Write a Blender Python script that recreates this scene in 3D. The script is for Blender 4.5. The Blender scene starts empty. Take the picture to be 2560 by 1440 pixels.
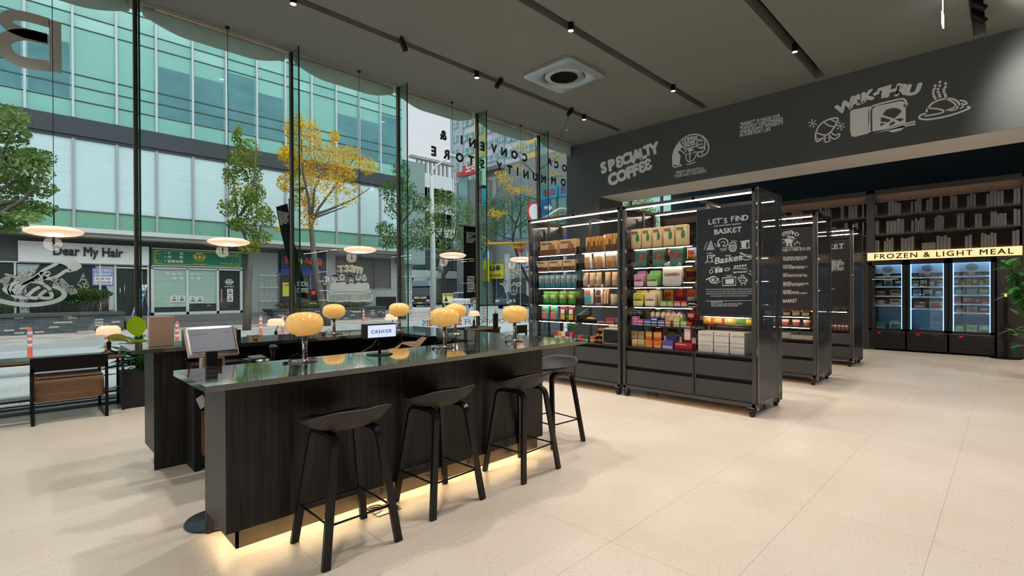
import bpy, bmesh, math, random
from mathutils import Vector, Matrix
import numpy as np
PI=math.pi; R=math.radians
random.seed(7)
S=bpy.context.scene; COL=S.collection; D=bpy.data
# ------------------------------------------------------------------ camera
F=1237.09; YAW=R(45.1123); PIT=R(-0.2303); ROL=R(-0.247); CX,CY=1280.0,732.285; H=1.4
_fw=Vector((math.cos(YAW)*math.cos(PIT),math.sin(YAW)*math.cos(PIT),math.sin(PIT)))
_r0=Vector((math.sin(YAW),-math.cos(YAW),0)); _u0=_r0.cross(_fw)
_rt=_r0*math.cos(ROL)+_u0*math.sin(ROL); _up=-_r0*math.sin(ROL)+_u0*math.cos(ROL)
cd=D.cameras.new('camera'); cam=D.objects.new('camera',cd); COL.objects.link(cam)
cd.sensor_width=36; cd.lens=F*36/2560; cd.shift_y=(CY-720)/2560; cd.clip_start=0.05; cd.clip_end=400
m=Matrix((_rt,_up,-_fw)).transposed().to_4x4(); m.translation=(0,0,H); cam.matrix_world=m
S.camera=cam
def at(px,py,ax,val):
    """point of the world plane (axis ax = val) that the photograph shows at a pixel"""
    r=_fw+_rt*((px-CX)/F)-_up*((py-CY)/F); o=Vector((0,0,H))
    return o+r*((val-o[ax])/r[ax])
# ------------------------------------------------------------------ render look
S.view_settings.view_transform='Standard'; S.view_settings.look='None'
S.view_settings.exposure=0.0; S.view_settings.gamma=1.0; S.view_settings.use_curve_mapping=False
cy=S.cycles
cy.use_denoising=True; cy.max_bounces=4; cy.diffuse_bounces=3; cy.glossy_bounces=3; cy.transmission_bounces=3
cy.transparent_max_bounces=10; cy.caustics_reflective=False; cy.caustics_refractive=False
cy.sample_clamp_indirect=4; cy.sample_clamp_direct=0; cy.use_light_tree=True; cy.blur_glossy=0.5
cy.use_adaptive_sampling=True; cy.adaptive_threshold=0.09; cy.adaptive_min_samples=12
# ------------------------------------------------------------------ colour and materials
def lin(c):
    c=c/255.0
    return c/12.92 if c<=0.04045 else ((c+0.055)/1.055)**2.4
def col(rgb): return (lin(rgb[0]),lin(rgb[1]),lin(rgb[2]),1)
MATS={}
def mat(name,rgb,rough=0.6,metal=0.0,spec=0.5,emit=None,es=0.0,alpha=1.0,coat=0.0,trans=0.0,ior=1.45,bump=None,var=None,sub=0.0):
    if name in MATS: return MATS[name]
    m=D.materials.new(name); m.use_nodes=True; nt=m.node_tree; b=nt.nodes['Principled BSDF']
    b.inputs['Base Color'].default_value=col(rgb); b.inputs['Roughness'].default_value=rough
    b.inputs['Metallic'].default_value=metal; b.inputs['Specular IOR Level'].default_value=spec
    b.inputs['Coat Weight'].default_value=coat; b.inputs['Transmission Weight'].default_value=trans; b.inputs['IOR'].default_value=ior
    if alpha<1: b.inputs['Alpha'].default_value=alpha
    if emit: b.inputs['Emission Color'].default_value=col(emit); b.inputs['Emission Strength'].default_value=es
    if bump or var:
        tc=nt.nodes.new('ShaderNodeTexCoord'); mp=nt.nodes.new('ShaderNodeMapping'); nt.links.new(tc.outputs['Object'],mp.inputs[0])
    if var:   # (scale xyz, amount, second colour)
        mp.inputs['Scale'].default_value=var[0]
        n=nt.nodes.new('ShaderNodeTexNoise'); n.inputs['Scale'].default_value=1; n.inputs['Detail'].default_value=4
        nt.links.new(mp.outputs[0],n.inputs[0])
        cr=nt.nodes.new('ShaderNodeValToRGB'); cr.color_ramp.elements[0].color=col(rgb); cr.color_ramp.elements[1].color=col(var[2])
        cr.color_ramp.elements[0].position=0.5-var[1]/2; cr.color_ramp.elements[1].position=0.5+var[1]/2
        nt.links.new(n.outputs[0],cr.inputs[0]); nt.links.new(cr.outputs[0],b.inputs['Base Color'])
    if bump:  # (scale xyz, strength)
        mp2=nt.nodes.new('ShaderNodeMapping'); nt.links.new(tc.outputs['Object'],mp2.inputs[0]); mp2.inputs['Scale'].default_value=bump[0]
        n2=nt.nodes.new('ShaderNodeTexNoise'); n2.inputs['Scale'].default_value=1; n2.inputs['Detail'].default_value=3
        nt.links.new(mp2.outputs[0],n2.inputs[0]); bp=nt.nodes.new('ShaderNodeBump'); bp.inputs['Strength'].default_value=bump[1]; bp.inputs['Distance'].default_value=0.02
        nt.links.new(n2.outputs[0],bp.inputs['Height']); nt.links.new(bp.outputs[0],b.inputs['Normal'])
    MATS[name]=m; return m
def glassmat(name,tint=(255,255,255),refl=1.0,rough=0.0,base=0.04):
    """thin architectural glass: tinted see-through plus mirror reflection that grows at grazing angles"""
    if name in MATS: return MATS[name]
    m=D.materials.new(name); m.use_nodes=True; nt=m.node_tree; nt.nodes.clear()
    o=nt.nodes.new('ShaderNodeOutputMaterial'); t=nt.nodes.new('ShaderNodeBsdfTransparent'); t.inputs[0].default_value=col(tint)
    g=nt.nodes.new('ShaderNodeBsdfGlossy'); g.inputs['Roughness'].default_value=rough; g.inputs['Color'].default_value=(0.9*refl,0.9*refl,0.9*refl,1)
    lw=nt.nodes.new('ShaderNodeLayerWeight'); lw.inputs[0].default_value=0.5
    pw=nt.nodes.new('ShaderNodeMath'); pw.operation='POWER'; pw.inputs[1].default_value=5; nt.links.new(lw.outputs['Facing'],pw.inputs[0])
    f=nt.nodes.new('ShaderNodeMath'); f.operation='MULTIPLY_ADD'; f.inputs[1].default_value=1-base*1.9; f.inputs[2].default_value=base*1.9; nt.links.new(pw.outputs[0],f.inputs[0])
    x=nt.nodes.new('ShaderNodeMixShader'); nt.links.new(f.outputs[0],x.inputs[0]); nt.links.new(t.outputs[0],x.inputs[1]); nt.links.new(g.outputs[0],x.inputs[2]); nt.links.new(x.outputs[0],o.inputs[0])
    MATS[name]=m; return m
def clothmat(name,rgb,tl=.5):
    if name in MATS: return MATS[name]
    m=D.materials.new(name); m.use_nodes=True; nt=m.node_tree; nt.nodes.clear()
    o=nt.nodes.new('ShaderNodeOutputMaterial'); a=nt.nodes.new('ShaderNodeBsdfDiffuse'); a.inputs[0].default_value=col(rgb)
    t=nt.nodes.new('ShaderNodeBsdfTranslucent'); t.inputs[0].default_value=col(rgb); x=nt.nodes.new('ShaderNodeMixShader'); x.inputs[0].default_value=tl
    nt.links.new(a.outputs[0],x.inputs[1]); nt.links.new(t.outputs[0],x.inputs[2]); nt.links.new(x.outputs[0],o.inputs[0]); MATS[name]=m; return m
# ------------------------------------------------------------------ mesh builder
class M:
    def __init__(s): s.v=[]; s.f=[]; s.sm=[]
    def add(s,vs,fs,smooth=False):
        k=len(s.v); s.v+= [Vector(p) for p in vs]; s.f+=[tuple(i+k for i in f) for f in fs]; s.sm+=[smooth]*len(fs); return s
    def box(s,a,b):
        x0,y0,z0=[min(a[i],b[i]) for i in range(3)]; x1,y1,z1=[max(a[i],b[i]) for i in range(3)]
        return s.add([(x0,y0,z0),(x1,y0,z0),(x1,y1,z0),(x0,y1,z0),(x0,y0,z1),(x1,y0,z1),(x1,y1,z1),(x0,y1,z1)],
          [(0,3,2,1),(4,5,6,7),(0,1,5,4),(1,2,6,5),(2,3,7,6),(3,0,4,7)])
    def obox(s,o,a,b,c):   # corner o, edge vectors a b c
        o,a,b,c=map(Vector,(o,a,b,c)); flip=a.cross(b).dot(c)<0
        P=[o,o+a,o+a+b,o+b,o+c,o+a+c,o+a+b+c,o+b+c]; f=[(0,3,2,1),(4,5,6,7),(0,1,5,4),(1,2,6,5),(2,3,7,6),(3,0,4,7)]
        return s.add(P,[tuple(reversed(q)) for q in f] if flip else f)
    def cbox(s,c,d,rz=0,bev=0):
        """box of size d centred at c, turned rz, optionally bevelled (rounded vertical edges)"""
        hx,hy,hz=d[0]/2,d[1]/2,d[2]/2
        if bev:
            pts=[]
            for qx,qy,a0 in((1,1,0),(-1,1,90),(-1,-1,180),(1,-1,270)):
                for k in range(5):
                    a=R(a0+k*22.5); pts.append((qx*(hx-bev)+bev*math.cos(a),qy*(hy-bev)+bev*math.sin(a)))
            t=Matrix.Rotation(rz,4,'Z'); c=Vector(c); return s.prism(pts,-hz,hz,lambda p:c+t@Vector(p))
        t=Matrix.Rotation(rz,4,'Z'); c=Vector(c)
        vs=[c+t@Vector((x,y,z)) for z in(-hz,hz) for x,y in((-hx,-hy),(hx,-hy),(hx,hy),(-hx,hy))]
        return s.add(vs,[(0,3,2,1),(4,5,6,7),(0,1,5,4),(1,2,6,5),(2,3,7,6),(3,0,4,7)])
    def prism(s,pts,z0,z1,fn=None,smooth=False,caps=True):
        """2D outline pts (x,y) extruded along local z; fn maps (x,y,z) to world"""
        fn=fn or (lambda p:Vector(p)); n=len(pts)
        vs=[fn((p[0],p[1],z0)) for p in pts]+[fn((p[0],p[1],z1)) for p in pts]
        k=len(s.v); s.v+=[Vector(v) for v in vs]
        for i in range(n):
            j=(i+1)%n; s.f.append((k+i,k+j,k+n+j,k+n+i)); s.sm.append(smooth)
        if caps: s.f.append(tuple(k+i for i in reversed(range(n)))); s.f.append(tuple(k+n+i for i in range(n))); s.sm+=[False,False]
        return s
    def cyl(s,a,b,r,r2=None,n=16,smooth=True,caps=True):
        a=Vector(a); b=Vector(b); r2=r if r2 is None else r2; d=(b-a).normalized()
        u=d.orthogonal().normalized(); w=d.cross(u); k=len(s.v)
        for p,q in((a,r),(b,r2)):
            for i in range(n): t=2*PI*i/n; s.v.append(p+u*math.cos(t)*q+w*math.sin(t)*q)
        for i in range(n): j=(i+1)%n; s.f.append((k+i,k+j,k+n+j,k+n+i)); s.sm.append(smooth)
        if caps: s.f.append(tuple(k+i for i in reversed(range(n)))); s.f.append(tuple(k+n+i for i in range(n))); s.sm+=[False,False]
        return s
    def tube(s,pts,r,n=6,closed=False):
        pts=[Vector(p) for p in pts]; m=len(pts); k=len(s.v); u=None
        rr=r if isinstance(r,(list,tuple)) else [r]*m
        for i,p in enumerate(pts):
            a=pts[i-1] if (i or closed) else p; b=pts[(i+1)%m] if (i<m-1 or closed) else p
            d=(b-a).normalized() if (b-a).length>1e-9 else Vector((0,0,1))
            u=d.orthogonal().normalized() if u is None else (u-d*u.dot(d)).normalized() if (u-d*u.dot(d)).length>1e-6 else d.orthogonal().normalized()
            w=d.cross(u)
            for j in range(n): t=2*PI*j/n; s.v.append(p+(u*math.cos(t)+w*math.sin(t))*rr[i])
        for i in range(m if closed else m-1):
            for j in range(n):
                a=k+i*n+j; b=k+i*n+(j+1)%n; c=k+((i+1)%m)*n+(j+1)%n; d=k+((i+1)%m)*n+j; s.f.append((a,b,c,d)); s.sm.append(True)
        if not closed: s.f.append(tuple(k+j for j in reversed(range(n)))); s.f.append(tuple(k+(m-1)*n+j for j in range(n))); s.sm+=[False,False]
        return s
    def lathe(s,prof,c=(0,0,0),n=32,smooth=True,sx=1,sy=1):
        """profile [(r,z)...] turned about z through c"""
        c=Vector(c); k=len(s.v); m=len(prof)
        for r,z in prof:
            for i in range(n): t=2*PI*i/n; s.v.append(c+Vector((r*math.cos(t)*sx,r*math.sin(t)*sy,z)))
        for a in range(m-1):
            for i in range(n): j=(i+1)%n; s.f.append((k+a*n+i,k+a*n+j,k+(a+1)*n+j,k+(a+1)*n+i)); s.sm.append(smooth)
        if prof[0][0]>1e-6: s.f.append(tuple(k+i for i in reversed(range(n)))); s.sm.append(False)
        if prof[-1][0]>1e-6: s.f.append(tuple(k+(m-1)*n+i for i in range(n))); s.sm.append(False)
        return s
    def ell(s,c,r,n=16,m=10,sq=1.0):
        pr=[]
        for i in range(m+1):
            a=-PI/2+PI*i/m; ca=math.cos(a); sa=math.sin(a)
            pr.append((abs(ca)**sq,math.copysign(abs(sa)**sq,sa)))
        c=Vector(c); k=len(s.v)
        for q,z in pr:
            for i in range(n): t=2*PI*i/n; s.v.append(c+Vector((q*math.cos(t)*r[0],q*math.sin(t)*r[1],z*r[2])))
        for a in range(m):
            for i in range(n): j=(i+1)%n; s.f.append((k+a*n+i,k+a*n+j,k+(a+1)*n+j,k+(a+1)*n+i)); s.sm.append(True)
        return s
    def quad(s,a,b,c,d): return s.add([a,b,c,d],[(0,1,2,3)])
    def text(s,t,fn,size=1.0,ext=0.0,bold=0.0,fit=None,align='L',sp=1.0,lsp=1.0):
        """text as mesh; fn maps (x,y,z) of the flat lettering to the world. fit=(w,h) scales its box"""
        vs,fs=text_mesh(t,bold,sp,lsp,align)
        if not vs: return s
        x0=min(v[0] for v in vs); x1=max(v[0] for v in vs); y0=min(v[1] for v in vs); y1=max(v[1] for v in vs)
        if fit: kx=fit[0]/(x1-x0); ky=fit[1]/(y1-y0) if fit[1] else kx
        else: kx=ky=size; x0=y0=0
        kk=len(s.v); s.v+=[Vector(fn(((v[0]-x0)*kx,(v[1]-y0)*ky,v[2]*ext))) for v in vs]
        s.f+=[tuple(i+kk for i in f) for f in fs]; s.sm+=[False]*len(fs); return s
    def xf(s,mt,since=0):
        for i in range(since,len(s.v)): s.v[i]=mt@s.v[i]
        return s
    def build(s,name,m,parent=None,world=False,bevel=0.0,sub=0):
        me=D.meshes.new(name); vs=s.v
        if world and parent is not None:
            inv=parent.matrix_basis.inverted()
            if parent.parent: inv=inv@parent.parent.matrix_basis.inverted()
            vs=[inv@v for v in s.v]
        me.from_pydata([tuple(v) for v in vs],[],s.f); me.polygons.foreach_set('use_smooth',s.sm); me.update()
        me.materials.append(m); o=D.objects.new(name,me); COL.objects.link(o)
        if parent is not None: o.parent=parent; _kids.setdefault(parent.name,[]).append(o)
        if bevel: md=o.modifiers.new('bevel','BEVEL'); md.width=bevel; md.segments=2; md.limit_method='ANGLE'
        if sub: md=o.modifiers.new('sub','SUBSURF'); md.levels=sub; md.render_levels=sub
        return o
_tc={}; _kids={}
def text_mesh(t,bold,sp,lsp,align):
    key=(t,bold,sp,lsp,align)
    if key in _tc: return _tc[key]
    cu=D.curves.new('t','FONT'); cu.body=t; cu.size=1.0; cu.extrude=0.5; cu.space_character=sp; cu.space_line=lsp
    cu.align_x={'L':'LEFT','C':'CENTER','R':'RIGHT'}[align]; cu.resolution_u=3
    o=D.objects.new('t',cu); me=o.to_mesh(); v0=[(v.co.x,v.co.y,v.co.z+0.5) for v in me.vertices]; f0=[tuple(p.vertices) for p in me.polygons]
    o.to_mesh_clear(); D.objects.remove(o); D.curves.remove(cu)
    vs=[];fs=[]; b=bold*1.15      # a heavier weight: the same outline struck several times, slightly shifted
    for ci,(dx,dy) in enumerate(((0,0),) if b<.004 else ((-b,-b),(b,-b),(-b,b),(b,b)) if b<.03 else ((-b,0),(b,0),(0,-b),(0,b),(-.7*b,-.7*b),(.7*b,-.7*b),(-.7*b,.7*b),(.7*b,.7*b),(0,0))):
        k=len(vs); vs+=[(x+dx,y+dy,z+.03*ci) for x,y,z in v0]; fs+=[tuple(i+k for i in f) for f in f0]
    _tc[key]=(vs,fs); return vs,fs
def tag(o,label=None,cat=None,group=None,kind=None):
    if label: o['label']=label
    if cat: o['category']=cat
    if group: o['group']=group
    if kind: o['kind']=kind
    return o
def thing(name,label,cat,loc=(0,0,0),rz=0,group=None):
    o=D.objects.new(name,None); COL.objects.link(o); o.empty_display_size=0.1
    o.location=loc; o.rotation_euler=(0,0,rz)
    o.matrix_basis=Matrix.Translation(Vector(loc))@Matrix.Rotation(rz,4,'Z')
    return tag(o,label,cat,group)
def struct(name,mb,m,**k): return tag(mb.build(name,m,**k),kind='structure')
def dup(root,loc,rz,label=None,group=None,parent=None):
    r=root.copy(); COL.objects.link(r); r.matrix_basis=Matrix.Translation(Vector(loc))@Matrix.Rotation(rz,4,'Z')
    if label: r['label']=label
    if group: r['group']=group
    def rec(src,dst):
        for ch in kids(src):
            c=ch.copy(); COL.objects.link(c); c.parent=dst; _kids.setdefault(dst.name,[]).append(c); rec(ch,c)
    rec(root,r); return r
def kids(o):
    k=o.name
    return _kids.get(k,[])
ORD='first second third fourth fifth sixth seventh eighth ninth tenth eleventh twelfth thirteenth fourteenth fifteenth sixteenth seventeenth eighteenth nineteenth twentieth'.split()
def nth(i,n):
    if n==1: return 'only'
    if i==0: return 'leftmost'
    if i==n-1: return 'rightmost'
    return ORD[i]
def plane(o,u,v,n=None):
    """map (x,y,z) -> o + x u + y v + z n"""
    o,u,v=Vector(o),Vector(u),Vector(v); n=Vector(n) if n else u.cross(v).normalized()
    return lambda p:o+u*p[0]+v*p[1]+n*p[2]
def lerp(a,b,t): return a+(b-a)*t
# ================================================================== daylight and room light
w=D.worlds.new('world'); S.world=w; w.use_nodes=True; nt=w.node_tree; bg=nt.nodes['Background']
tc=nt.nodes.new('ShaderNodeTexCoord'); sp=nt.nodes.new('ShaderNodeSeparateXYZ'); cr=nt.nodes.new('ShaderNodeValToRGB')
nt.links.new(tc.outputs['Generated'],sp.inputs[0]); nt.links.new(sp.outputs[2],cr.inputs[0]); nt.links.new(cr.outputs[0],bg.inputs[0])
e=cr.color_ramp.elements; e[0].position=0.0; e[0].color=(0.88,0.85,0.89,1); e[1].position=1.0; e[1].color=(0.86,0.97,1.08,1)
bg.inputs[1].default_value=0.95      # bright overcast sky
def light(kind,name,loc,power,colr=(1,1,1),**k):
    l=D.lights.new(name,kind); l.energy=power; l.color=colr
    for a,b in k.items():
        if a not in('rot','aim'): setattr(l,a,b)
    o=D.objects.new(name,l); COL.objects.link(o); o.location=loc
    if 'aim' in k: o.rotation_euler=(Vector(k['aim'])-Vector(loc)).to_track_quat('-Z','Y').to_euler()
    return o
light('SUN','sky_glow_sun',(0,0,30),2.3,(1.0,0.99,0.96),angle=R(55),aim=(-0.5+0,9.0,30-11.0))
WARM=(1.0,0.925,0.835)
# ================================================================== materials of the shell
def floor_material():
    m=D.materials.new('terrazzo_floor'); m.use_nodes=True; nt=m.node_tree; b=nt.nodes['Principled BSDF']; L=nt.links.new
    g=nt.nodes.new('ShaderNodeNewGeometry'); sx=nt.nodes.new('ShaderNodeSeparateXYZ'); L(g.outputs['Position'],sx.inputs[0])
    def mth(op,a,b=None,c=None):
        n=nt.nodes.new('ShaderNodeMath'); n.operation=op
        for i,v in enumerate((a,b,c)):
            if v is None: continue
            if isinstance(v,(int,float)): n.inputs[i].default_value=v
            else: L(v,n.inputs[i])
        return n.outputs[0]
    def line(s,off,step,wd):
        q=mth('FRACT',mth('DIVIDE',mth('SUBTRACT',s,off),step)); d=mth('MINIMUM',q,mth('SUBTRACT',1.0,q))
        return mth('LESS_THAN',mth('MULTIPLY',d,step),wd)
    ln=mth('MAXIMUM',line(sx.outputs[0],3.58-12.5,1.25,0.0013),line(sx.outputs[1],0.298-12.7,0.635,0.0013))
    v=nt.nodes.new('ShaderNodeTexVoronoi'); v.inputs['Scale'].default_value=75; L(g.outputs['Position'],v.inputs['Vector'])
    n2=nt.nodes.new('ShaderNodeTexNoise'); n2.inputs['Scale'].default_value=170; L(g.outputs['Position'],n2.inputs[0])
    n3=nt.nodes.new('ShaderNodeTexNoise'); n3.inputs['Scale'].default_value=1.1; n3.inputs['Detail'].default_value=3; L(g.outputs['Position'],n3.inputs[0])
    r3=nt.nodes.new('ShaderNodeValToRGB'); r3.color_ramp.elements[0].color=col((226,212,194)); r3.color_ramp.elements[1].color=col((236,224,208)); r3.color_ramp.elements[0].position=.35; r3.color_ramp.elements[1].position=.7; L(n3.outputs[0],r3.inputs[0])
    spk=mth('LESS_THAN',v.outputs['Distance'],0.23); cs=nt.nodes.new('ShaderNodeSeparateColor'); L(v.outputs['Color'],cs.inputs[0])
    pick=mth('MULTIPLY',spk,mth('GREATER_THAN',cs.outputs[0],0.55))
    mx=nt.nodes.new('ShaderNodeMix'); mx.data_type='RGBA'; L(mth('MULTIPLY',pick,0.6),mx.inputs[0]); L(r3.outputs[0],mx.inputs[6]); mx.inputs[7].default_value=col((165,148,128))
    gr=nt.nodes.new('ShaderNodeMix'); gr.data_type='RGBA'; gr.blend_type='MULTIPLY'; gr.inputs[0].default_value=1; L(mx.outputs[2],gr.inputs[6])
    r4=nt.nodes.new('ShaderNodeValToRGB'); r4.color_ramp.elements[0].color=(0.86,0.86,0.86,1); r4.color_ramp.elements[1].color=(1,1,1,1); r4.color_ramp.elements[0].position=.35; r4.color_ramp.elements[1].position=.6; L(n2.outputs[0],r4.inputs[0]); L(r4.outputs[0],gr.inputs[7])
    m2=nt.nodes.new('ShaderNodeMix'); m2.data_type='RGBA'; L(mth('MULTIPLY',ln,0.55),m2.inputs[0]); L(gr.outputs[2],m2.inputs[6]); m2.inputs[7].default_value=col((120,100,82))
    L(m2.outputs[2],b.inputs['Base Color']); b.inputs['Roughness'].default_value=0.32; b.inputs['Specular IOR Level'].default_value=0.35
    return m
FLOOR=floor_material()
CEIL=mat('ceiling_paint',(126,128,124),.85,spec=.2); FASC=mat('dark_green_grey_paint',(90,94,94),.8,spec=.25,bump=((9,9,9),.05))
DARK=mat('dark_navy_paint',(70,84,96),.8,spec=.2); BLK=mat('matt_black',(18,17,17),.6); SLOT=mat('slot_black',(12,12,11),.9,spec=.1)
WHT=mat('white_vinyl',(228,228,226),.6); PAPER=mat('white_paper',(235,232,228),.7); METB=mat('black_metal',(30,29,29),.4,.6)
WALLG=mat('wall_grey',(120,116,110),.8)
FRAME=mat('gunmetal_frame',(92,90,87),.38,.75); CAB=mat('charcoal_cabinet',(72,73,73),.5,.2)
CHROME=mat('chrome',(205,200,195),.06,1.0); STEEL=mat('brushed_steel',(170,166,160),.28,1.0)
BRONZE=mat('bronze_trim',(96,86,76),.4,.7); SILL=mat('grey_aluminium',(120,122,122),.4,.6)
def blackwood():
    m=mat('black_oak_veneer',(23,22,21),.42,spec=.5)
    nt=m.node_tree; b=nt.nodes['Principled BSDF']; tc=nt.nodes.new('ShaderNodeTexCoord'); mp=nt.nodes.new('ShaderNodeMapping'); nt.links.new(tc.outputs['Object'],mp.inputs[0]); mp.inputs['Scale'].default_value=(60,60,1.6)
    n=nt.nodes.new('ShaderNodeTexNoise'); n.inputs['Scale'].default_value=1; n.inputs['Detail'].default_value=6; n.inputs['Distortion'].default_value=.6; nt.links.new(mp.outputs[0],n.inputs[0])
    cr=nt.nodes.new('ShaderNodeValToRGB'); cr.color_ramp.elements[0].color=col((12,11,11)); cr.color_ramp.elements[1].color=col((46,43,40)); cr.color_ramp.elements[0].position=.35; cr.color_ramp.elements[1].position=.68; nt.links.new(n.outputs[0],cr.inputs[0]); nt.links.new(cr.outputs[0],b.inputs['Base Color'])
    bp=nt.nodes.new('ShaderNodeBump'); bp.inputs['Strength'].default_value=.25; bp.inputs['Distance'].default_value=.004; nt.links.new(n.outputs[0],bp.inputs['Height']); nt.links.new(bp.outputs[0],b.inputs['Normal']); return m
WOODB=blackwood()
GLASS=glassmat('window_glass',(238,246,244),refl=.75)
FIN=glassmat('green_glass_fin',(206,232,224),refl=.5)
# ================================================================== the shell
ZC=5.2; XF=10.34; YW=8.0; X0,X1=-6.0,15.9; Y0=-7.5
struct('floor',M().box((X0,Y0,-.12),(X1,YW+.12,0)),FLOOR)
slots=[(6.46,6.60),(4.39,4.53),(2.30,2.45),(.235,.375),(-1.85,-1.70),(-3.9,-3.75),(-6.0,-5.85)]
c=M(); yl=Y0
for a,b in slots[::-1]: c.box((X0,yl,ZC),(XF+.02,a,ZC+.22)); yl=b
c.box((X0,yl,ZC),(XF+.02,YW,ZC+.22))
for a,b in slots: c.box((10.205,a,ZC),(XF+.02,b,ZC+.22))
struct('ceiling',c,CEIL)
struct('ceiling_void',M().box((X0,Y0,ZC+.22),(X1,YW,ZC+.3)),SLOT)
struct('ceiling_far',M().box((XF,Y0,ZC+.0),(X1,YW,ZC+.2)),DARK)
# bulkhead over the opening, with the pier that carries it at the window side
struct('wall_bulkhead',M().box((XF,Y0,3.752),(11.4,7.255,ZC+.1)),FASC)
struct('wall_pier',M().box((XF,7.255,-.01),(11.4,YW+.3,ZC+.1)),FASC)
struct('wall_back',M().box((X1,Y0,-.1),(X1+.2,YW+.2,ZC+.3)),DARK)
struct('wall_right',M().box((X0,Y0-.2,-.1),(X1,Y0,ZC+.3)),WALLG)
struct('wall_front',M().box((X0-.2,Y0,-.1),(X0,-4.5,ZC+.3)).box((X0-.2,-4.5,4.6),(X0,YW,ZC+.3)),WALLG)
wf=tag(M().quad((X0-.1,-4.5,0),(X0-.1,YW,0),(X0-.1,YW,4.6),(X0-.1,-4.5,4.6)).build('window_3',GLASS),kind='structure')
for y in (-4.5,-1.4,1.7,4.8): M().box((X0-.14,y-.03,0),(X0-.06,y+.03,4.6)).build('mullion',BRONZE,wf)
struct('ceiling_soffit',M().box((XF+.004,Y0,3.748),(11.396,7.25,3.752)),mat('soffit_paint',(200,196,192),.8))
# window wall: panes between glass fins, thin sill and head
XM=[-4.76,-2.81,-.86,1.09,3.08,5.03,6.97,8.94]
xs=[X0]+XM+[XF]
g=M()
for a,b in zip(xs[:-1],xs[1:]): g.quad((a+.006,YW+.05,0.03),(b-.006,YW+.05,0.03),(b-.006,YW+.05,5.6),(a+.006,YW+.05,5.6))
win=tag(g.build('window_1',GLASS),kind='structure')
s=M().box((X0,YW-.05,-.02),(XF,YW+.12,.04)).box((X0,YW+.12,-.1),(XF,YW+.2,.06)); s.build('sill_rail',SILL,win)
for x in XM[2:]:
    f=M().quad((x,YW-.26,.03),(x,YW+.01,.03),(x,YW+.01,ZC),(x,YW-.26,ZC)); f.build('glass_fin',FIN,win)
    M().box((x-.010,YW-.268,.03),(x+.010,YW-.26,ZC)).build('fin_edge',mat('fin_edge_dark_green',(18,52,44),.2),win)
    M().box((x-.022,YW+.01,0),(x+.022,YW+.075,5.5)).build('mullion',BRONZE,win)
struct('trim_1',M().box((X0,YW-.01,5.2),(XF,YW+.3,5.4)),mat('head_trim',(158,152,140),.6))
for k,(a,b) in enumerate(((1.3,3.0),(-.9,1.0),(7.1,10.2),)):
    struct('trim_%d'%(k+2),M().box((a,YW-.02,5.16),(b,YW+.04,5.2)),mat('pelmet_beige',(176,168,152),.6))
# pale scalloped blinds hanging outside the head of each bay
for i,(a,b) in enumerate(zip(XM[2:],XM[3:]+[XF+.6])):
    b=min(b,a+1.98); a2=a+.10; b2=b-.04; z0=4.96; r=.10; n=10
    pts=[(a2,5.6),(a2,z0+.14)]+[(lerp(a2,a2+.55,k/n),z0+.14*(1-math.sin(PI/2*k/n))) for k in range(1,n+1)]+[(lerp(b2-.55,b2,k/n),z0+.14*(1-math.cos(PI/2*k/n))) for k in range(n+1)]+[(b2,5.6)]
    if b>XF: pts=[(min(p[0],XF-.02),p[1]) for p in pts]
    o=M().prism(pts,0,.012,lambda p:Vector((p[0],YW+.16-p[2],p[1]))).build('scalloped_blind',clothmat('blind_white',(215,220,212),.6))
    tag(o,'pale scalloped blind hanging at the top of the '+('%s window bay from the left'%ORD[i]),'blind',group='scalloped blinds along the window head')
# window beyond the pier
g=M().quad((11.4,YW+.05,0),(X1,YW+.05,0),(X1,YW+.05,ZC),(11.4,YW+.05,ZC)); win2=tag(g.build('window_2',GLASS),kind='structure')
for x in (13.05,14.95): M().box((x-.03,YW,0),(x+.03,YW+.08,ZC)).build('mullion',SILL,win2)
# ================================================================== ceiling track lamps
SPOTON=[]
def downlight(px,py,label,on=True,tilt=None,flat=False,z=5.1,pos=None):
    p=pos or at(px,py,2,z); p=Vector(p)
    t=thing('track_spotlight',label,'spotlight',(p.x,p.y,z),0,'black spotlights in the ceiling tracks')
    d=Vector(tilt).normalized() if tilt else Vector((0,0,-1)); a=Vector((0,0,.12)) if not tilt else -d*.09
    e=a+d*.135 if not tilt else d*.09
    b=M().cyl(a,e,.042,n=20,caps=False).cyl(a,a+d*.01,.042,n=20); b.build('housing',METB,t)
    M().cyl((0,0,.07) if not tilt else a,(0,0,.2),.012,n=8).build('stem',METB,t)
    if on: M().cyl(e-d*.012,e-d*.004,.036,n=20).build('lens',mat('spot_lens',(255,244,228),.5,emit=(255,236,205),es=14),t)
    else: M().cyl(e-d*.012,e-d*.006,.036,n=20).build('lens',BLK,t)
    if on: SPOTON.append((Vector(p)+e+d*.02,d))
    return t
for a in [(733,8,'lit spotlight at the window end of the nearest ceiling track, top left'),(1192,193,'lit spotlight halfway along the ceiling track nearest the window'),(1460,298,'small lit spotlight near the far end of the track nearest the window'),
  (1427,75,'lit spotlight in the second ceiling track, beside the air conditioner'),(1683,226,'lit spotlight near the far end of the second ceiling track'),(1987,128,'lit spotlight in the third ceiling track above the dark bulkhead')]: downlight(*a)
downlight(1008,112,'unlit angled spotlight on the window side track, left of the lit one',on=False,tilt=(.6,.2,-.8))
downlight(1247,208,'unlit angled spotlight on the window side track, right of the lit one',on=False,tilt=(-.5,.3,-.9))
downlight(1425,280,'unlit angled spotlight holding a loose wire near the bulkhead corner',on=False,tilt=(-.6,.2,-.8))
downlight(2446,14,'lit tilted spotlight in the rightmost track, nearer one',tilt=(.55,-.75,-.55),z=5.12)
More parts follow.
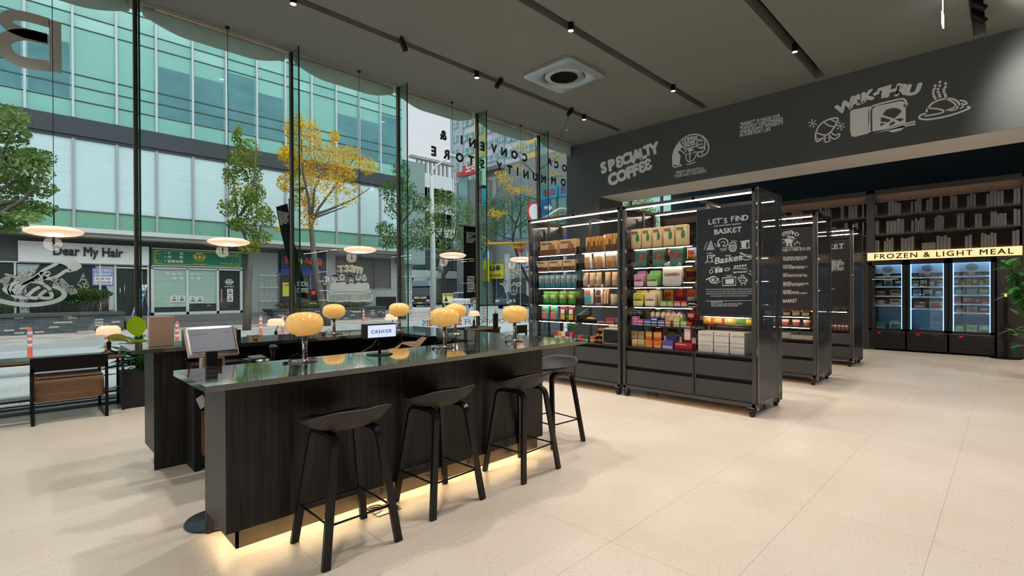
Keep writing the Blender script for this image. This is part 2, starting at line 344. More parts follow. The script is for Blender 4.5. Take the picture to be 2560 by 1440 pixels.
downlight(2448,46,'lit tilted spotlight in the rightmost track, nearer the bulkhead',tilt=(.35,-.8,-.75),z=5.12)
o=M().cyl((8.637,.612,4.86),(8.637,.612,5.2),.006,n=8).box((8.55,.605,4.86),(8.72,.62,5.03)).build('hanging_light',mat('white_lamp_panel',(240,244,250),.4,emit=(235,240,255),es=3))
tag(o,'thin bright white hanging panel light cut off by the top edge','light')
w1=at(1423,284,2,5.03); w2=Vector((8.9,7.9,4.9)); pts=[w1.lerp(w2,k/10)+Vector((0,0,-.35*math.sin(PI*k/10))) for k in range(11)]
tag(M().tube(pts,.004,5).build('loose_wire',BLK),'thin loose black wire sagging from an unlit ceiling spotlight','wire')
p=at(1417,324,2,5.19); tag(M().cyl((p.x,p.y,5.17),(p.x,p.y,5.2),.03,n=16).build('ceiling_sensor',WHT),'tiny white round sensor on the ceiling near the pier','sensor')
# spot lights of those lamps and of the same lamps further back in the shop
for p,d in SPOTON: light('SPOT','spot_beam',tuple(p),225,WARM,spot_size=R(115),spot_blend=1.0,shadow_soft_size=.08,aim=tuple(p+d))
for x,y in [(3,4.45),(-.2,6.5),(5.6,.3),(2.4,2.37),(-.6,.3),(5.5,-1.8),(2,-3.8),(8.8,-1.8),(8.6,-3.8),(-3,-2),(-3,3),(5.5,2.37)]:
    light('SPOT','spot_beam',(x,y,5.05),258,(1,.935,.86),spot_size=R(125),spot_blend=1.0,shadow_soft_size=.08,aim=(x,y,0))
for x,y in [(12.7,5.0),(12.7,2.2),(12.9,-.5),(12.9,-3.0)]:
    light('SPOT','spot_beam',(x,y,4.9),215,(1,.92,.83),spot_size=R(95),spot_blend=1.0,shadow_soft_size=.08,aim=(x,y,0))
# ================================================================== air conditioner
def cassette():
    cx,cy_=(6.25+7.345)/2,(4.96+6.055)/2; h=.53
    t=thing('ceiling_air_conditioner','square silver ceiling air conditioner with a round perforated grille','air conditioner',(cx,cy_,5.2))
    ring=M(); n=48; sq=[]; ci=[]
    def sqp(a):
        c,s_=math.cos(a),math.sin(a); k=h/max(abs(c),abs(s_)); return (c*k,s_*k)
    k0=[]
    for i in range(n):
        a=2*PI*(i+.5)/n; ring_pts=[]
        sq.append(sqp(a)); 
    vs=[(x,y,-.05) for x,y in sq]+[(math.cos(2*PI*(i+.5)/n)*.40,math.sin(2*PI*(i+.5)/n)*.40,-.085) for i in range(n)]+[(math.cos(2*PI*(i+.5)/n)*.375,math.sin(2*PI*(i+.5)/n)*.375,-.06) for i in range(n)]+[(math.cos(2*PI*(i+.5)/n)*.33,math.sin(2*PI*(i+.5)/n)*.33,0.03) for i in range(n)]
    fs=[]
    for b in range(3):
        for i in range(n): j=(i+1)%n; fs.append((b*n+i,b*n+n+i,b*n+n+j,b*n+j))
    ring.add(vs,fs,True); ring.add([(x,y,-.05) for x,y in sq]+[(x,y,0) for x,y in sq],[(i,(i+1)%n,n+(i+1)%n,n+i) for i in range(n)])
    SILV=mat('silver_plastic',(176,184,186),.35,.5); ring.build('panel',SILV,t)
    M().lathe([(0,-.06),(.30,-.06),(.335,-.05),(.345,-.03),(.34,-.01),(.0,-.01)],n=48).build('round_cover',SILV,t)
    d=M()
    for i in range(-13,14):
        for j in range(-13,14):
            x=i*.0185+(.009 if j%2 else 0); y=j*.017
            if x*x+y*y<.232**2: d.cyl((x,y,-.0625),(x,y,-.0605),.0068,n=6,smooth=False)
    d.build('perforation',mat('vent_hole_dark',(22,24,24),.9),t)
    M().lathe([(.24,-.0615),(.243,-.0625),(.246,-.0615)],n=48).build('grille_ring',SILV,t)
cassette()
# ================================================================== street
TEAL=(96,150,138)
def pavemat(name,c1,c2,c3,sx,sy,mort=(150,150,146)):
    m=D.materials.new(name); m.use_nodes=True; nt=m.node_tree; b=nt.nodes['Principled BSDF']
    g=nt.nodes.new('ShaderNodeNewGeometry'); br=nt.nodes.new('ShaderNodeTexBrick'); nt.links.new(g.outputs['Position'],br.inputs['Vector'])
    br.inputs['Color1'].default_value=col(c1); br.inputs['Color2'].default_value=col(c2); br.inputs['Mortar'].default_value=col(mort)
    br.inputs['Scale'].default_value=1; br.inputs['Brick Width'].default_value=sx; br.inputs['Row Height'].default_value=sy; br.inputs['Mortar Size'].default_value=.008
    n=nt.nodes.new('ShaderNodeTexNoise'); n.inputs['Scale'].default_value=.9; nt.links.new(g.outputs['Position'],n.inputs[0])
    cr=nt.nodes.new('ShaderNodeValToRGB'); cr.color_ramp.elements[0].position=.42; cr.color_ramp.elements[1].position=.58; nt.links.new(n.outputs[0],cr.inputs[0])
    mx=nt.nodes.new('ShaderNodeMix'); mx.data_type='RGBA'; nt.links.new(cr.outputs[0],mx.inputs[0]); nt.links.new(br.outputs[0],mx.inputs[6]); mx.inputs[7].default_value=col(c3)
    if c3 is None: pass
    nt.links.new(mx.outputs[2],b.inputs['Base Color']); b.inputs['Roughness'].default_value=.85; return m
ASPH=mat('asphalt',(186,190,190),.85,var=((1.2,6,1),.5,(200,204,203)),bump=((60,60,60),.3))
PAV=pavemat('grey_pavers',(214,215,211),(205,206,202),(220,220,216),.33,.16,(184,184,180))
RED=pavemat('red_and_grey_pavers',(190,162,156),(182,156,150),(192,192,186),.3,.3)
CONC=mat('kerb_concrete',(172,178,178),.85,var=((2,2,2),.6,(190,195,194)))
struct('street_ground',M().box((-40,YW+.2,-.4),(90,90,-.17)),ASPH)
struct('near_pavement',M().box((-15,9.9,-.17),(22,12.6,-.12)),PAV)
struct('near_kerb',M().box((-15,12.6,-.17),(22,12.85,-.06)),CONC)
struct('far_kerb',M().box((-25,18.9,-.17),(10.6,19.15,-.0)),CONC)
struct('far_sidewalk',M().box((-25,19.15,-.17),(10.6,25.6,-.005)),RED)
# the far pavement widens and turns away at the corner
c=M(); P0=[(10.6,18.9),(13.4,19.6),(18.5,25),(21,29),(10.6,29)]; c.prism(P0,-.17,-.004); struct('corner_sidewalk',c,RED)
c=M(); q=[(10.6,18.9),(13.4,19.6),(18.5,25),(21,29)]
for a,b in zip(q,q[1:]):
    a=Vector((*a,-.17)); b=Vector((*b,-.17)); d=(b-a); nrm=Vector((d.y,-d.x,0)).normalized()*.22; c.obox(a,d,nrm,(0,0,.17))
struct('corner_kerb',c,CONC)
struct('planting_strip',M().box((-15,8.2,-.17),(10.3,9.75,-.10)),mat('dry_soil',(128,120,104),.95,var=((3,3,3),.4,(150,146,128))))
struct('garden_edge',M().box((-15,9.75,-.17),(22,9.9,-.06)),CONC)
# white pebbles close to the glass: too many to count
rnd=random.Random(3); pb=M(); ico=[(-.5,-.5,0),(.5,-.5,0),(.5,.5,0),(-.5,.5,0),(-.3,-.3,.35),(.3,-.3,.35),(.3,.3,.35),(-.3,.3,.35)]
def pebble(mb,x,y,z,r):
    a=rnd.random()*PI; ex=rnd.uniform(.8,1.5); v=[]
    for k in range(6):
        t=a+k*PI/3; v.append((x+math.cos(t)*r*ex,y+math.sin(t)*r,z))
    for k in range(6):
        t=a+k*PI/3; v.append((x+math.cos(t)*r*ex*.6,y+math.sin(t)*r*.6,z+r*.6))
    v.append((x,y,z+r*.75))
    mb.add(v,[(k,(k+1)%6,6+(k+1)%6,6+k) for k in range(6)]+[(6+k,6+(k+1)%6,12) for k in range(6)],True)
for i in range(5200):
    pebble(pb,rnd.uniform(-2.5,6.5),rnd.uniform(8.24,9.45),-.1,rnd.uniform(.025,.05))
tag(pb.build('white_pebbles',mat('pebble_white',(205,203,198),.7)),'white pebbles spread along the foot of the glass outside','pebbles',kind='stuff')
for y,z in ((8.6,-.05),):
    tag(M().tube([(-2,y+.15,z+.02),(0,y+.1,z+.03),(1.6,y-.05,z+.05),(4,y+.1,z+.03),(6,y,z+.02)],.02,6).build('black_hose',BLK),'thin black hose lying on the white pebbles outside','hose')
# ================================================================== glass office building across the street
YB=24.3; ZL=[4.45,7.08]
TG=mat('teal_glass',(138,200,188),.12,spec=.9,var=((.22,1,.3),.35,(122,184,174)))
TG2=mat('pale_teal_glass',(158,212,204),.12,spec=.9,var=((.3,1,.4),.4,(140,198,188)))
TDK=mat('dark_teal_glass',(66,124,132),.08,spec=.9,var=((.7,1,1.3),.45,(92,150,154)))
MUL=mat('white_mullion',(196,204,210),.5); LN=mat('dark_joint',(40,62,66),.6); BAND=mat('slate_band',(62,68,76),.6,var=((1,1,3),.6,(54,60,68)))
BLD=mat('frosted_blind_glass',(204,228,232),.16,spec=.7,var=((.5,1,14),.7,(184,214,220))); GSP=mat('green_spandrel',(106,162,140),.25,spec=.7,var=((.8,1,.6),.5,(120,172,150)))
STN=mat('dark_stone',(74,80,80),.7,var=((3,3,3),.6,(92,97,97))); GRAN=mat('grey_granite',(150,158,158),.75,var=((.9,.9,1.6),.5,(168,174,174)))
mx=[-12.4+1.26*k for k in range(24)]; mx=[m_-.0 for m_ in mx]; mx=[x+(.18-mx[10]) for x in mx]
mx=[x for x in mx if x<15.2]; XE=15.42
t=thing('glass_office_building','tall teal glass office building with a slate band and shops at street level','building',(0,YB,0))
def bl(mb,name,m,sub=None): return mb.build(name,m,sub or t,world=True)
tp=16.5
zrow=[7.85,8.5,9.02,9.46,11.2,11.68,12.35,13.0,13.5,15.2,15.7,tp]
g=M(); g2=M()
rb=random.Random(11)
edges=[mx[0]]+mx[1:]+[XE]
dark=set()
for i in range(len(edges)-1):
    dk=rb.random()<.62 if edges[i]>-1.2 else True
    if abs(edges[i]-2.7)<.7: dk=False
    if dk: dark.add(i)
for i in range(len(edges)-1):
    for j in range(len(zrow)-1):
        tgt=g2 if (zrow[j]>=11.2 and (i+j)%3==0) else g
        tgt.box((edges[i],YB,zrow[j]),(edges[i+1],YB+.1,zrow[j+1]))
bl(g,'teal_pane_grid',TG); bl(g2,'pale_pane_grid',TG2)
for i in sorted(dark):
    a,b=edges[i]+.09,edges[i+1]-.09; w_=M().box((a,YB-.012,8.56),(b,YB,8.98)).box((a,YB-.012,9.06),(b,YB,9.42)).box((a,YB-.012,9.5),(b,YB,10.55 if i%3 else 11.1))
    bl(w_,'dark_window',TDK)
    if i%2: bl(M().box((a+.02,YB-.03,9.08),(b-.02,YB-.012,9.40)).box((a,YB-.02,9.04),(b,YB-.008,9.44)),'vent_sash',LN) if False else None
ln=M()
for z in zrow[1:-1]: ln.box((edges[0],YB-.02,z-.018),(XE,YB,z+.018))
bl(ln,'horizontal_joint',LN)
for x in mx:
    bl(M().box((x-.035,YB-.13,7.85),(x+.035,YB,tp)),'mullion',MUL)
bl(M().box((edges[0],YB-.10,7.2),(XE+.02,YB+.1,7.85)).box((edges[0],YB-.05,7.08),(XE+.02,YB+.1,7.2)),'slate_band',BAND)
for i in range(len(edges)-1):
    a,b=edges[i]+.035,edges[i+1]-.035
    bl(M().box((a,YB,4.47),(b,YB+.1,7.08)),'frosted_window',BLD)
for x in mx: bl(M().box((x-.04,YB-.10,3.72),(x+.04,YB,7.08)),'mullion',mat('grey_mullion',(160,168,170),.5))
bl(M().box((edges[0],YB,3.83),(XE,YB+.1,4.43)),'green_spandrel',GSP)
bl(M().box((edges[0],YB-.04,4.43),(XE,YB+.1,4.47)),'window_sill',SILL)
bl(M().box((edges[0],YB-.12,3.64),(XE,YB+.1,3.80)),'white_beam',mat('beam_white',(196,204,204),.6))
bl(M().box((edges[0],YB,3.5),(XE,25.25,3.66)),'shop_soffit',mat('beige_soffit',(158,158,146),.8))
# street level wall behind the shops
YG=25.2
bl(M().box((-12,YG,0),(16.6,YG+.4,3.66)),'street_level_wall',STN)
bl(M().box((XE,YB+.3,3.0),(17.2,YB+3,9.0)),'side_wing',mat('side_wing_grey',(128,150,150),.7))
bl(M().box((11.35,YG-.10,.0),(16.6,YG,3.66)),'granite_cladding',GRAN)
j=M()
for z in (.75,1.5,2.2): j.box((11.35,YG-.105,z-.008),(16.6,YG-.1,z+.008))
for x in (11.9,12.6,13.9,14.8,15.7): j.box((x-.006,YG-.105,0),(x+.006,YG-.1,3.6))
bl(j,'stone_joint',mat('joint_grey',(112,118,118),.9))
LV=mat('brown_louvre',(104,98,94),.6)
for a,b in ((11.9,12.95),(13.0,14.05),(14.1,15.1)):
    v=M()
    for k in range(15): z=1.62+k*.108; v.obox((a,YG-.16,z),(b-a,0,0),(0,.05,.07),(0,.01,-.01))
    v.box((a-.03,YG-.17,1.56),(a,YG-.1,3.25)).box((b,YG-.17,1.56),(b+.03,YG-.1,3.25)).box((a,YG-.17,3.22),(b,YG-.1,3.27))
    bl(v,'louvre_grille',LV)
bl(M().box((14.2,YG-.12,.35),(15.5,YG-.1,1.1)),'low_opening',BLK)
# ---- shops: each shop front is a thing
def board(name,label,cat,x0,x1,z0,z1,bm,y=YG-.22,d=.2):
    t=thing(name,label,cat,((x0+x1)/2,y,z0)); M().box((x0,y,z0),(x1,y+d,z1)).build('sign_panel',bm,t,world=True)
    return t
def face(y): return lambda p:Vector((p[0],y-p[2],p[1]))
def words(t,txt,x,z,w_,h_,m,y,name='lettering',bold=.02,ext=.01,sp=1.0,align='L',lsp=1.0):
    mb=M(); mb.text(txt,lambda p:Vector((x+p[0],y-p[2],z+p[1])),fit=(w_,h_),bold=bold,ext=ext,sp=sp,align=align,lsp=lsp); return mb.build(name,m,t,world=True)
INK=mat('sign_black',(40,42,44),.5); GOLD=mat('sign_gold',(196,176,72),.5); WH=mat('sign_white',(225,228,226),.5)
sg=board('hair_salon_sign','long white hair salon sign board with raised black lettering','sign',-.02,3.80,2.53,3.28,mat('sign_panel_white',(222,225,224),.5))
words(sg,'Dear My Hair',.90,2.70,2.05,.45,INK,YG-.22,bold=.02,ext=.05)
sg=board('green_shop_sign','green shop sign board with gold crest and white Korean words','sign',3.88,7.32,2.50,3.25,mat('sign_green',(20,112,82),.5))
M().box((3.88,YG-.235,2.5),(7.32,YG-.22,2.53)).box((3.88,YG-.235,3.22),(7.32,YG-.22,3.25)).build('pale_edge',WH,sg,world=True)
fr=M()
for a,b in (((4.0,2.58),(7.2,2.60)),((4.0,3.15),(7.2,3.17)),((3.98,2.6),(4.0,3.15)),((7.2,2.6),(7.22,3.15))): fr.box((a[0],YG-.228,a[1]),(b[0],YG-.22,b[1]))
for cx_,cz_ in ((4.1,2.68),(4.1,3.07),(7.1,2.68),(7.1,3.07)):
    for k in range(3): fr.tube([(cx_+math.cos(a)*(.04+.03*k),YG-.228,cz_+math.sin(a)*(.04+.025*k)) for a in [i*PI/5+k for i in range(8)]],.009,4)
fr.build('gold_border',GOLD,sg,world=True)
def crest(mb,cx_,cz_,s_,y):
    f=lambda p:Vector((cx_+p[0]*s_,y-p[2],cz_+p[1]*s_))
    mb.prism([(-.22,.25),(.22,.25),(.2,-.1),(0,-.35),(-.2,-.1)],0,.01,f)
    for sx in (-1,1):
        mb.prism([(sx*.3,-.35),(sx*.55,-.3),(sx*.75,.1),(sx*.6,.45),(sx*.45,.5),(sx*.5,.2),(sx*.35,.05)][::sx],0,.01,f)
        mb.prism([(sx*.25,.35),(sx*.5,.6),(sx*.35,.75),(sx*.15,.5)][::sx],0,.01,f)
        for k in range(3): mb.prism([(sx*(.6+.1*k),-.3+.25*k),(sx*(.8+.08*k),-.25+.25*k),(sx*(.7+.08*k),-.1+.25*k)][::sx],0,.01,f)
    mb.prism([(-.2,.4),(-.25,.7),(-.1,.55),(0,.8),(.1,.55),(.25,.7),(.2,.4)],0,.01,f); mb.prism([(-.5,-.45),(.5,-.45),(.4,-.55),(-.4,-.55)],0,.01,f)
c_=M(); crest(c_,5.60,2.93,.29,YG-.22); c_.build('gold_crest',GOLD,sg,world=True)
words(sg,'신중동 명품사',5.33,2.575,.54,.09,GOLD,YG-.22,bold=.01)
for i,(a_,b_) in enumerate((('수','선'),('세','탁'))):
    z=3.0-.165*i; words(sg,'• '+a_,4.33,z,.22,.12,WH,YG-.22); words(sg,b_,4.86,z,.13,.12,WH,YG-.22)
words(sg,'• 밑창보강',4.33,2.66,.66,.12,WH,YG-.22); words(sg,'WASH & DYE REPAIR SHOP',6.35,3.02,.62,.05,WH,YG-.22,bold=0); words(sg,'010-7566-8851',6.4,2.655,.55,.07,GOLD,YG-.22,bold=0)
ST=board('food_shop_sign','dark blue food shop sign with big orange Korean letters','sign',9.04,11.1,2.55,3.4,mat('sign_navy',(22,52,78),.6)); 
M().box((9.04,YG-.2,2.30),(11.1,YG-.02,2.66)).build('blue_band',mat('sign_blue',(28,62,140),.5),ST,world=True)
r_=M()
for z in (2.78,2.88,3.02,3.12): r_.box((9.1,YG-.24,z),(11.05,YG-.225,z+.012))
r_.build('rail',SILL,ST,world=True)
OR=mat('sign_orange',(205,92,58),.5); words(ST,'황토',9.15,2.78,.62,.36,mat('sign_red',(176,60,56),.5),YG-.24,bold=.03,ext=.04); words(ST,'식',10.12,2.75,.38,.38,OR,YG-.24,bold=.03,ext=.04); words(ST,'품',10.68,2.72,.38,.40,OR,YG-.24,bold=.03,ext=.04)
M().ell((9.93,YG-.26,2.92),(.14,.03,.16)).build('yellow_emblem',mat('sign_yellow',(214,196,70),.5),ST,world=True)
# shop fronts
SF=mat('shop_frame_white',(200,208,206),.5); IN=mat('shop_interior_dark',(44,56,56),.25,spec=.8); IN2=mat('shop_blind',(170,198,184),.4,var=((.4,1,16),.6,(148,178,166)))
fr=thing('hair_salon','dark glazed hair salon front with a decorated tree inside and a glass door','shop front',(1.2,YG,.45))
M().box((-1.6,YG-.06,.45),(3.78,YG,2.53)).build('dark_glazing',IN,fr,world=True)
f=M()
for x in (-.1,2.25,2.72,3.55,3.78): f.box((x-.03,YG-.12,.45),(x+.03,YG-.06,2.5))
f.box((2.75,YG-.11,2.37),(3.55,YG-.06,2.43)).box((-1.6,YG-.14,2.49),(3.8,YG-.05,2.54)); f.build('door_frame',SF,fr,world=True)
M().cyl((3.0,YG-.16,1.1),(3.0,YG-.16,1.75),.015).cyl((2.86,YG-.16,1.2),(2.86,YG-.16,1.6),.02).build('door_handle',STEEL,fr,world=True)
cu=clothmat('curtain_white',(205,220,224),.3); v=M()
v.add([(-.05,YG-.07,2.45),(.55,YG-.07,2.45),(.18,YG-.07,1.6),(.28,YG-.07,.6),(.02,YG-.07,.6)],[(0,1,2,3,4)]); v.build('curtain',cu,fr,world=True); v=M().add([(2.1,YG-.07,2.45),(2.7,YG-.07,2.45),(2.68,YG-.07,.7),(2.5,YG-.07,.7),(2.5,YG-.07,1.5)],[(0,1,2,3,4)]); v.build('curtain',cu,fr,world=True)
o=M(); rr=random.Random(5)
for k in range(110):
    h=rr.random(); x=1.75+rr.uniform(-1,1)*.46*(1-h)+.0; z=1.0+h*1.15; o.box((x-.016,YG-.08,z-.016),(x+.016,YG-.065,z+.016))
tag(o.build('tree_ornament',mat('ornament_light',(190,214,206),.5),fr,world=True),kind='stuff')
o=M()
for k in range(22):
    h=rr.random(); o.ell((1.75+rr.uniform(-1,1)*.42*(1-h),YG-.08,1.0+h*1.1),(.028,.02,.028),8,6)
tag(o.build('gold_ball',mat('ornament_gold',(190,160,90),.4),fr,world=True),kind='stuff')
ps=thing('salon_event_poster','lilac salon poster announcing a cut for 10,000 won in red','poster',(2.32,YG-.1,1.68)); M().box((2.02,YG-.10,1.68),(2.66,YG-.09,2.36)).build('sheet',mat('lilac',(140,146,205),.5),ps,world=True)
M().box((2.07,YG-.105,1.74),(2.62,YG-.10,2.03)).build('white_field',WH,ps,world=True)
words(ps,'디마헤어',2.09,2.22,.5,.10,WH,YG-.10,ext=.004); words(ps,'EVENT',2.09,2.08,.5,.09,WH,YG-.10,ext=.004); words(ps,'첫방문 커트',2.11,1.90,.46,.08,INK,YG-.105,ext=.004,bold=.01); words(ps,'10,000원',2.11,1.77,.46,.08,mat('sign_crimson',(190,50,80),.5),YG-.105,ext=.004)
fr=thing('repair_shop','white framed shop front with pale blinds and a dark glass door','shop front',(5.5,YG,.45))
M().box((3.86,YG-.07,.45),(7.35,YG,2.46)).build('dark_glazing',IN,fr,world=True)
for a,b,lo in ((3.98,5.12,.78),(5.2,6.28,.9)): M().box((a,YG-.10,lo),(b,YG-.07,2.38)).build('blind',IN2,fr,world=True)
f=M()
for x in (3.92,5.16,6.32,7.28): f.box((x-.05,YG-.16,.45),(x+.05,YG-.07,2.42))
f.box((3.87,YG-.16,2.38),(7.33,YG-.07,2.48)).box((3.87,YG-.16,.42),(7.33,YG-.07,.56)); f.build('door_frame',SF,fr,world=True)
for (tx,x,z,w_) in (('명 품 복',4.38,2.12,.58),('원 세 탁',5.26,2.12,.55),('밑 창',4.62,1.94,.40),('보 강',5.26,1.94,.40)): words(fr,tx,x,z,w_,.13,WH,YG-.115,ext=.004)
c_=M(); crest(c_,6.80,1.85,.2,YG-.08); c_.build('white_crest',WH,fr,world=True); words(fr,'신중동 명품사',6.6,1.62,.40,.07,WH,YG-.08,ext=.004,bold=.01)
M().box((6.43,YG-.2,.95),(6.48,YG-.16,1.55)).build('door_handle',mat('wood_handle',(176,140,100),.5),fr,world=True)
for i,(x,z,lb) in enumerate(((4.55,.98,'printed notice with a photo on the left pane of the repair shop'),(4.83,.98,'second printed notice on the left pane of the repair shop'),(5.24,.93,'printed notice with two photos on the middle pane of the repair shop'),(5.5,.93,'printed notice with small black words on the middle pane of the repair shop'),(6.70,1.27,'upper notice on the dark door of the repair shop'),(6.70,.97,'lower notice on the dark door of the repair shop'))):
    n_=thing('window_notice',lb,'notice',(x,YG-.12,z),0,'paper notices on the repair shop windows'); M().box((0,-.01,0),(.24,0,.28)).build('sheet',WH,n_); M().box((.04,-.013,.05),(.2,-.01,.15)).box((.07,-.013,.18),(.17,-.01,.24)).build('picture',mat('print_grey',(110,120,126),.6),n_)
fr=thing('food_shop','dark food shop front with a barred gate, glass door and yellow posters','shop front',(9.5,YG,.3))
M().box((8.9,YG-.06,.2),(11.0,YG,2.25)).build('dark_glazing',IN,fr,world=True)
M().box((7.6,YG-.05,.2),(8.95,YG,3.3)).build('stone_panel',mat('pale_stone_panel',(140,152,150),.7),fr,world=True)
f=M()
for x in (8.95,9.75,10.0,10.5,11.0): f.box((x-.035,YG-.12,.3),(x+.035,YG-.06,2.28))
f.box((8.9,YG-.13,2.24),(11.05,YG-.05,2.32)).box((10.0,YG-.13,.9),(11.0,YG-.06,.98)); f.build('door_frame',SILL,fr,world=True)
f=M()
for k in range(11): x=8.12+.075*k; f.box((x-.008,YG-.14,.25),(x+.008,YG-.12,2.2))
for z in (.25,.95,1.6,2.18): f.box((8.08,YG-.15,z),(8.93,YG-.12,z+.03))
f.build('barred_gate',SF,fr,world=True)
f=M().box((9.15,YG-.09,1.18),(9.62,YG-.07,1.86)); f.build('yellow_poster',mat('poster_yellow',(190,200,70),.5),fr,world=True)
words(fr,'개업',9.2,1.66,.36,.14,mat('sign_crimson',(190,50,80),.5),YG-.09,ext=.004)
f=M().box((10.02,YG-.1,1.5),(10.2,YG-.07,1.95)); f.build('white_sticker',WH,fr,world=True)
sb=thing('round_wall_sign','round white double faced sign sticking out from the shop corner','sign',(11.2,YG-.3,1.75)); M().cyl((-.05,0,.22),(.0,0,.22),.24,n=24).cyl((.05,0,.22),(.10,0,.22),.24,n=24).build('disc',WH,sb); M().box((-.056,-.09,.12),(-.05,.09,.32)).build('blue_square',mat('sign_blue',(28,62,140),.5),sb); M().box((-.02,0,.2),(.06,.3,.24)).build('bracket',SILL,sb)
sb=thing('red_led_sign','small black box sign with glowing red letters by the food shop','sign',(10.75,YG-.16,.95)); M().box((-.25,0,0),(.35,.08,.55)).build('case',BLK,sb)
M().text('오징어',lambda p:Vector((-.22+p[0],-.004-p[2],.3+p[1])),fit=(.2,.2),ext=.004,bold=.02).text('영업중',lambda p:Vector((.06+p[0],-.004-p[2],.3+p[1])),fit=(.24,.2),ext=.004,bold=.02).build('glowing_letters',mat('led_red',(220,40,40),.5,emit=(255,30,30),es=1.5),sb)
words_dark=None
tag(M().box((3.3,YG-.05,2.36),(3.72,YG-.3,2.42)).build('awning_light',WH),'small white tube lamp under the salon sign','lamp')
# stone steps before the repair shop
st=M()
for k in range(3): st.box((2.9,YG-.9-.45*(2-k)+.0,-.01+.15*k),(8.3,YG-.05,.15*(k+1)))
tag(st.build('stone_steps',mat('step_stone',(98,98,102),.7,var=((.6,4,4),.6,(122,122,124)))),kind='structure')
# planters with slate cladding
def slate():
    m=D.materials.new('slate_cladding'); m.use_nodes=True; nt=m.node_tree; b=nt.nodes['Principled BSDF']
    tc=nt.nodes.new('ShaderNodeTexCoord'); mp=nt.nodes.new('ShaderNodeMapping'); nt.links.new(tc.outputs['Object'],mp.inputs[0]); mp.inputs['Rotation'].default_value=(PI/2,0,0)
    br=nt.nodes.new('ShaderNodeTexBrick'); nt.links.new(mp.outputs[0],br.inputs['Vector']); br.inputs['Scale'].default_value=1; br.inputs['Brick Width'].default_value=.24; br.inputs['Row Height'].default_value=.05; br.inputs['Mortar Size'].default_value=.004
    br.inputs['Color1'].default_value=col((96,106,110)); br.inputs['Color2'].default_value=col((70,80,86)); br.inputs['Mortar'].default_value=col((30,36,40)); br.inputs['Bias'].default_value=0
    br2=nt.nodes.new('ShaderNodeTexBrick'); nt.links.new(mp.outputs[0],br2.inputs['Vector']); br2.inputs['Scale'].default_value=1; br2.inputs['Brick Width'].default_value=.24; br2.inputs['Row Height'].default_value=.05; br2.inputs['Mortar Size'].default_value=0; br2.inputs['Color1'].default_value=(0,0,0,1); br2.inputs['Color2'].default_value=(1,1,1,1); br2.inputs['Bias'].default_value=0
    gt=nt.nodes.new('ShaderNodeMath'); gt.operation='GREATER_THAN'; gt.inputs[1].default_value=.9; nt.links.new(br2.outputs[0],gt.inputs[0])
    mx_=nt.nodes.new('ShaderNodeMix'); mx_.data_type='RGBA'; nt.links.new(gt.outputs[0],mx_.inputs[0]); nt.links.new(br.outputs[0],mx_.inputs[6]); mx_.inputs[7].default_value=col((188,178,164))
    nt.links.new(mx_.outputs[2],b.inputs['Base Color']); b.inputs['Roughness'].default_value=.8; return m
SLT=slate(); SOIL=mat('bed_soil',(84,86,66),.95,var=((6,6,6),.4,(110,122,80)))
rl=random.Random(21)
def leaves(mb,c,r,n,s,flat=1.0,rng=rl,shell=.0):
    for _ in range(n):
        while True:
            p=Vector((rng.uniform(-1,1),rng.uniform(-1,1),rng.uniform(-1,1)))
            if p.length<=1 and p.length>=shell: break
        p=Vector(c)+Vector((p.x*r[0],p.y*r[1],p.z*r[2])); a=rng.random()*2*PI; q=rng.uniform(-.9,.9)
        u=Vector((math.cos(a),math.sin(a),q)).normalized(); v=u.orthogonal(); v.rotate(Matrix.Rotation(rng.random()*PI,3,u)); v.normalize(); k=s*rng.uniform(.6,1.3)
        i=len(mb.v); mb.v+=[p-u*k*.5,p+v*k*.42,p+u*k*.5,p-v*k*.42]; mb.f.append((i,i+1,i+2,i+3)); mb.sm.append(False)
def leafmat(name,c1,c2):
    m=clothmat(name,c1,.35); nt=m.node_tree; g=nt.nodes.new('ShaderNodeNewGeometry'); n=nt.nodes.new('ShaderNodeTexNoise'); n.inputs['Scale'].default_value=2.2; nt.links.new(g.outputs['Position'],n.inputs[0])
    cr=nt.nodes.new('ShaderNodeValToRGB'); cr.color_ramp.elements[0].color=col(c1); cr.color_ramp.elements[1].color=col(c2); cr.color_ramp.elements[0].position=.4; cr.color_ramp.elements[1].position=.6; nt.links.new(n.outputs[0],cr.inputs[0])
    for d in nt.nodes:
        if d.type in('BSDF_DIFFUSE','BSDF_TRANSLUCENT'): nt.links.new(cr.outputs[0],d.inputs[0])
    return m
HEDGE=leafmat('hedge_green',(60,92,52),(96,122,66)); TWIG=mat('twig_brown',(86,78,66),.9); BARK=mat('bark',(112,108,98),.9,var=((6,6,1.2),.5,(80,77,70)),bump=((26,26,3),.9))
pl=thing('slate_planter','long slate clad street planter in front of the hair salon','planter',(0,23.2,0))
M().box((-9,23.2,0),(2.75,24.6,.62)).build('slate_wall',SLT,pl,world=True); M().box((-9.05,23.12,.60),(2.8,24.65,.68)).build('coping',mat('planter_coping',(70,78,78),.7),pl,world=True); M().box((-9,23.35,.66),(2.6,24.5,.70)).build('soil',SOIL,pl,world=True)
h=thing('clipped_hedge','dark clipped hedge with bare stems growing in the left slate planter','hedge',(1.2,23.9,.7)); b=M(); leaves(b,(1.45,23.9,1.36),(1.1,.35,.20),5200,.055); leaves(b,(1.3,23.9,1.1),(1.05,.3,.16),900,.05); b.build('foliage',HEDGE,h,world=True)
b=M()
for k in range(60):
    x=rl.uniform(.4,2.4); b.tube([(x,23.9+rl.uniform(-.25,.25),.7),(x+rl.uniform(-.12,.12),23.9,1.3)],.009,4)
b.build('stems',TWIG,h,world=True)
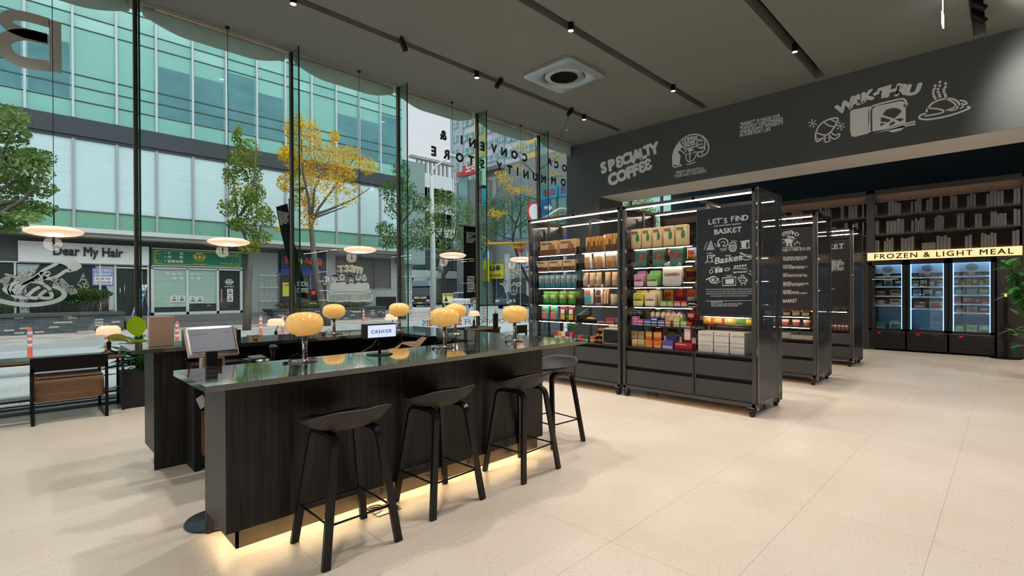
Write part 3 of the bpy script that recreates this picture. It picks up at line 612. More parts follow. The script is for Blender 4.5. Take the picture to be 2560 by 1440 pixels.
def bush(loc,r,n,m,label,s=.05,stem=True):
    h=thing('garden_shrub',label,'shrub',loc); b=M(); leaves(b,(0,0,r[2]*1.1),r,n,s); b.build('foliage',m,h); b=M()
    for k in range(9): b.tube([(0,0,0),(rl.uniform(-.7,.7)*r[0],rl.uniform(-.5,.5)*r[1],r[2]*rl.uniform(.8,1.6))],.01,4)
    b.build('stems',TWIG,h); return h
bush((-.45,23.8,.68),(.45,.4,.3),700,leafmat('dull_green',(70,90,56),(100,112,76)),'small dull green shrub at the far left end of the left planter')
bush((.35,24.1,.68),(.75,.35,.75),1500,leafmat('maroon_leaf',(96,66,66),(122,92,84)),'maroon leaved shrub behind the bread drawing, in front of the salon window')
pl=thing('slate_planter','slate clad street planter with a low hedge, before the louvred wall','planter',(11,23.4,0))
P=[(8.2,23.6),(9.4,23.2),(12.2,23.2),(13.6,23.5),(14.2,24.1),(14.2,24.9),(8.2,24.9)]
M().prism(P,0,.55).build('slate_wall',SLT,pl,world=True); M().prism([(x+(x-11.2)*.02,y+(y-24.2)*.06) for x,y in P],.53,.60).build('coping',mat('planter_coping',(70,78,78),.7),pl,world=True)
h=thing('clipped_hedge','low clipped hedge in the planter beside the grey stone wall','hedge',(11,24.1,.6)); b=M(); leaves(b,(10.9,24.1,.76),(2.6,.4,.2),5000,.055); b.build('foliage',leafmat('hedge_dull',(92,104,66),(124,130,84)),h,world=True)
# ================================================================== trees
def tree(label,base,trunk,branches,clumps,m,name='street_tree',ls=.11,r0=.13,cat='tree',bm=None,n_per=260):
    """trunk: list of points from the base up; branches: (start index, points); clumps: (centre, radii)"""
    t=thing(name,label,cat,base); b=M(); n=len(trunk)
    b.tube(trunk,[r0*(1-.55*k/(n-1)) for k in range(n)],9)
    for br in branches: b.tube(br,[r0*.42*(1-.75*k/(len(br)-1)) for k in range(len(br))],5)
    b.build('trunk',bm or BARK,t,world=True); f=M()
    for c in clumps: leaves(f,c[0],c[1],int(n_per*1.7*c[2]) if len(c)>2 else n_per,ls)
    f.build('foliage',m,t,world=True); return t
def PY(y): return lambda a,b:at(a,b,1,y)
def grow(label,y,trunk,brs,clumps,m,ls,r0,seed,per=240,name='street_tree',dy=.8,bm=None):
    """pixel outline of a tree standing in the plane y, spread in depth"""
    q=PY(y); rg=random.Random(seed); T=[q(*p) for p in trunk]; T[0].z=0 if y>19 else -.1; B=[]
    for br in brs:
        o=[]; off=rg.uniform(-dy,dy)
        for k,p in enumerate(br): v=q(*p); v.y+=off*k/(len(br)); o.append(v)
        B.append(o)
    C=[]
    for c in clumps:
        v=q(c[0],c[1]); s=(v-Vector((0,0,H))).dot(_fw)/F; v.y+=rg.uniform(-dy,dy)*.6; C.append((v,(c[2]*s,max(.3,c[2]*s*.8),c[3]*s),c[4] if len(c)>4 else 1.0))
    return tree(label,T[0],T,B,C,m,name=name,ls=ls,r0=r0,n_per=per,bm=bm)
GING=leafmat('ginkgo_yellow',(226,180,40),(238,206,84)); GRN=leafmat('ginkgo_green',(104,134,52),(150,158,70)); MID=leafmat('leaf_green',(72,108,58),(112,142,76)); LOOSE=leafmat('leaf_pale_green',(98,124,76),(140,158,100))
grow('yellow ginkgo tree with a leaning trunk outside the second window bay',19.9,[(818,832),(806,760),(790,680),(781,600),(776,545)],
 [[(776,545),(768,500),(752,440),(745,380),(740,320)],[(778,560),(800,520),(842,468),(905,380)],[(778,550),(790,470),(830,400)],[(740,400),(700,360)],[(776,540),(820,525),(880,500),(925,470)],[(760,470),(720,480)],[(780,545),(800,540),(870,515)]],
 [(737,318,18,38,1.0),(762,345,34,45,1.6),(718,395,28,34,1.2),(770,410,40,45,2),(820,390,38,32,1.6),(880,388,40,28,1.5),(905,420,28,22,.9),(850,430,45,26,1.5),(735,455,38,30,1.5),(800,458,50,30,1.3),(775,505,34,36,1.6),(880,465,40,22,.6),(840,500,50,22,.45),(700,390,18,20,.5),(770,555,26,20,.5),(760,300,10,26,.4),(832,345,14,18,.5),(697,574,14,7,.3)],GING,.085,.17,1,240)
grow('green ginkgo tree with a forked trunk outside the second window bay',19.8,[(617,823),(620,760),(622,700),(626,655),(630,620)],
 [[(628,640),(615,590),(600,540),(597,480),(590,420)],[(630,625),(650,590),(668,550)],[(600,540),(625,490),(630,430),(628,360)],[(615,585),(590,560)],[(612,500),(640,470)]],
 [(598,345,12,28,.5),(625,380,30,36,1.3),(590,400,26,26,1),(580,440,20,30,.8),(630,430,30,30,1.2),(640,480,26,30,1.1),(600,490,32,30,1.1),(570,520,26,24,.9),(640,530,36,32,1.4),(612,560,34,24,1.0),(680,540,22,26,.8),(660,590,30,22,.9),(625,618,28,20,.8),(586,560,20,16,.5),(592,330,6,14,.2)],GRN,.085,.15,2,240)
grow('leafy green tree reaching in from the left edge of the picture',16.0,[(-60,800),(-50,640),(-40,560),(-30,480)],
 [[(-40,560),(10,530),(60,500),(110,440)],[(-50,600),(0,570),(50,560)],[(-30,480),(10,470),(60,440)],[(-30,480),(0,400),(30,330)],[(-40,520),(40,500),(130,540)]],
 [(15,300,50,26,1.2),(20,345,46,30,1.3),(45,385,50,26,1.2),(90,400,40,24,1.1),(60,430,60,28,1.4),(20,460,50,30,1.3),(90,470,44,26,.9),(40,510,50,26,1.1),(95,520,40,18,.6),(20,560,40,22,.9),(60,545,40,16,.6),(5,410,40,30,1.0)],leafmat('plane_green',(104,136,78),(150,172,110)),.085,.16,3,230,name='street_tree')
grow('green tree with a straight trunk at the corner of the glass building',21.5,[(1008,800),(1007,720),(1005,640),(1003,560)],
 [[(1003,560),(985,530),(965,520)],[(1003,560),(1030,520),(1050,500)],[(1004,600),(1000,480),(1000,440)],[(1005,620),(1030,600),(1060,590)],[(1006,630),(980,600),(950,580)]],
 [(1000,430,26,30,1),(985,475,30,30,1.2),(1025,480,30,34,1.3),(1000,520,36,30,1.3),(1045,510,30,26,1),(965,575,28,24,1),(1000,600,40,26,1.2),(1040,575,40,30,1.3),(1070,545,22,20,.6),(960,610,22,16,.6),(1060,610,26,18,.7)],MID,.1,.15,4,230)
grow('broad loose green tree behind the street lamp post',30,[(1112,770),(1108,690),(1112,650),(1104,600)],
 [[(1104,600),(1085,570),(1080,530)],[(1106,640),(1140,590),(1150,540)],[(1110,690),(1140,650),(1170,600)],[(1104,600),(1115,550),(1120,500)]],
 [(1110,500,44,30,1.6),(1085,530,40,34,1.6),(1140,525,44,34,1.6),(1170,545,36,34,1.4),(1090,575,44,30,1.5),(1130,575,50,30,1.5),(1175,590,34,30,1.2),(1100,615,44,20,.8),(1150,630,34,24,.7)],LOOSE,.12,.2,5,300,bm=mat('dark_bark',(62,58,54),.9))
grow('green tree with dark twisting branches behind the hanging traffic signal arm',27,[(1345,790),(1330,720),(1300,660),(1282,600),(1290,560)],
 [[(1290,560),(1270,530),(1230,520)],[(1290,570),(1330,540),(1380,530)],[(1285,600),(1250,590),(1220,570)],[(1290,560),(1300,520),(1310,490)],[(1310,560),(1360,590),(1400,640)]],
 [(1240,520,44,34,1.5),(1290,510,44,34,1.4),(1340,520,44,32,1.4),(1390,545,34,30,1.1),(1260,560,44,28,1.2),(1320,565,44,24,1.0),(1225,580,30,26,.9),(1370,590,34,30,.8),(1410,600,26,40,.8),(1215,615,20,18,.5)],leafmat('leaf_grey_green',(84,108,76),(124,142,104)),.12,.14,6,300,bm=mat('dark_bark',(62,58,54),.9))
grow('young ginkgo with sparse yellow leaves near the end of the window wall',20.6,[(1347,800),(1347,650),(1344,520),(1341,420),(1339,350)],
 [[(1341,440),(1300,400),(1270,360)],[(1341,430),(1380,400),(1415,370)],[(1343,500),(1290,480),(1240,450)],[(1344,540),(1290,530),(1230,520)],[(1342,460),(1390,440),(1420,440)],[(1340,380),(1345,340)]],
 [(1290,375,20,14,.25),(1265,455,26,16,.4),(1240,440,18,12,.3),(1310,478,34,12,.5),(1270,480,26,10,.3),(1380,395,26,14,.3),(1410,380,16,12,.25),(1250,530,34,10,.4),(1230,540,16,12,.3),(1375,540,26,18,.5),(1345,560,16,10,.2),(1400,430,18,10,.2),(1300,420,16,10,.2)],GING,.09,.08,7,200)
# tree behind window 2
tr=tree('pale green tree seen through the far window beyond the dark pier',(19.6,11.5,0),[(19.6,11.5,-.1),(19.6,11.5,2.5),(19.5,11.5,4.2)],[[(19.5,11.5,3.4),(19.1,11.3,4.4)],[(19.5,11.5,3.4),(20,11.6,4.6)]],[((19.4,11.5,4.6),(.9,.9,1.0),4),((19.5,11.6,3.4),(.9,.8,.6),3)],leafmat('leaf_light',(128,148,90),(170,180,120)),ls=.1,r0=.1)
t=thing('blue_glass_building','blue green glazed building seen through the far window beyond the pier','building',(26,16,0)); M().box((21.6,15,0),(52,16.3,14)).build('glazed_wall',TG2,t,world=True)
j=M(); 
for x in range(22,52,2): j.box((x,14.9,0),(x+.08,15,14))
for z in (2.5,4.4,6): j.box((21.6,14.92,z),(52,15,z+.08))
j.build('glazing_bar',SF,t,world=True)
# ================================================================== beyond the corner: towers, shops, vehicles, signs
BW=mat('pale_facade',(186,196,200),.8); 
def facade(name,label,ax,val,pl,pr,ptop,z0,m,depth=6,cat='building',ztop=None):
    a=at(pl,ptop[0],ax,val); b=at(pr,ptop[1],ax,val)
    zt=ztop or (a.z+b.z)/2
    t=thing(name,label,cat,((a.x+b.x)/2,(a.y+b.y)/2,0))
    mb=M()
    if ax==0: mb.box((val,a.y,z0),(val+depth,b.y,zt))
    else: mb.box((a.x,val,z0),(b.x,val+depth,zt))
    mb.build('facade_wall',m,t,world=True); return t,a,b,zt
XT=62
t,a,b,zt=facade('apartment_tower','tall pale apartment tower with yellow stripes behind the shops',0,XT,1128,1500,(200,200),0,mat('apartment_white',(214,220,226),.8),ztop=64)
ya,yb_=a.y,b.y; W_=mat('apartment_window',(120,160,160),.2); G_=mat('apartment_grey_stripe',(178,186,196),.8); Y_=mat('apartment_yellow_stripe',(224,196,120),.8)
nwin=0; cols=[]; y=ya-1.6; k=0
def yat(px_): return at(px_,400,0,XT).y
for pxa,pxb,mm in ((1128,1160,G_),(1188,1216,Y_),(1232,1262,G_),(1300,1318,G_),(1318,1352,Y_),(1352,1392,G_)):
    M().box((XT-.25,yat(pxb),0),(XT,yat(pxa),64)).build('coloured_stripe',mm,t,world=True)
more=M(); wins=[]
for i,pxc in enumerate((1143,1166,1180,1206,1226,1240,1258,1276,1290,1304,1325,1345,1368,1384,1410)):
    yc=yat(pxc)
    for j in range(15):
        z=14.0+2.75*j+(.4 if i%3==0 else 0)
        wins.append((yc,z))
wins.sort(key=lambda q:-q[0])
for n_,(yc,z) in enumerate(wins):
    wdt=.75
    mb=M() if n_<95 else more
    mb.box((XT-.4,yc-wdt,z),(XT-.25,yc+wdt,z+1.35))
    if n_<95: mb.build('apartment_window',W_,t,world=True)
tag(more.build('more_windows',W_,t,world=True),kind='stuff')
mbr=M()
for yc,z in wins: mbr.box((XT-.46,yc-.04,z),(XT-.4,yc+.04,z+1.35)).box((XT-.46,yc-.75,z+.4),(XT-.4,yc+.75,z+.47))
tag(mbr.build('window_bars',mat('white_frame_far',(232,236,238),.6),t,world=True),kind='stuff')
# white mid-rise with an open roof frame
t,a,b,zt=facade('white_office_block','white mid-rise block with an open roof frame beyond the lamp post',1,52,1028,1135,(432,440),0,mat('white_block',(200,208,208),.8))
for j in range(4):
    for i in range(7):
        x=lerp(a.x,b.x,(i+.5)/7); z=zt-2.4-3.1*j; M().box((x-.9,51.9,z-1.2),(x+.9,52,z+.6)).build('office_window',W_,t,world=True)
rf=M()
for k in range(8): x=lerp(a.x+1,b.x-1,k/7); rf.box((x-.12,52,zt),(x+.12,52.3,zt+1.7))
rf.box((a.x,51.8,zt+1.6),(b.x,52.6,zt+1.9)); rf.build('roof_frame',mat('roof_frame_grey',(150,156,154),.8),t,world=True)
# stone commercial building (plane x = const, seen from its street side)
XC=36
STB=mat('grey_stone_block',(150,156,154),.8,var=((.8,.8,.8),.5,(132,138,136))); GLZ=mat('bluish_glazing',(86,140,142),.12,spec=.8,var=((2,.7,.9),.5,(120,172,170))); BSG=mat('blue_sign',(40,160,188),.5); RSG=mat('red_sign',(196,56,64),.5)
t,a,b,zt=facade('stone_shopping_building','long grey stone commercial building with blue signs on the far side of the junction',0,XC,1196,1500,(400,400),0,STB,ztop=14.6)
def strip(tt,p1,p2,zt_,zb_,m,name,dx=.2,x=XC):
    y1=at(p1,500,0,x).y; y2=at(p2,500,0,x).y; return M().box((x-dx,y2,zb_),(x,y1,zt_)).build(name,m,tt,world=True)
def zz(px_,py_,x=XC): return at(px_,py_,0,x).z
z1,z2=zz(1260,505),zz(1260,520); z3=zz(1260,600)
strip(t,1200,1500,z1-.2,z3,GLZ,'upper_glazing',.1)
jb=M()
for k in range(14): y=lerp(at(1205,500,0,XC).y,at(1500,500,0,XC).y,k/13); jb.box((XC-.25,y-.06,z3),(XC-.1,y+.06,z1))
jb.build('glazing_bar',SILL,t,world=True)
for p1,p2,tx in ((1222,1252,'헬스 레드701'),(1288,1312,'헬스 골프'),(1358,1398,'레드701'),(1402,1425,'골프 당구')):
    o_=strip(t,p1,p2,z1+.55,z1-.55,BSG,'blue_sign_board',.3); y1=at(p1,500,0,XC).y; y2=at(p2,500,0,XC).y
    M().text(tx,lambda p:Vector((XC-.3-p[2],y1-.25-p[0],z1-.35+p[1])),fit=(abs(y1-y2)-.5,.75),ext=.03,bold=.02).build('sign_lettering',RSG,o_ if False else t,world=True)
strip(t,1200,1262,14.6,14.2,mat('roof_edge',(120,126,124),.8),'roof_edge',.6)
strip(t,1216,1240,13.6,10.6,mat('pale_green_panel',(196,206,190),.8),'pale_panel',.1)
za,zb=zz(1240,661),zz(1240,697)
o_=strip(t,1219,1264,za,zb,mat('yellow_sign',(206,208,52),.5),'yellow_sign_board',.5); y1=at(1219,680,0,XC).y; y2=at(1264,680,0,XC).y; wd=y1-y2
M().text('해나루',lambda p:Vector((XC-.5-p[2],y1-wd*.04-p[0],lerp(zb,za,.48)+p[1])),fit=(wd*.88,(za-zb)*.42),ext=.03,bold=.03).build('sign_lettering',mat('sign_ink_blue',(40,46,90),.5),t,world=True)
M().text('"7080" 라이브',lambda p:Vector((XC-.5-p[2],y1-wd*.04-p[0],lerp(zb,za,.10)+p[1])),fit=(wd*.9,(za-zb)*.25),ext=.03,bold=.02).build('sign_lettering',RSG,t,world=True)
o_=strip(t,1302,1330,zz(1310,663),zz(1310,676),WH,'white_sign_board',.5); y1=at(1303,680,0,XC).y
M().text('SOOP',lambda p:Vector((XC-.5-p[2],y1-.1-p[0],zz(1310,674)+p[1])),fit=(1.4,.35),ext=.02,bold=.02).build('sign_lettering',mat('sign_ink_blue',(40,46,90),.5),t,world=True)
strip(t,1200,1500,zb+.0,0,mat('dark_shop_row',(70,76,78),.4,spec=.6),'shop_openings',.08)
for p1,p2 in ((1266,1276),(1320,1330),(1200,1206)): strip(t,p1,p2,za+1.0,0,BW,'pale_pier',.3)
# building with the arched window and red sign at its corner
XD=34
t,a,b,zt=facade('arched_window_building','grey building with a tall arched window and a red sign near the lamp post',0,XD,1141,1197,(425,425),0,mat('grey_render',(128,132,130),.8),ztop=13.2)
y0=at(1150,450,0,XD).y; y1=at(1171,450,0,XD).y; zc_=zz(1160,452,XD); zl=zz(1160,560,XD); pts=[(y0,zl),(y1,zl)]+[((y0+y1)/2+(y1-y0)/2*math.cos(q),zc_+(abs(y1-y0)/2)*math.sin(q)) for q in [PI*k/12 for k in range(13)]]
M().prism(pts,0,.15,lambda p:Vector((XD-p[2],p[0],p[1]))).build('arched_window',GLZ,t,world=True)
strip(t,1164,1192,zz(1180,413,XD),zz(1180,438,XD),RSG,'red_sign_board',.4,XD); y1=at(1171,430,0,XD).y
M().text('노래',lambda p:Vector((XD-.4-p[2],y1-p[0],zz(1180,434,XD)+p[1])),fit=(1.9,1.15),ext=.03,bold=.03).build('sign_lettering',WH,t,world=True)
for p_,c_ in ((1149,mat('disc_red',(200,70,70),.5)),(1160,mat('disc_green',(30,110,84),.5))): v=at(p_,437,0,XD); M().cyl((v.x-.2,v.y,v.z),(v.x,v.y,v.z),.36,n=16).build('round_emblem',c_,t,world=True)
t2=thing('vertical_shop_sign','tall pale green vertical sign standing at the edge of the arched building','sign',(XD-.6,at(1205,440,0,XD-.5).y,9)); y1=at(1198,440,0,XD-.5).y; y2=at(1215,440,0,XD-.5).y
M().box((XD-.9,y2,zz(1205,478,XD)),(XD-.5,y1,zz(1205,405,XD))).build('panel',mat('pale_green_sign',(196,214,190),.6),t2,world=True)
M().text('룸\n노\n래\n방',lambda p:Vector((XD-.9-p[2],y1-.15-p[0],zz(1205,474,XD)+p[1])),fit=(abs(y1-y2)*.7,3.0),ext=.03,bold=.02,lsp=.85).build('lettering',mat('sign_green2',(60,140,90),.5),t2,world=True)
t2=thing('vertical_shop_sign','tall cyan vertical sign on the front of the arched building','sign',(XD-.6,y1,7)); 
M().box((XD-.9,y2,zz(1205,520,XD)),(XD-.5,y1,zz(1205,470,XD))).build('panel',BSG,t2,world=True); M().text('가\n라\n오\n케',lambda p:Vector((XD-.9-p[2],y1-.3-p[0],zz(1205,517,XD)+p[1])),fit=(.5,2.2),ext=.03,bold=.02,lsp=.85).build('lettering',RSG,t2,world=True)
# dark shop block left of it, behind the truck
t,a,b,zt=facade('dark_glass_shops','dark two storey shop block with a pale band behind the black truck',1,47,1018,1170,(560,560),0,mat('shop_block_grey',(120,126,124),.8),ztop=6.4)
M().box((a.x,46.8,3.9),(b.x,47,6.1)).build('upper_glazing',mat('far_dark_glass',(60,82,82),.2,spec=.7),t,world=True)
M().box((a.x,46.7,2.9),(b.x,47,3.8)).build('pale_band',BW,t,world=True); M().box((a.x,46.9,0),(b.x,47,2.8)).build('shop_openings',mat('dark_shop_row',(70,76,78),.4),t,world=True)
v=at(1063,690,1,46.6); M().text('Kyobo',lambda p:Vector((v.x+p[0],46.7-p[2],v.z+p[1])),fit=(1.7,.7),ext=.03,bold=.02).build('sign_lettering',WH,t,world=True)
for k in range(5): x=lerp(a.x+.5,b.x-.5,k/4); M().box((x-.08,46.7,3.9),(x+.08,46.8,6.1)).build('glazing_bar',SILL,t,world=True)
t2=thing('vertical_shop_sign','yellow and red vertical sign beside the big yellow shop sign','sign',(35,at(1212,680,0,34.5).y,4)); y1=at(1207,680,0,34.5).y; y2=at(1217.5,680,0,34.5).y
M().box((34.5,y2,zz(1212,703,34.5)),(34.8,y1,zz(1212,650,34.5))).build('panel',mat('yellow_sign',(206,208,52),.5),t2,world=True); M().text('라\n이\n브',lambda p:Vector((34.5-p[2],y1-.12-p[0],zz(1212,700,34.5)+p[1])),fit=(abs(y1-y2)*.7,(zz(1212,672,34.5)-zz(1212,700,34.5))),ext=.02,bold=.03,lsp=.85).build('lettering',RSG,t2,world=True)
t2=thing('vertical_shop_sign','blue and white vertical sign above the narrow yellow sign','sign',(35,y1,5)); M().box((34.5,y2,zz(1212,648,34.5)),(34.8,at(1200,680,0,34.5).y,zz(1212,613,34.5))).build('panel',WH,t2,world=True)
M().prism([(y2,zz(1212,646,34.5)),(at(1203,680,0,34.5).y,zz(1212,646,34.5)),(y2,zz(1212,615,34.5))],0,.03,lambda p:Vector((34.49-p[2],p[0],p[1]))).build('blue_wedge',mat('wedge_blue',(30,120,180),.5),t2,world=True)
# ---- street furniture
GALV=mat('galvanised_pole',(196,204,204),.5); RC=mat('post_orange',(232,104,74),.5); RW=mat('post_white_band',(214,220,224),.4); YEL=mat('signal_yellow',(226,170,40),.5)
y=26.0; q=lambda px_,py_:at(px_,py_,1,y); bs=q(1083,786)
t=thing('street_lamp','tall pale street lamp post with a curved arm at the corner','street lamp',(bs.x,bs.y,-.17)); top=q(1078,440)
M().tube([(bs.x,y,-.17),(bs.x,y,4),(top.x,y,top.z)],[.2,.17,.12],12).build('pole',GALV,t,world=True); M().tube([top,q(1079,430),q(1086,418),q(1104,405),q(1124,394)],.06,8).build('arm',GALV,t,world=True)
M().ell(q(1132,391),(.42,.2,.13)).build('lamp_head',GALV,t,world=True)
M().tube([q(1084,670)+Vector((0,-.1,0)),q(1100,670)+Vector((0,-.1,0))],.04,6).cyl(q(1100,660)+Vector((0,-.1,0)),q(1100,682)+Vector((0,-.1,0)),.16,n=12).build('side_box',mat('side_box_grey',(120,126,124),.6),t,world=True)
def post(px_,py_,label,h=.75,r=.045,z=-.17):
    p=at(px_,py_,2,z); t=thing('traffic_post',label,'traffic post',p,0,'orange traffic posts along the far kerb'); M().lathe([(.0,0),(.14,0),(.12,.03),(r+.015,.05),(r,.08),(r,h-.03),(r*.6,h),(0,h)],n=14).build('post',RC,t)
    for k in range(3): M().lathe([(r+.002,h*(.40+.19*k)),(r+.004,h*(.405+.19*k)),(r+.004,h*(.485+.19*k)),(r+.002,h*(.49+.19*k))],n=14).build('reflective_band',RW,t)
for a_ in [(75,898,'orange traffic post with silver bands at the far left kerb'),(267,886,'orange traffic post half hidden behind the left table lamp with a cream shade'),(443,868,'orange traffic post just showing behind the beige box on the counter'),(652,842,'orange traffic post behind the cash register screen'),(707,838,'orange traffic post beside the cream table lamp and the big yellow lamp'),(909,812,'orange traffic post to the right of the leaning tree trunk'),(1076,815,'orange traffic post left of the second mushroom lamp'),(1149,812,'orange traffic post partly behind the rear mushroom lamp'),(1211,805,'orange traffic post by the table seen to the right of the window fin')]:
    post(a_[0],a_[1],a_[2])
for px_,py_,lb in ((1166,790,'short grey bollard with coloured bands left of the black banner'),(1188,785,'short grey bollard with coloured bands behind the black banner')):
    p=at(px_,py_,2,-.17); t=thing('bollard',lb,'bollard',p,0,'banded bollards at the crossing'); M().lathe([(0,0),(.14,0),(.14,.85),(.1,.9),(0,.92)],n=16).build('body',mat('bollard_grey',(186,190,188),.6),t)
    M().lathe([(.142,.68),(.145,.69),(.145,.74),(.142,.75)],n=16).build('blue_band',mat('band_blue',(70,100,160),.5),t); M().lathe([(.142,.76),(.145,.77),(.145,.82),(.142,.83)],n=16).build('red_band',RC,t)
y=24.0; a=q(1107,733); b=q(1132,757); t=thing('notice_board_sign','yellow and white warning sign on two posts at the crossing','sign',((a.x+b.x)/2,y,-.17))
M().box((a.x,y,b.z),(b.x,y+.05,a.z)).build('yellow_board',mat('board_yellow',(222,190,70),.5),t,world=True); M().box((a.x+.04,y-.01,b.z+.05),(b.x-.04,y,lerp(b.z,a.z,.62))).build('white_field',WH,t,world=True)
M().prism([(a.x+.08,b.z+.1),(a.x+.38,b.z+.1),(a.x+.23,b.z+.42)],0,.01,lambda p:Vector((p[0],y-.01-p[2],p[1]))).build('blue_triangle',mat('sign_ink_blue',(40,46,90),.5),t,world=True)
M().text('외부차량 주차금지',lambda p:Vector((a.x+.08+p[0],y-.003-p[2],lerp(b.z,a.z,.7)+p[1])),fit=(b.x-a.x-.15,.13),ext=.005).build('lettering',INK,t,world=True)
for k in (.25,.8): x=lerp(a.x,b.x,k); M().cyl((x,y+.07,-.17),(x,y+.07,b.z+.2),.03,n=8).build('post',GALV,t,world=True)
# yellow signal arm and road signs on the right
y=22.5; t=thing('traffic_signal_arm','yellow horizontal signal arm with a small yellow sign over the road','traffic sign',(q(1345,608).x,y,0)); M().tube([q(1212,609),q(1345,607)],.07,8).tube([q(1205,591),q(1212,594),q(1226,608)],.05,6).build('arm',YEL,t,world=True)
M().tube([q(1345,607),Vector((q(1345,607).x,y,-.17))],.12,8).build('post',YEL,t,world=True)
a=q(1277,612); b=q(1303,622); M().box((a.x,y-.15,b.z),(b.x,y-.1,a.z)).build('sign_board',YEL,t,world=True); M().text('어린이CCTV작동중',lambda p:Vector((a.x+.05+p[0],y-.15-p[2],b.z+.07+p[1])),fit=(b.x-a.x-.1,.17),ext=.005).build('lettering',INK,t,world=True)
def disc(px_,py_,r,m1,m2,label,y,bar=None):
    p=at(px_,py_,1,y); t=thing('round_road_sign',label,'road sign',p); M().cyl((0,0,0),(0,.03,0),r,n=28).build('rim',m1,t); M().cyl((0,-.01,0),(0,0,0),r*.76,n=28).build('face',m2,t)
    if bar: M().obox((-r*.6,-.015,-.08),(r*1.2,0,0),(0,.005,0),(0,0,.16)).build('bar',bar,t)
    M().cyl((0,.06,-p.z-.17),(0,.06,r),.03,n=8).build('post',GALV,t); return t
disc(1302,618,.42,RSG,RSG,'red no entry road sign behind the small yellow sign',26,WH)
disc(1337,531,.62,RSG,WH,'red ringed round road sign at the top beside the thin tree',18.5,None)
disc(1413,600,.36,RSG,mat('sign_blue2',(50,80,150),.5),'red and blue round road sign seen past the end of the shelf unit',17,None)
p=at(1368,518,1,18.3); t=thing('blue_arrow_sign','blue direction sign with a white arrow beside the red ringed sign','road sign',p); M().obox((-.42,0,-.48),(.9,0,.16),(0,.03,0),(-.12,0,.8)).build('blue_board',mat('road_blue',(44,104,176),.5),t)
M().prism([(-.28,-.14),(.12,-.07),(.1,-.22),(.42,.02),(.04,.22),(.06,.08),(-.3,0.01)],0,.01,lambda p:Vector((p[0]+.02,-.005-p[2],p[1]))).build('white_arrow',WH,t); M().cyl((0,.06,-p.z-.17),(0,.06,.3),.04,n=8).build('post',GALV,t)
y=17.5; tag(M().tube([at(1362,545,1,y),at(1380,532,1,y),at(1400,521,1,y),at(1416,522,1,y),at(1424,535,1,y),at(1425,560,1,y),Vector((at(1425,560,1,y).x,y,-.1))],.06,8).build('curved_white_rail',GALV),'curved white pole arching in front of the blue arrow sign','pole')
# ---- vehicles
CARG=mat('car_glass',(40,52,56),.08,spec=.9); TYRE=mat('tyre',(26,26,28),.8)
def car(label,loc,rz,paint,name='car'):
    t=thing(name,label,'car',loc,rz); b=M(); L_,Wd=4.5,1.78
    pr=[(-2.25,.35),(-2.25,.78),(-2.15,.88),(-1.55,.96),(1.2,.98),(2.0,.88),(2.25,.72),(2.25,.35)]
    b.prism(pr,-Wd/2,Wd/2,lambda p:Vector((p[0],p[2],p[1]))); b.build('body',paint,t,bevel=.06)
    c=M(); lo=[(-1.75,.93),(1.15,.95)]; hi=[(-1.0,1.40),(.35,1.42)]
    c.add([(-1.8,-.82,.93),(1.25,-.82,.93),(1.25,.82,.93),(-1.8,.82,.93),(-1.05,-.62,1.40),(.3,-.62,1.42),(.3,.62,1.42),(-1.05,.62,1.40)],[(0,1,5,4),(1,2,6,5),(2,3,7,6),(3,0,4,7)]); c.build('windows',CARG,t)
    M().add([(-1.08,-.64,1.39),(.33,-.64,1.41),(.33,.64,1.41),(-1.08,.64,1.39),(-.9,-.5,1.46),(.15,-.5,1.47),(.15,.5,1.47),(-.9,.5,1.46)],[(4,5,6,7),(0,1,5,4),(1,2,6,5),(2,3,7,6),(3,0,4,7),(3,2,1,0)]).build('roof',paint,t)
    for x in (-1.4,1.4):
        for s_ in (-1,1): M().cyl((x,s_*.70,.33),(x,s_*.92,.33),.33,n=20).build('wheel',TYRE,t)
    for s_ in (-1,1): M().box((-2.3,s_*.62-.2,.62),(-2.22,s_*.62+.2,.76)).build('headlight',mat('lamp_clear',(220,224,226),.2),t)
    return t
p=at(1290,770,2,-.17); car('dark car crossing in front of the silver one, right of the window fin',(p.x,p.y,-.17),R(16),mat('car_dark',(52,58,64),.15,coat=1,spec=.8))
p=at(1255,757,2,-.17); car('silver car parked behind the dark one near the yellow shop sign',(p.x+.8,p.y+2.5,-.17),R(6),mat('car_silver',(190,196,198),.2,.4,coat=1))
p=at(1118,770,2,-.17); car('white van like car half hidden behind the warning sign',(p.x+1.9,p.y+.6,-.17),R(55),mat('car_white',(214,220,222),.2,coat=1))
# black truck facing the camera
p=at(1062,768,2,-.17); rz=R(-150+180); t=thing('black_truck','black delivery truck with a pale phone number across its nose','truck',(p.x-.4,p.y+.2,-.17),R(-48))
TB=mat('truck_black',(26,30,32),.18,coat=1)
# local +x is forward... nose towards the camera side
b=M().prism([(0,.45),(0,1.15),(.12,1.25),(.38,1.95),(.5,2.05),(1.7,2.05),(1.7,.45)],-.95,.95,lambda q_:Vector((q_[2],q_[0],q_[1]))); b.build('cab',TB,t,bevel=.05)
M().add([(-.82,.12,1.27),(.82,.12,1.27),(.74,.36,1.9),(-.74,.36,1.9)],[(0,1,2,3)]).build('windscreen',CARG,t) 
M().prism([(.3,2.05),(.5,2.6),(1.2,2.95),(2.2,3.0),(2.2,2.05)],-.9,.9,lambda q_:Vector((q_[2],q_[0],q_[1]))).build('wind_deflector',mat('deflector',(96,112,124),.08,.3,coat=1),t,bevel=.08)
M().box((-1.05,2.0,.7),(1.05,6.2,3.0)).build('cargo_box',TB,t); M().box((-.95,-.12,.32),(.95,.1,.55)).build('bumper',mat('bumper_grey',(70,74,76),.4),t)
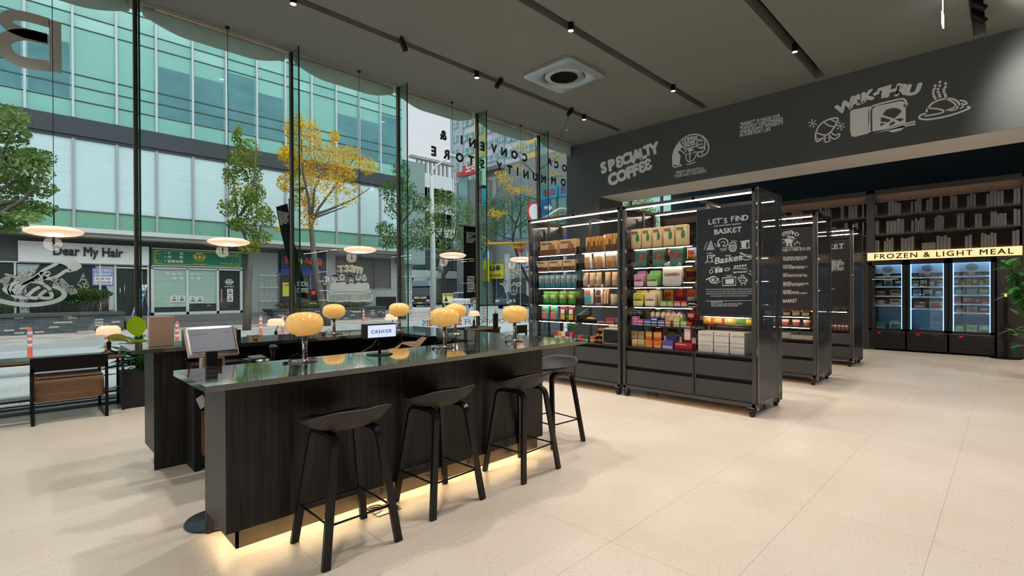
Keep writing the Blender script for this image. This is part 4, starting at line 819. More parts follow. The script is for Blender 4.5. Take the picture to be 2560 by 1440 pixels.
M().text('1833-2449',lambda q_:Vector((-.62+q_[0],-.01-q_[2],.82+q_[1])),fit=(1.25,.24),ext=.01,bold=.03).build('phone_number',mat('number_cream',(224,214,180),.5),t)
M().box((-.25,-.14,.36),(.25,-.12,.5)).build('number_plate',mat('plate_yellow',(206,160,40),.5),t)
for s_ in (-1,1): M().box((s_*.78-.14,-.13,.58),(s_*.78+.14,-.0,.74)).build('headlight',mat('lamp_clear',(220,224,226),.2),t); M().cyl((s_*.7,1.1,.38),(s_*.98,1.1,.38),.38,n=18).build('wheel',TYRE,t); M().cyl((s_*1.12,.3,1.3),(s_*1.12,.3,1.75),.06,n=8).build('mirror',TB,t)
# ---- black shop banners hanging outside the glass
BAN=clothmat('banner_black',(34,38,42),.15)
def wavy(p0,u,v,nu,nv,amp,ph=0):
    vs=[];fs=[]; n=Vector(u).cross(Vector(v)).normalized()
    for j in range(nv+1):
        for i in range(nu+1): s_=i/nu; q_=j/nv; vs.append(Vector(p0)+Vector(u)*s_+Vector(v)*q_+n*amp*math.sin(ph+s_*9+q_*1.5)*(.3+.7*q_))
    for j in range(nv):
        for i in range(nu): k=j*(nu+1)+i; fs.append((k,k+1,k+nu+2,k+nu+1))
    return vs,fs
y=8.9; a=at(1159,566,1,y); b=at(1193,566,1,y); c=at(1161,747,1,y)
t=thing('hanging_banner','long black fabric banner with white words hanging outside by the third window fin','banner',(b.x,y,0)); vs,fs=wavy(a,b-a,Vector((0,0,c.z-a.z)),14,10,.02); M().add(vs,fs,True).build('cloth',BAN,t,world=True)
M().cyl((b.x+.04,y,-.1),(b.x+.04,y,a.z+.15),.025,n=8).build('pole',METB,t,world=True); M().cyl((a.x-.12,y,a.z+.01),(b.x+.05,y,a.z+.01),.012,n=6).build('arm',METB,t,world=True)
wd=b.x-a.x; fb=lambda x0,z0:(lambda p:Vector((x0+p[0],y-.035-p[2],z0+p[1])))
z0=at(1170,732,1,y).z; z1=at(1170,690,1,y).z; M().text('COFFEE\nSNACK\nBOOKS\nGOODS\nDRINKS\nENJOY &',fb(a.x+wd*.16,z0),fit=(wd*.62,z1-z0),ext=.004,bold=.04,lsp=.95).build('lettering',WH,t,world=True)
z0=at(1170,608,1,y).z; z1=at(1170,580,1,y).z; M().text('BASKET IS MADE FOR\nPLEASANT DISCOVERY\nAND ELEGANT\nMOMENTS IN\nEVERYDAY LIFE WITH\nLOCAL NEIGHBORS\nLIFE BASKET STORE\nCOME & ENJOY',fb(a.x+wd*.12,z0),fit=(wd*.72,z1-z0),ext=.004,bold=.02,lsp=.95).build('small_lettering',WH,t,world=True)
a=at(690,517,1,y); b=at(722,508,1,y); c=at(716,590,1,y); d_=at(722,600,1,y)
t=thing('hanging_banner','twisted black banner with small white words on a pole by the second window fin','banner',(b.x,y,0)); v=M(); n_=8
vs=[];fs=[]
for j in range(13):
    q_=j/12; A=at(lerp(690,742,min(1,q_*1.1)**1.1),lerp(517,742,q_),1,y); B=at(lerp(722,768,q_**1.3),lerp(508,746,q_),1,y)
    for i in range(n_+1): s_=i/n_; P_=A.lerp(B,s_)+Vector((0,.05*math.sin(s_*8+q_*3),0)); vs.append(P_)
for j in range(12):
    for i in range(n_): k=j*(n_+1)+i; fs.append((k,k+1,k+n_+2,k+n_+1))
v.add(vs,fs,True).build('cloth',BAN,t,world=True); M().cyl((b.x+.05,y+.08,-.1),(b.x+.05,y+.08,b.z+.1),.025,n=8).build('pole',METB,t,world=True)
p=at(700,562,1,y-.08); M().text('BASKET IS MADE\nFOR PLEASANT\nDISCOVERIES\nAND ELEGANT\nMOMENTS IN\nEVERYDAY\nLIFE',plane((p.x,p.y,p.z),(1,0,-.12),(-.18,0,1),(0,-1,0)),fit=(.19,.24),ext=.004,bold=.02,lsp=.95).build('small_lettering',WH,t,world=True)
p=at(742,732,1,y-.1); M().text('SPECIAL\nCOFFEE',lambda q_:Vector((p.x+q_[0],p.y-q_[2],p.z+q_[1])),fit=(.21,.2),ext=.004,bold=.03).build('lettering',WH,t,world=True)
# folding sandwich board near the salon door
y=24.7; a=at(322,812,1,24.55); t=thing('sandwich_board','leaning blue and white A-shaped board outside the salon door','sign',(a.x,24.6,0)); A0=Vector((a.x-.02,24.5,.05)); A1=Vector((a.x+.42,24.7,1.72)); u_=Vector((.22,.05,0))
M().obox(A0,u_,A1-A0,(0,.03,0)).build('panel',WH,t,world=True)
for k in range(6): q0=A0.lerp(A1,.12+.13*k)+Vector((.02,-.012,0)); M().obox(q0,u_*.85,(A1-A0)*.09,(0,.01,0)).build('blue_field',mat('board_blue',(50,110,170),.5),t,world=True)
M().tube([A1+Vector((.1,0,0)),(a.x+.75,24.8,.02)],.012,5).tube([A1+Vector((.1,0,0)),(a.x+.45,24.9,.02)],.012,5).build('leg',SILL,t,world=True)
# ================================================================== vinyl lettering and drawings
from mathutils.geometry import tessellate_polygon
VIN=mat('vinyl_white',(246,247,246),.6); VG=mat('vinyl_dark_grey',(74,78,76),.6); VF=clothmat('vinyl_frosted',(232,238,234),.6)
class Art:
    """flat vinyl on the plane axis ax = val; strokes and fills are drawn through the plane's own two coordinates"""
    def __init__(s,ax,val,side,sc=1.0,org=(0,0),th=.002): s.ax,s.val,s.side,s.k,s.o,s.th=ax,val,side,sc,org,th; s.m=M()
    def P(s,p): v=at(s.o[0]+p[0]*s.k,s.o[1]+p[1]*s.k,s.ax,s.val); return Vector((v.y if s.ax==0 else v.x,v.z))
    def W(s,q,h=0): 
        return Vector((s.val+s.side*h,q[0],q[1])) if s.ax==0 else Vector((q[0],s.val+s.side*h,q[1]))
    def fill(s,pts,h=.001,raw=False):
        q=[Vector(p) for p in pts] if raw else [s.P(p) for p in pts]; tr=tessellate_polygon([[Vector((p[0],p[1],0)) for p in q]])
        s.m.add([s.W(p,h) for p in q],[tuple(t) for t in tr]); return s
    def line(s,pts,w,closed=False,h=.001,smooth=2,raw=False):
        q=[Vector(p) for p in pts] if raw else [s.P(p) for p in pts]
        for _ in range(smooth):
            r=[] if closed else [q[0]]; n=len(q)
            for i in range(n if closed else n-1): a,b=q[i],q[(i+1)%n]; r+= [a*.75+b*.25,a*.25+b*.75]
            if not closed: r.append(q[-1])
            q=r
        n=len(q); L_=[];R_=[]
        for i in range(n):
            a=q[i-1] if(i or closed) else q[i]; b=q[(i+1)%n] if (i<n-1 or closed) else q[i]; d=(b-a); d=d/(d.length or 1); nn=Vector((-d.y,d.x))*w/2; L_.append(q[i]+nn); R_.append(q[i]-nn)
        vs=[s.W(p,h) for p in L_]+[s.W(p,h) for p in R_]; s.m.add(vs,[(i,(i+1)%n,n+(i+1)%n,n+i) for i in range(n if closed else n-1)]); return s
    def dot(s,p,r,n=10,h=.001): c=s.P(p); return s.fill([(c.x+r*math.cos(2*PI*i/n),c.y+r*math.sin(2*PI*i/n)) for i in range(n)],h,raw=True)
    def glyph(s,t,p,hm,rot=0,wide=1.0,bold=.05,mir=False,h=.001,sl=0):
        """text t, cap height hm metres, centred on the pixel p, turned rot degrees in the plane"""
        vs,fs=text_mesh(t,bold,1.0,1.0,'L'); x0=min(v[0] for v in vs);x1=max(v[0] for v in vs);y0=min(v[1] for v in vs);y1=max(v[1] for v in vs); k=hm/(y1-y0); c=s.P(p); a=R(rot); dr=-1 if s.ax==0 else 1
        if mir: dr=-dr
        fs=[f for f in fs if all(vs[i][2]>.75 for i in f)]; out=[]
        for v in vs:
            X=(v[0]-(x0+x1)/2)*k*wide+sl*(v[1]-(y0+y1)/2)*k; Y=(v[1]-(y0+y1)/2)*k; out.append(s.W((c.x+dr*(X*math.cos(a)-Y*math.sin(a)),c.y+X*math.sin(a)+Y*math.cos(a)),h+(v[2]-1)*.012))
        s.m.add(out,fs); return s
    def row(s,t,a,b,hm,bold=.02,mir=False,h=.001):
        """one line of text from pixel a to pixel b"""
        A=s.P(a);B=s.P(b); vs,fs=text_mesh(t,bold,1.0,1.0,'L'); x0=min(v[0] for v in vs);x1=max(v[0] for v in vs);k=hm/.73; U=(B-A)/(x1-x0)
        fs=[f for f in fs if all(vs[i][2]>.75 for i in f)]
        s.m.add([s.W((A.x+U.x*(v[0]-x0),A.y+U.y*(v[0]-x0)+v[1]*k),h+(v[2]-1)*.012) for v in vs],fs); return s
    def done(s,name,m,label=None,cat=None,parent=None,group=None):
        o=s.m.build(name,m,parent) if parent is None else s.m.build(name,m,parent,world=True)
        if label: tag(o,label,cat,group)
        return o
G5=(1440,180); k5=560/2520; G6=(1980,160); k6=580/2560
A=lambda o=G5,k=k5:Art(0,XF,-1,k,o)
a=A()
for ch,p,hh in (('S',(310,1075),.30),('P',(402,1046),.30),('Ɛ',(488,1010),.30),('C',(562,977),.29),('I',(622,955),.27),('A',(682,940),.31),('L',(752,914),.29),('T',(808,880),.27),('Y',(880,862),.28)): a.glyph(ch,p,hh,10,.98,.06)
for ch,p,hh in (('C',(412,1204),.32),('O',(515,1163),.30),('F',(605,1128),.30),('F',(672,1102),.29),('Ɛ',(745,1068),.28),('Ɛ',(810,1040),.28)): a.glyph(ch,p,hh,10,.98,.06)
a.done('wall_lettering',VIN,'fat white hand drawn words SPECIALTY COFFEE on the dark bulkhead','lettering')
a=A(); w_=.028
a.line([(1150,800),(1210,742),(1280,708),(1350,700),(1420,718),(1470,768),(1495,835),(1488,890),(1455,932),(1400,953),(1372,952),(1368,915)],w_)
a.fill([(1145,800),(1180,800),(1192,820),(1190,850),(1150,905),(1178,940),(1165,1040),(1130,1048),(1085,1045),(1080,950),(1100,870)])
a.line([(1085,1045),(1100,1070),(1140,1070),(1145,1045)],w_).line([(1145,1045),(1160,1062),(1188,1052),(1165,1035)],w_)
a.line([(1190,850),(1225,812),(1270,792),(1330,776)],w_*.8).line([(1150,890),(1190,882),(1212,922),(1222,900),(1255,865),(1300,843),(1362,838)],w_*.8)
for ch,p,rt in zip('COFFƐƐ',((1214,786),(1243,766),(1274,757),(1302,750),(1328,747),(1356,745)),(30,20,14,8,4,0)): a.glyph(ch,p,.10,rt,.9,.05)
for ch,p,rt in zip('LOVƐR',((1222,852),(1242,838),(1270,824),(1300,810),(1330,802)),(34,26,20,14,10)): a.glyph(ch,p,.085,rt,.9,.05)
a.line([(1360,790),(1385,752),(1430,750),(1455,785),(1445,840),(1405,862),(1370,845),(1356,815)],w_,True); a.fill([(1365,785),(1385,752),(1430,750),(1452,780),(1420,775)])
a.line([(1375,815),(1385,805),(1395,815),(1385,825)],w_*.5,True).line([(1405,810),(1418,800),(1428,812),(1415,822)],w_*.5,True).line([(1375,840),(1395,850),(1420,835)],w_*.6)
a.line([(1445,840),(1450,865),(1430,895),(1350,905),(1330,895)],w_).line([(1420,895),(1425,950)],w_*.7).line([(1368,915),(1345,935),(1350,955)],w_*.8)
a.fill([(1262,868),(1318,855),(1322,885),(1288,892),(1286,1045),(1274,1047),(1274,895),(1264,892)])
a.line([(1235,925),(1238,975),(1255,1005),(1290,1010),(1330,985),(1345,940)],w_*.8).line([(1235,925),(1290,915),(1345,905)],w_*.6).line([(1240,1040),(1290,1035),(1345,1010)],w_*.8)
a.done('wall_drawing',VIN,'white line drawing of a bent figure with a cup and the words COFFEE LOVER','drawing')
a=A(); a.row('ENJOY DELIGHTFUL',(1128,1146),(1441,1096),.062).row('FOOD AND CONTENTS',(1108,1189),(1465,1130),.062).done('wall_lettering',VIN,'two small white lines ENJOY DELIGHTFUL FOOD AND CONTENTS under the coffee drawing','lettering')
a=A(); a.row('"BASKET" IS MADE FOR',(1845,608),(2297,508),.066).row('PLEASANT DISCOVERIES',(1845,648),(2330,545),.066).row('ANDELEGANT MOMENTS',(1845,690),(2330,586),.066).row('IN EVERYDAY LIFE',(1845,730),(2190,660),.066).done('wall_lettering',VIN,'four small white lines about pleasant discoveries high in the middle of the bulkhead','lettering')
a=A(G6,k6)
for ch,p,rt in (('W',(588,462),22),('A',(692,412),18),('L',(762,380),15),('K',(838,352),12),('-',(930,325),8),('T',(1015,312),5),('H',(1112,292),1),('R',(1218,282),-3),('U',(1335,282),-7)):
    a.glyph(ch,p,.055 if ch=='-' else .19,rt,1.2 if ch!='-' else 1.0,.06,sl=.18)
a.done('wall_lettering',VIN,'arched white words WALK-THRU above the toaster drawing','lettering')
a=A(G6,k6); w_=.028
a.fill([(668,505),(868,465),(853,485),(848,765),(690,806),(655,798),(642,740),(642,525)])
a.fill([(882,505),(925,465),(1200,408),(1240,415),(1255,450),(1255,650),(1180,678),(888,745)])
a.line([(858,768),(853,560),(860,490),(900,455),(1180,388),(1235,382),(1262,420),(1270,450),(1245,470)],w_,smooth=1)
a.line([(850,768),(1360,632),(1360,662),(1180,700),(960,745),(855,768)],w_,smooth=0).fill([(1058,725),(1100,715),(1230,680),(1250,690),(1200,735),(1110,755),(1075,748)])
b=Art(0,XF,-1,k6,G6)
for q in ([(998,560),(1040,505),(1110,485),(1180,492),(1210,520),(1170,565),(1130,603),(1070,585)],[(985,585),(1090,615),(1060,645),(975,635)],[(972,655),(1035,655),(980,688)],[(1225,455),(1262,440),(1240,475)],[(1135,612),(1180,600),(1235,602),(1195,640),(1175,625)],[(1085,650),(1130,630),(1135,660),(1070,685)]): b.fill(q,.002)
t_=thing('wall_drawing','white toaster drawing with a croissant on a tray on the bulkhead','drawing',(XF,2.5,4.3)); a.done('white_vinyl',VIN,parent=t_); b.done('dark_vinyl',FASC,parent=t_)
a=A(G6,k6)
a.line([(262,760),(300,670),(400,608),(512,588),(500,645),(440,740),(375,790),(300,850),(268,858),(258,800)],w_,True)
a.line([(275,760),(340,785),(378,778)],w_*.8).line([(355,645),(410,685),(465,690)],w_*.8).line([(430,612),(485,640)],w_*.7).line([(262,815),(310,830)],w_*.6)
a.line([(375,790),(350,870),(432,846),(400,812),(415,800)],w_*.8,smooth=1).line([(405,775),(440,822),(482,830),(528,790),(525,765),(475,792),(430,755)],w_*.8,smooth=1)
for (cx_,cy_) in ((228,655),(535,685)):
    for k in range(3): q=R(60*k+15); a.line([(cx_-34*math.cos(q),cy_-34*math.sin(q)),(cx_+34*math.cos(q),cy_+34*math.sin(q))],.012,smooth=0); a.dot((cx_-40*math.cos(q),cy_-40*math.sin(q)),.014); a.dot((cx_+40*math.cos(q),cy_+40*math.sin(q)),.014)
a.done('wall_drawing',VIN,'white drawing of a walking croissant between two snowflakes, left of the toaster','drawing')
a=A(G6,k6)
a.line([(1490,540),(1420,560),(1398,590),(1430,612),(1520,612),(1680,585),(1850,535),(1955,490),(1962,478),(1930,470)],w_)
a.line([(1480,545),(1490,490),(1560,420),(1660,385),(1760,378),(1830,410),(1850,455)],w_).line([(1490,490),(1600,490),(1690,518),(1640,545),(1540,562),(1460,575)],w_*.8).line([(1700,385),(1780,420),(1820,465),(1740,500),(1700,515)],w_*.8).line([(1850,400),(1910,410),(1935,440),(1900,450),(1870,430)],w_*.8).line([(1740,515),(1820,500),(1830,465)],w_*.8).line([(1850,490),(1890,480),(1880,440)],w_*.7)
for q in ((1580,238),(1572,272),(1560,298),(1558,328),(1568,355),(1582,378),(1632,198),(1630,238),(1612,275),(1612,308),(1625,335),(1632,360),(1695,215),(1692,252),(1676,280),(1676,308),(1688,335),(1696,355)): a.dot(q,.02)
a.done('wall_drawing',VIN,'white drawing of a steaming croissant on a plate at the right end of the bulkhead','drawing')
# ---- mirrored lettering on the glass (it faces the street)
YG_=YW+.045
GA=lambda o=(0,0),k=1.0:Art(1,YG_,-1,k,o)
a=GA(); B_=[(152,52),(152,184)]
P=a.P; x1=P((153,52)).x; x0=P((122,52)).x
zt=lambda px_,py_:P((px_,py_)).y
# big B, mirrored, its bowls running to the left
a.fill([(122,50),(153,56),(155,184),(124,178)])
def bowl(y0,y1,y2,y3,xl,xl2):
    out=[(124,y0),(80,y0-6),(30,y0-18),(8,y0-8),(xl,(y0+y1)/2-12),(xl+8,y1-22),(60,y1-8),(124,y1)]
    inn=[(112,y3),(75,y3-10),(xl2+6,y3-22),(xl2,(y2+y3)/2-12),(xl2+8,y2-12),(75,y2-8),(112,y2)]
    return out,inn
q=[(124,48),(60,32),(20,27),(8,40),(8,60),(30,82),(60,84),(60,68),(50,60),(52,56),(66,56),(112,68),(112,96),(68,86),(60,84),(30,82),(4,88),(0,100),(0,128),(20,150),(60,166),(124,178),(124,152),(70,142),(46,128),(44,112),(60,108),(112,120),(112,96),(124,96)]
a.line([(124,58),(70,42),(30,36),(14,44),(16,62),(50,80),(118,96)],.115,smooth=2).line([(122,100),(60,84),(20,92),(6,106),(16,134),(50,156),(124,166)],.13,smooth=2)
a.done('glass_lettering',mat('vinyl_pale_grey',(186,184,178),.6),'huge mirrored pale letter B at the top left of the window','lettering')
def gl(items,hm,label,m=VG,bold=.05,wide=1.0,rot=0):
    a=GA()
    for ch,p in items: a.glyph(ch,p,hm,rot,wide,bold,mir=True)
    return a.done('glass_lettering',m,label,'lettering')
gl([('&',(1108,338)),('I',(1154,350)),('N',(1181,358)),('E',(1206,366)),('V',(1235,372)),('N',(1260,380)),('O',(1286,387)),('C',(1312,394))],.20,'mirrored grey letters of CONVENI & running across the top of the window')
gl([('E',(1084,378)),('R',(1116,386)),('O',(1149,394)),('T',(1178,401)),('S',(1206,410))],.20,'mirrored grey letters STORE below the ampersand on the window')
gl([('Y',(1248,416)),('T',(1274,424)),('I',(1294,429)),('N',(1315,436)),('U',(1338,442)),('M',(1359,448)),('M',(1384,452)),('O',(1408,456))],.20,'mirrored grey letters OMMUNITY on the lower line of the window lettering')
gl([('O',(1411,420)),('C',(1391,412)),('A',(1374,404))],.19,'mirrored grey letters OCA near the dark pier')
a=GA()
a.row('SPECIALTY  DAYS  WE  HAVE',(1000,0),(900,0),.001) if False else None
for t_,p0,p1,hm in (('EVERYDAY MOMENT OF LIFE DISCOVERIES',(1335,805),(1055,815),.11),('ELEGANT TIME FOR YOU',(1420,850),(1200,862),.10)):
    a.row(t_,p0,p1,hm,.0) if True else None
a.done('glass_lettering',VG,'thin mirrored grey words low on the window behind the rear lamps','lettering')
O3=(0,620); k3=260/1253; w_=.036
a=GA(O3,k3)
a.fill([(685,185),(760,130),(830,100),(890,130),(940,165),(985,210),(985,235),(930,270),(850,292),(800,215),(740,190)])
a.line([(690,185),(600,230),(520,270),(480,310),(380,380),(290,425),(225,440),(205,470),(180,500),(150,530),(165,550),(215,545),(240,510),(265,470),(300,430),(420,375),(470,330)],w_)
a.line([(480,310),(560,300),(595,293),(560,345),(520,330)],w_).line([(520,330),(440,390)],w_*.8).line([(555,345),(490,400)],w_*.8)
a.line([(850,280),(800,265),(740,310),(680,350),(600,370),(520,362)],w_).line([(390,405),(460,410),(530,435)],w_).line([(530,445),(580,475),(608,510)],w_)
a.line([(600,528),(632,570),(610,605),(540,605),(460,592),(520,530),(560,510)],w_).line([(480,468),(400,510),(320,590),(380,600),(440,605),(460,590)],w_)
a.line([(255,405),(180,415),(130,450),(110,500),(130,555),(200,590),(320,605)],w_).fill([(25,490),(60,450),(130,425),(100,500),(140,570),(90,560),(40,520)])
a.line([(635,455),(740,490),(782,545),(760,600),(650,650),(480,680),(300,688),(120,665),(-10,635)],.05)
for ch,p,r_ in (('B',(862,510),-30),('A',(808,470),-34),('K',(740,430),-38),('E',(668,405),-20),('&',(255,358),14),('T',(100,370),20),('A',(42,398),28)): a.glyph('Ɛ' if ch=='E' else ch,p,.105,-r_ if False else r_,1.0,.055,mir=True)
a.done('glass_drawing',VF,'frosted drawing of a hand putting bread on a plate with mirrored words BAKE & TASTE','drawing')
O4=(780,640); k4=200/1024; w_=.03
a=GA(O4,k4)
for ch,p,r_ in (('m',(588,180),-10),('Ɛ',(510,162),-3),('Ɛ',(445,160),3),('T',(370,168),8)): a.glyph(ch,p,.13,-r_,1.05,.055,mir=True)
a.fill([(230,430),(235,370),(260,340),(300,330),(330,345),(360,335),(420,330),(450,370),(490,345),(530,350),(545,365),(570,345),(600,335),(640,350),(680,340),(720,345),(738,380),(738,430)])
for (cx_,cy_,r_) in ((290,285,30),(385,275,28),(488,285,30),(592,275,30),(668,280,28)):
    a.line([(cx_+r_*math.cos(k*PI/5),cy_+r_*1.25*math.sin(k*PI/5)) for k in range(10)],.022,True)
    a.line([(cx_-12,cy_+16),(cx_,cy_+22),(cx_+12,cy_+14)],.012).line([(cx_-14,cy_-2),(cx_-6,cy_-2)],.014).line([(cx_+6,cy_-2),(cx_+14,cy_-2)],.014)
a.line([(470,330),(460,260),(490,246),(520,262),(525,340)],.022).line([(580,245),(592,232),(606,246)],.02).line([(632,268),(700,262)],.02).line([(262,262),(290,250),(320,268)],.03)
a.line([(200,580),(200,475),(230,440),(745,440),(768,465),(768,560),(740,575),(640,570),(560,582),(460,568),(360,585),(260,572)],.028,True,smooth=1).line([(205,478),(768,470)],.022)
for i,ch in enumerate('TOGƐTHƐR'): a.glyph(ch,(722-68*i,515+3*i),.125,0,1.0,.055,mir=True)
a.done('glass_drawing',VF,'frosted drawing of five people behind a sign with mirrored words MEET TOGETHER','drawing')
O5=(1190,680); k5_=140/956
a=GA(O5,k5_)
a.line([(480,180),(475,150),(500,135),(520,160),(490,190),(470,200),(405,205)],.03).line([(450,205),(490,260),(510,330),(540,440),(550,500)],.03).line([(555,40),(650,45),(650,105),(560,105)],.03,True).line([(590,105),(580,200),(600,260)],.03)
a.line([(600,220),(655,175),(665,190),(620,240)],.02,True).line([(670,220),(700,190),(760,180),(770,215),(720,240),(670,225)],.035,True).line([(590,260),(590,380),(690,390),(700,260)],.02).line([(590,320),(695,320)],.015).line([(640,260),(640,390)],.015)
a.fill([(480,140),(510,140),(515,175),(480,185)]).dot((545,505),.05).dot((655,490),.04)
for ch,p,r_ in (('K',(745,45),-40),('A',(705,12),-30),('I',(668,-6),-18),('P',(630,-18),-8)): a.glyph(ch,p,.075,0,1,.05,mir=True)
a.done('glass_drawing',VF,'frosted drawing of a figure watering a plant on the window near the shelf unit','drawing')
# floor standing post outside etc
# ================================================================== service counter (ring of slabs with black oak panels)
ZT=.96
def topmat():
    m=mat('dark_marble_top',(46,50,49),.10,spec=1.0,ior=1.8,coat=1.0); nt=m.node_tree; b=nt.nodes['Principled BSDF']; b.inputs['Coat Roughness'].default_value=.04
    tc=nt.nodes.new('ShaderNodeTexCoord'); mp=nt.nodes.new('ShaderNodeMapping'); nt.links.new(tc.outputs['Object'],mp.inputs[0]); mp.inputs['Scale'].default_value=(1.3,22,1)
    n=nt.nodes.new('ShaderNodeTexNoise'); n.inputs['Scale'].default_value=1; n.inputs['Detail'].default_value=6; n.inputs['Distortion'].default_value=.8; nt.links.new(mp.outputs[0],n.inputs[0])
    cr=nt.nodes.new('ShaderNodeValToRGB'); cr.color_ramp.elements[0].color=col((34,37,37)); cr.color_ramp.elements[1].color=col((112,112,104)); cr.color_ramp.elements[0].position=.40; cr.color_ramp.elements[1].position=.75; nt.links.new(n.outputs[0],cr.inputs[0]); nt.links.new(cr.outputs[0],b.inputs['Base Color']); return m
TOP=topmat()
t=thing('service_counter','large black oak service counter ring with a glossy dark stone top','counter',(2,3.4,0))
W=lambda mb,n,m:mb.build(n,m,t,world=True)
th=.03
W(M().box((.612,2.64,ZT-th),(3.557,3.315,ZT)),'stone_top',TOP)
W(M().box((2.865,3.315,ZT-th),(3.557,4.655,ZT)),'stone_top',TOP)
W(M().box((1.33,4.655,ZT-th),(3.557,5.32,ZT)),'stone_top',TOP)
W(M().box((.60,4.69,ZT-th),(1.33,5.28,ZT)),'stone_top',TOP)
# front wing: panel hanging above a steel plinth
W(M().box((.76,2.89,.128),(3.25,2.93,ZT-th)),'front_panel',WOODB); W(M().box((.76,2.93,.128),(.80,3.29,ZT-th)),'end_panel',WOODB); W(M().box((.762,3.27,0),(.80,3.31,ZT-th)),'end_panel',WOODB)
W(M().box((.829,2.971,0),(3.27,2.985,.15)),'steel_plinth',mat('plinth_steel',(112,104,94),.3,.9)); W(M().box((.829,2.971,0),(.843,3.27,.15)),'steel_plinth',mat('plinth_steel',(112,104,94),.3,.9))
W(M().box((.80,3.0,.13),(3.25,3.03,ZT-th)),'inner_panel',BLK)
W(M().box((.95,3.25,.05),(2.9,3.29,.55)),'inner_shelf_back',BLK)
W(M().box((3.235,2.93,.128),(3.25,5.1,ZT-th)),'right_panel',WOODB); W(M().box((3.18,2.98,0),(3.19,5.1,.15)),'steel_plinth',mat('plinth_steel',(112,104,94),.3,.9))
W(M().box((3.22,3.15,0),(3.26,3.19,.13)),'end_panel',WOODB)
# back wing
W(M().box((.96,4.475,0),(1.0,4.74,.80)).box((.96,4.475,.80),(1.33,4.74,.83)),'shelf_end',BLK)
W(M().box((.746,4.744,0),(.97,4.76,ZT-th)),'front_panel',WOODB); W(M().box((.746,4.76,.13),(.76,5.15,ZT-th)),'end_panel',WOODB)
W(M().box((.98,5.12,.1),(3.3,5.15,ZT-th)),'back_panel',BLK)
W(M().box((1.0,4.46,.05),(2.865,4.50,.10)).box((1.0,4.46,.50),(2.865,5.1,.53)).box((1.0,4.5,.05),(2.865,5.1,.08)),'under_shelf',BLK)
W(M().box((2.86,3.32,.5),(3.2,4.66,.53)),'under_shelf',BLK)
# raised box behind the register
W(M().box((1.0,4.74,ZT),(1.02,5.08,ZT+.115)).box((1.0,4.70,ZT-.0),(1.36,4.74,ZT+.115)).box((1.34,4.74,ZT),(1.36,5.08,ZT+.115)).box((1.0,5.06,ZT),(1.36,5.08,ZT+.115)),'raised_surround',mat('satin_black',(32,31,30),.35))
# LED strip glowing onto the floor from under the panels
LED=mat('led_warm',(255,230,190),.5,emit=(255,222,170),es=70)
W(M().box((.84,2.945,.135),(3.24,2.955,.139)),'led_strip',LED); W(M().box((.80,2.96,.135),(.81,3.24,.139)),'led_strip',LED)
# cardboard box and leaflet inside the left shelf
o=tag(M().cbox((1.13,4.60,.28),(.24,.2,.36)).build('cardboard_box',mat('cardboard',(176,124,86),.85)),'brown cardboard box on the low shelf inside the counter','box')
o=M().obox(at(490,998,1,4.44),(.03,0,-.085),(.0,.004,0),(.045,.0,.03)).build('leaflet',WH); tag(o,'small white and green leaflet stuck on the shelf edge inside the counter','leaflet')
t2=thing('waste_bin_base','round dark foot plate on the floor at the end of the counter','stand',(.85,3.43,0)); M().lathe([(0,0),(.165,0),(.17,.008),(.165,.018),(.0,.02)],n=40).build('disc',mat('cast_iron_blue',(38,48,58),.5),t2); M().cyl((.05,0,.02),(.05,0,.5),.015).build('stem',METB,t2)
# floor socket with cable
v=at(962,1274,2,0); t2=thing('floor_socket','open metal floor socket plate with a coiled cable under the stool','floor socket',(v.x,v.y,0)); M().cbox((0,0,.003),(.17,.13,.006)).build('plate',STEEL,t2); M().tube([(math.cos(k/3)*(.035+.0006*k)-.06,math.sin(k/3)*(.03)+.02,.012+.0006*k) for k in range(30)],.004,5).build('cable',BLK,t2)
# ---- mushroom lamps
OPAL=mat('opal_amber_glass',(238,190,112),.12,spec=.7,emit=(250,186,96),es=.42,coat=.5)
def mushroom(loc,label,cord=True,es=1.0):
    t=thing('mushroom_lamp',label,'table lamp',loc,0,'amber mushroom lamps on the counter')
    M().ell((0,0,.238),(.113,.113,.075),36,18,.80).build('glass_shade',OPAL,t)
    M().cyl((0,0,.16),(0,0,.168),.055,n=28).build('shade_ring',CHROME,t); M().cyl((0,0,.01),(0,0,.165),.016,n=20).build('stem',CHROME,t)
    M().lathe([(0,0),(.078,0),(.080,.004),(.078,.009),(.02,.012),(.017,.02),(0,.02)],n=40).build('base',CHROME,t)
    if cord: M().tube([(-.015,0,.02),(-.03,.03,.05),(-.07,.05,.03),(-.085,.02,.012),(-.11,-.01,.006)],.0028,6).build('cord',BLK,t); M().ell((-.125,-.02,.006),(.02,.008,.006),10,6).build('cord_switch',BLK,t)
    light('POINT','lamp_glow',tuple(Vector(loc)+Vector((0,0,.135))),.8,(1,.74,.45),shadow_soft_size=.02)
    return t
LP=[((1.281,3.151,ZT),'nearest and biggest amber mushroom lamp, at the left of the front counter'),((2.359,3.117,ZT),'amber mushroom lamp in the middle of the front counter, right of the cashier sign'),((3.095,3.075,ZT),'amber mushroom lamp near the right tip of the front counter'),
    ((2.318,4.953,ZT),'amber mushroom lamp on the rear counter in front of the leaning tree trunk'),((3.006,4.806,ZT),'amber mushroom lamp on the rear counter right behind the cashier sign'),((3.142,3.976,ZT),'amber mushroom lamp on the right wing, half hidden behind the middle front lamp')]
m0=mushroom(*LP[0])
for p,lb in LP[1:]:
    dup(m0,p,0,lb); light('POINT','lamp_glow',tuple(Vector(p)+Vector((0,0,.135))),.8,(1,.74,.45),shadow_soft_size=.02)
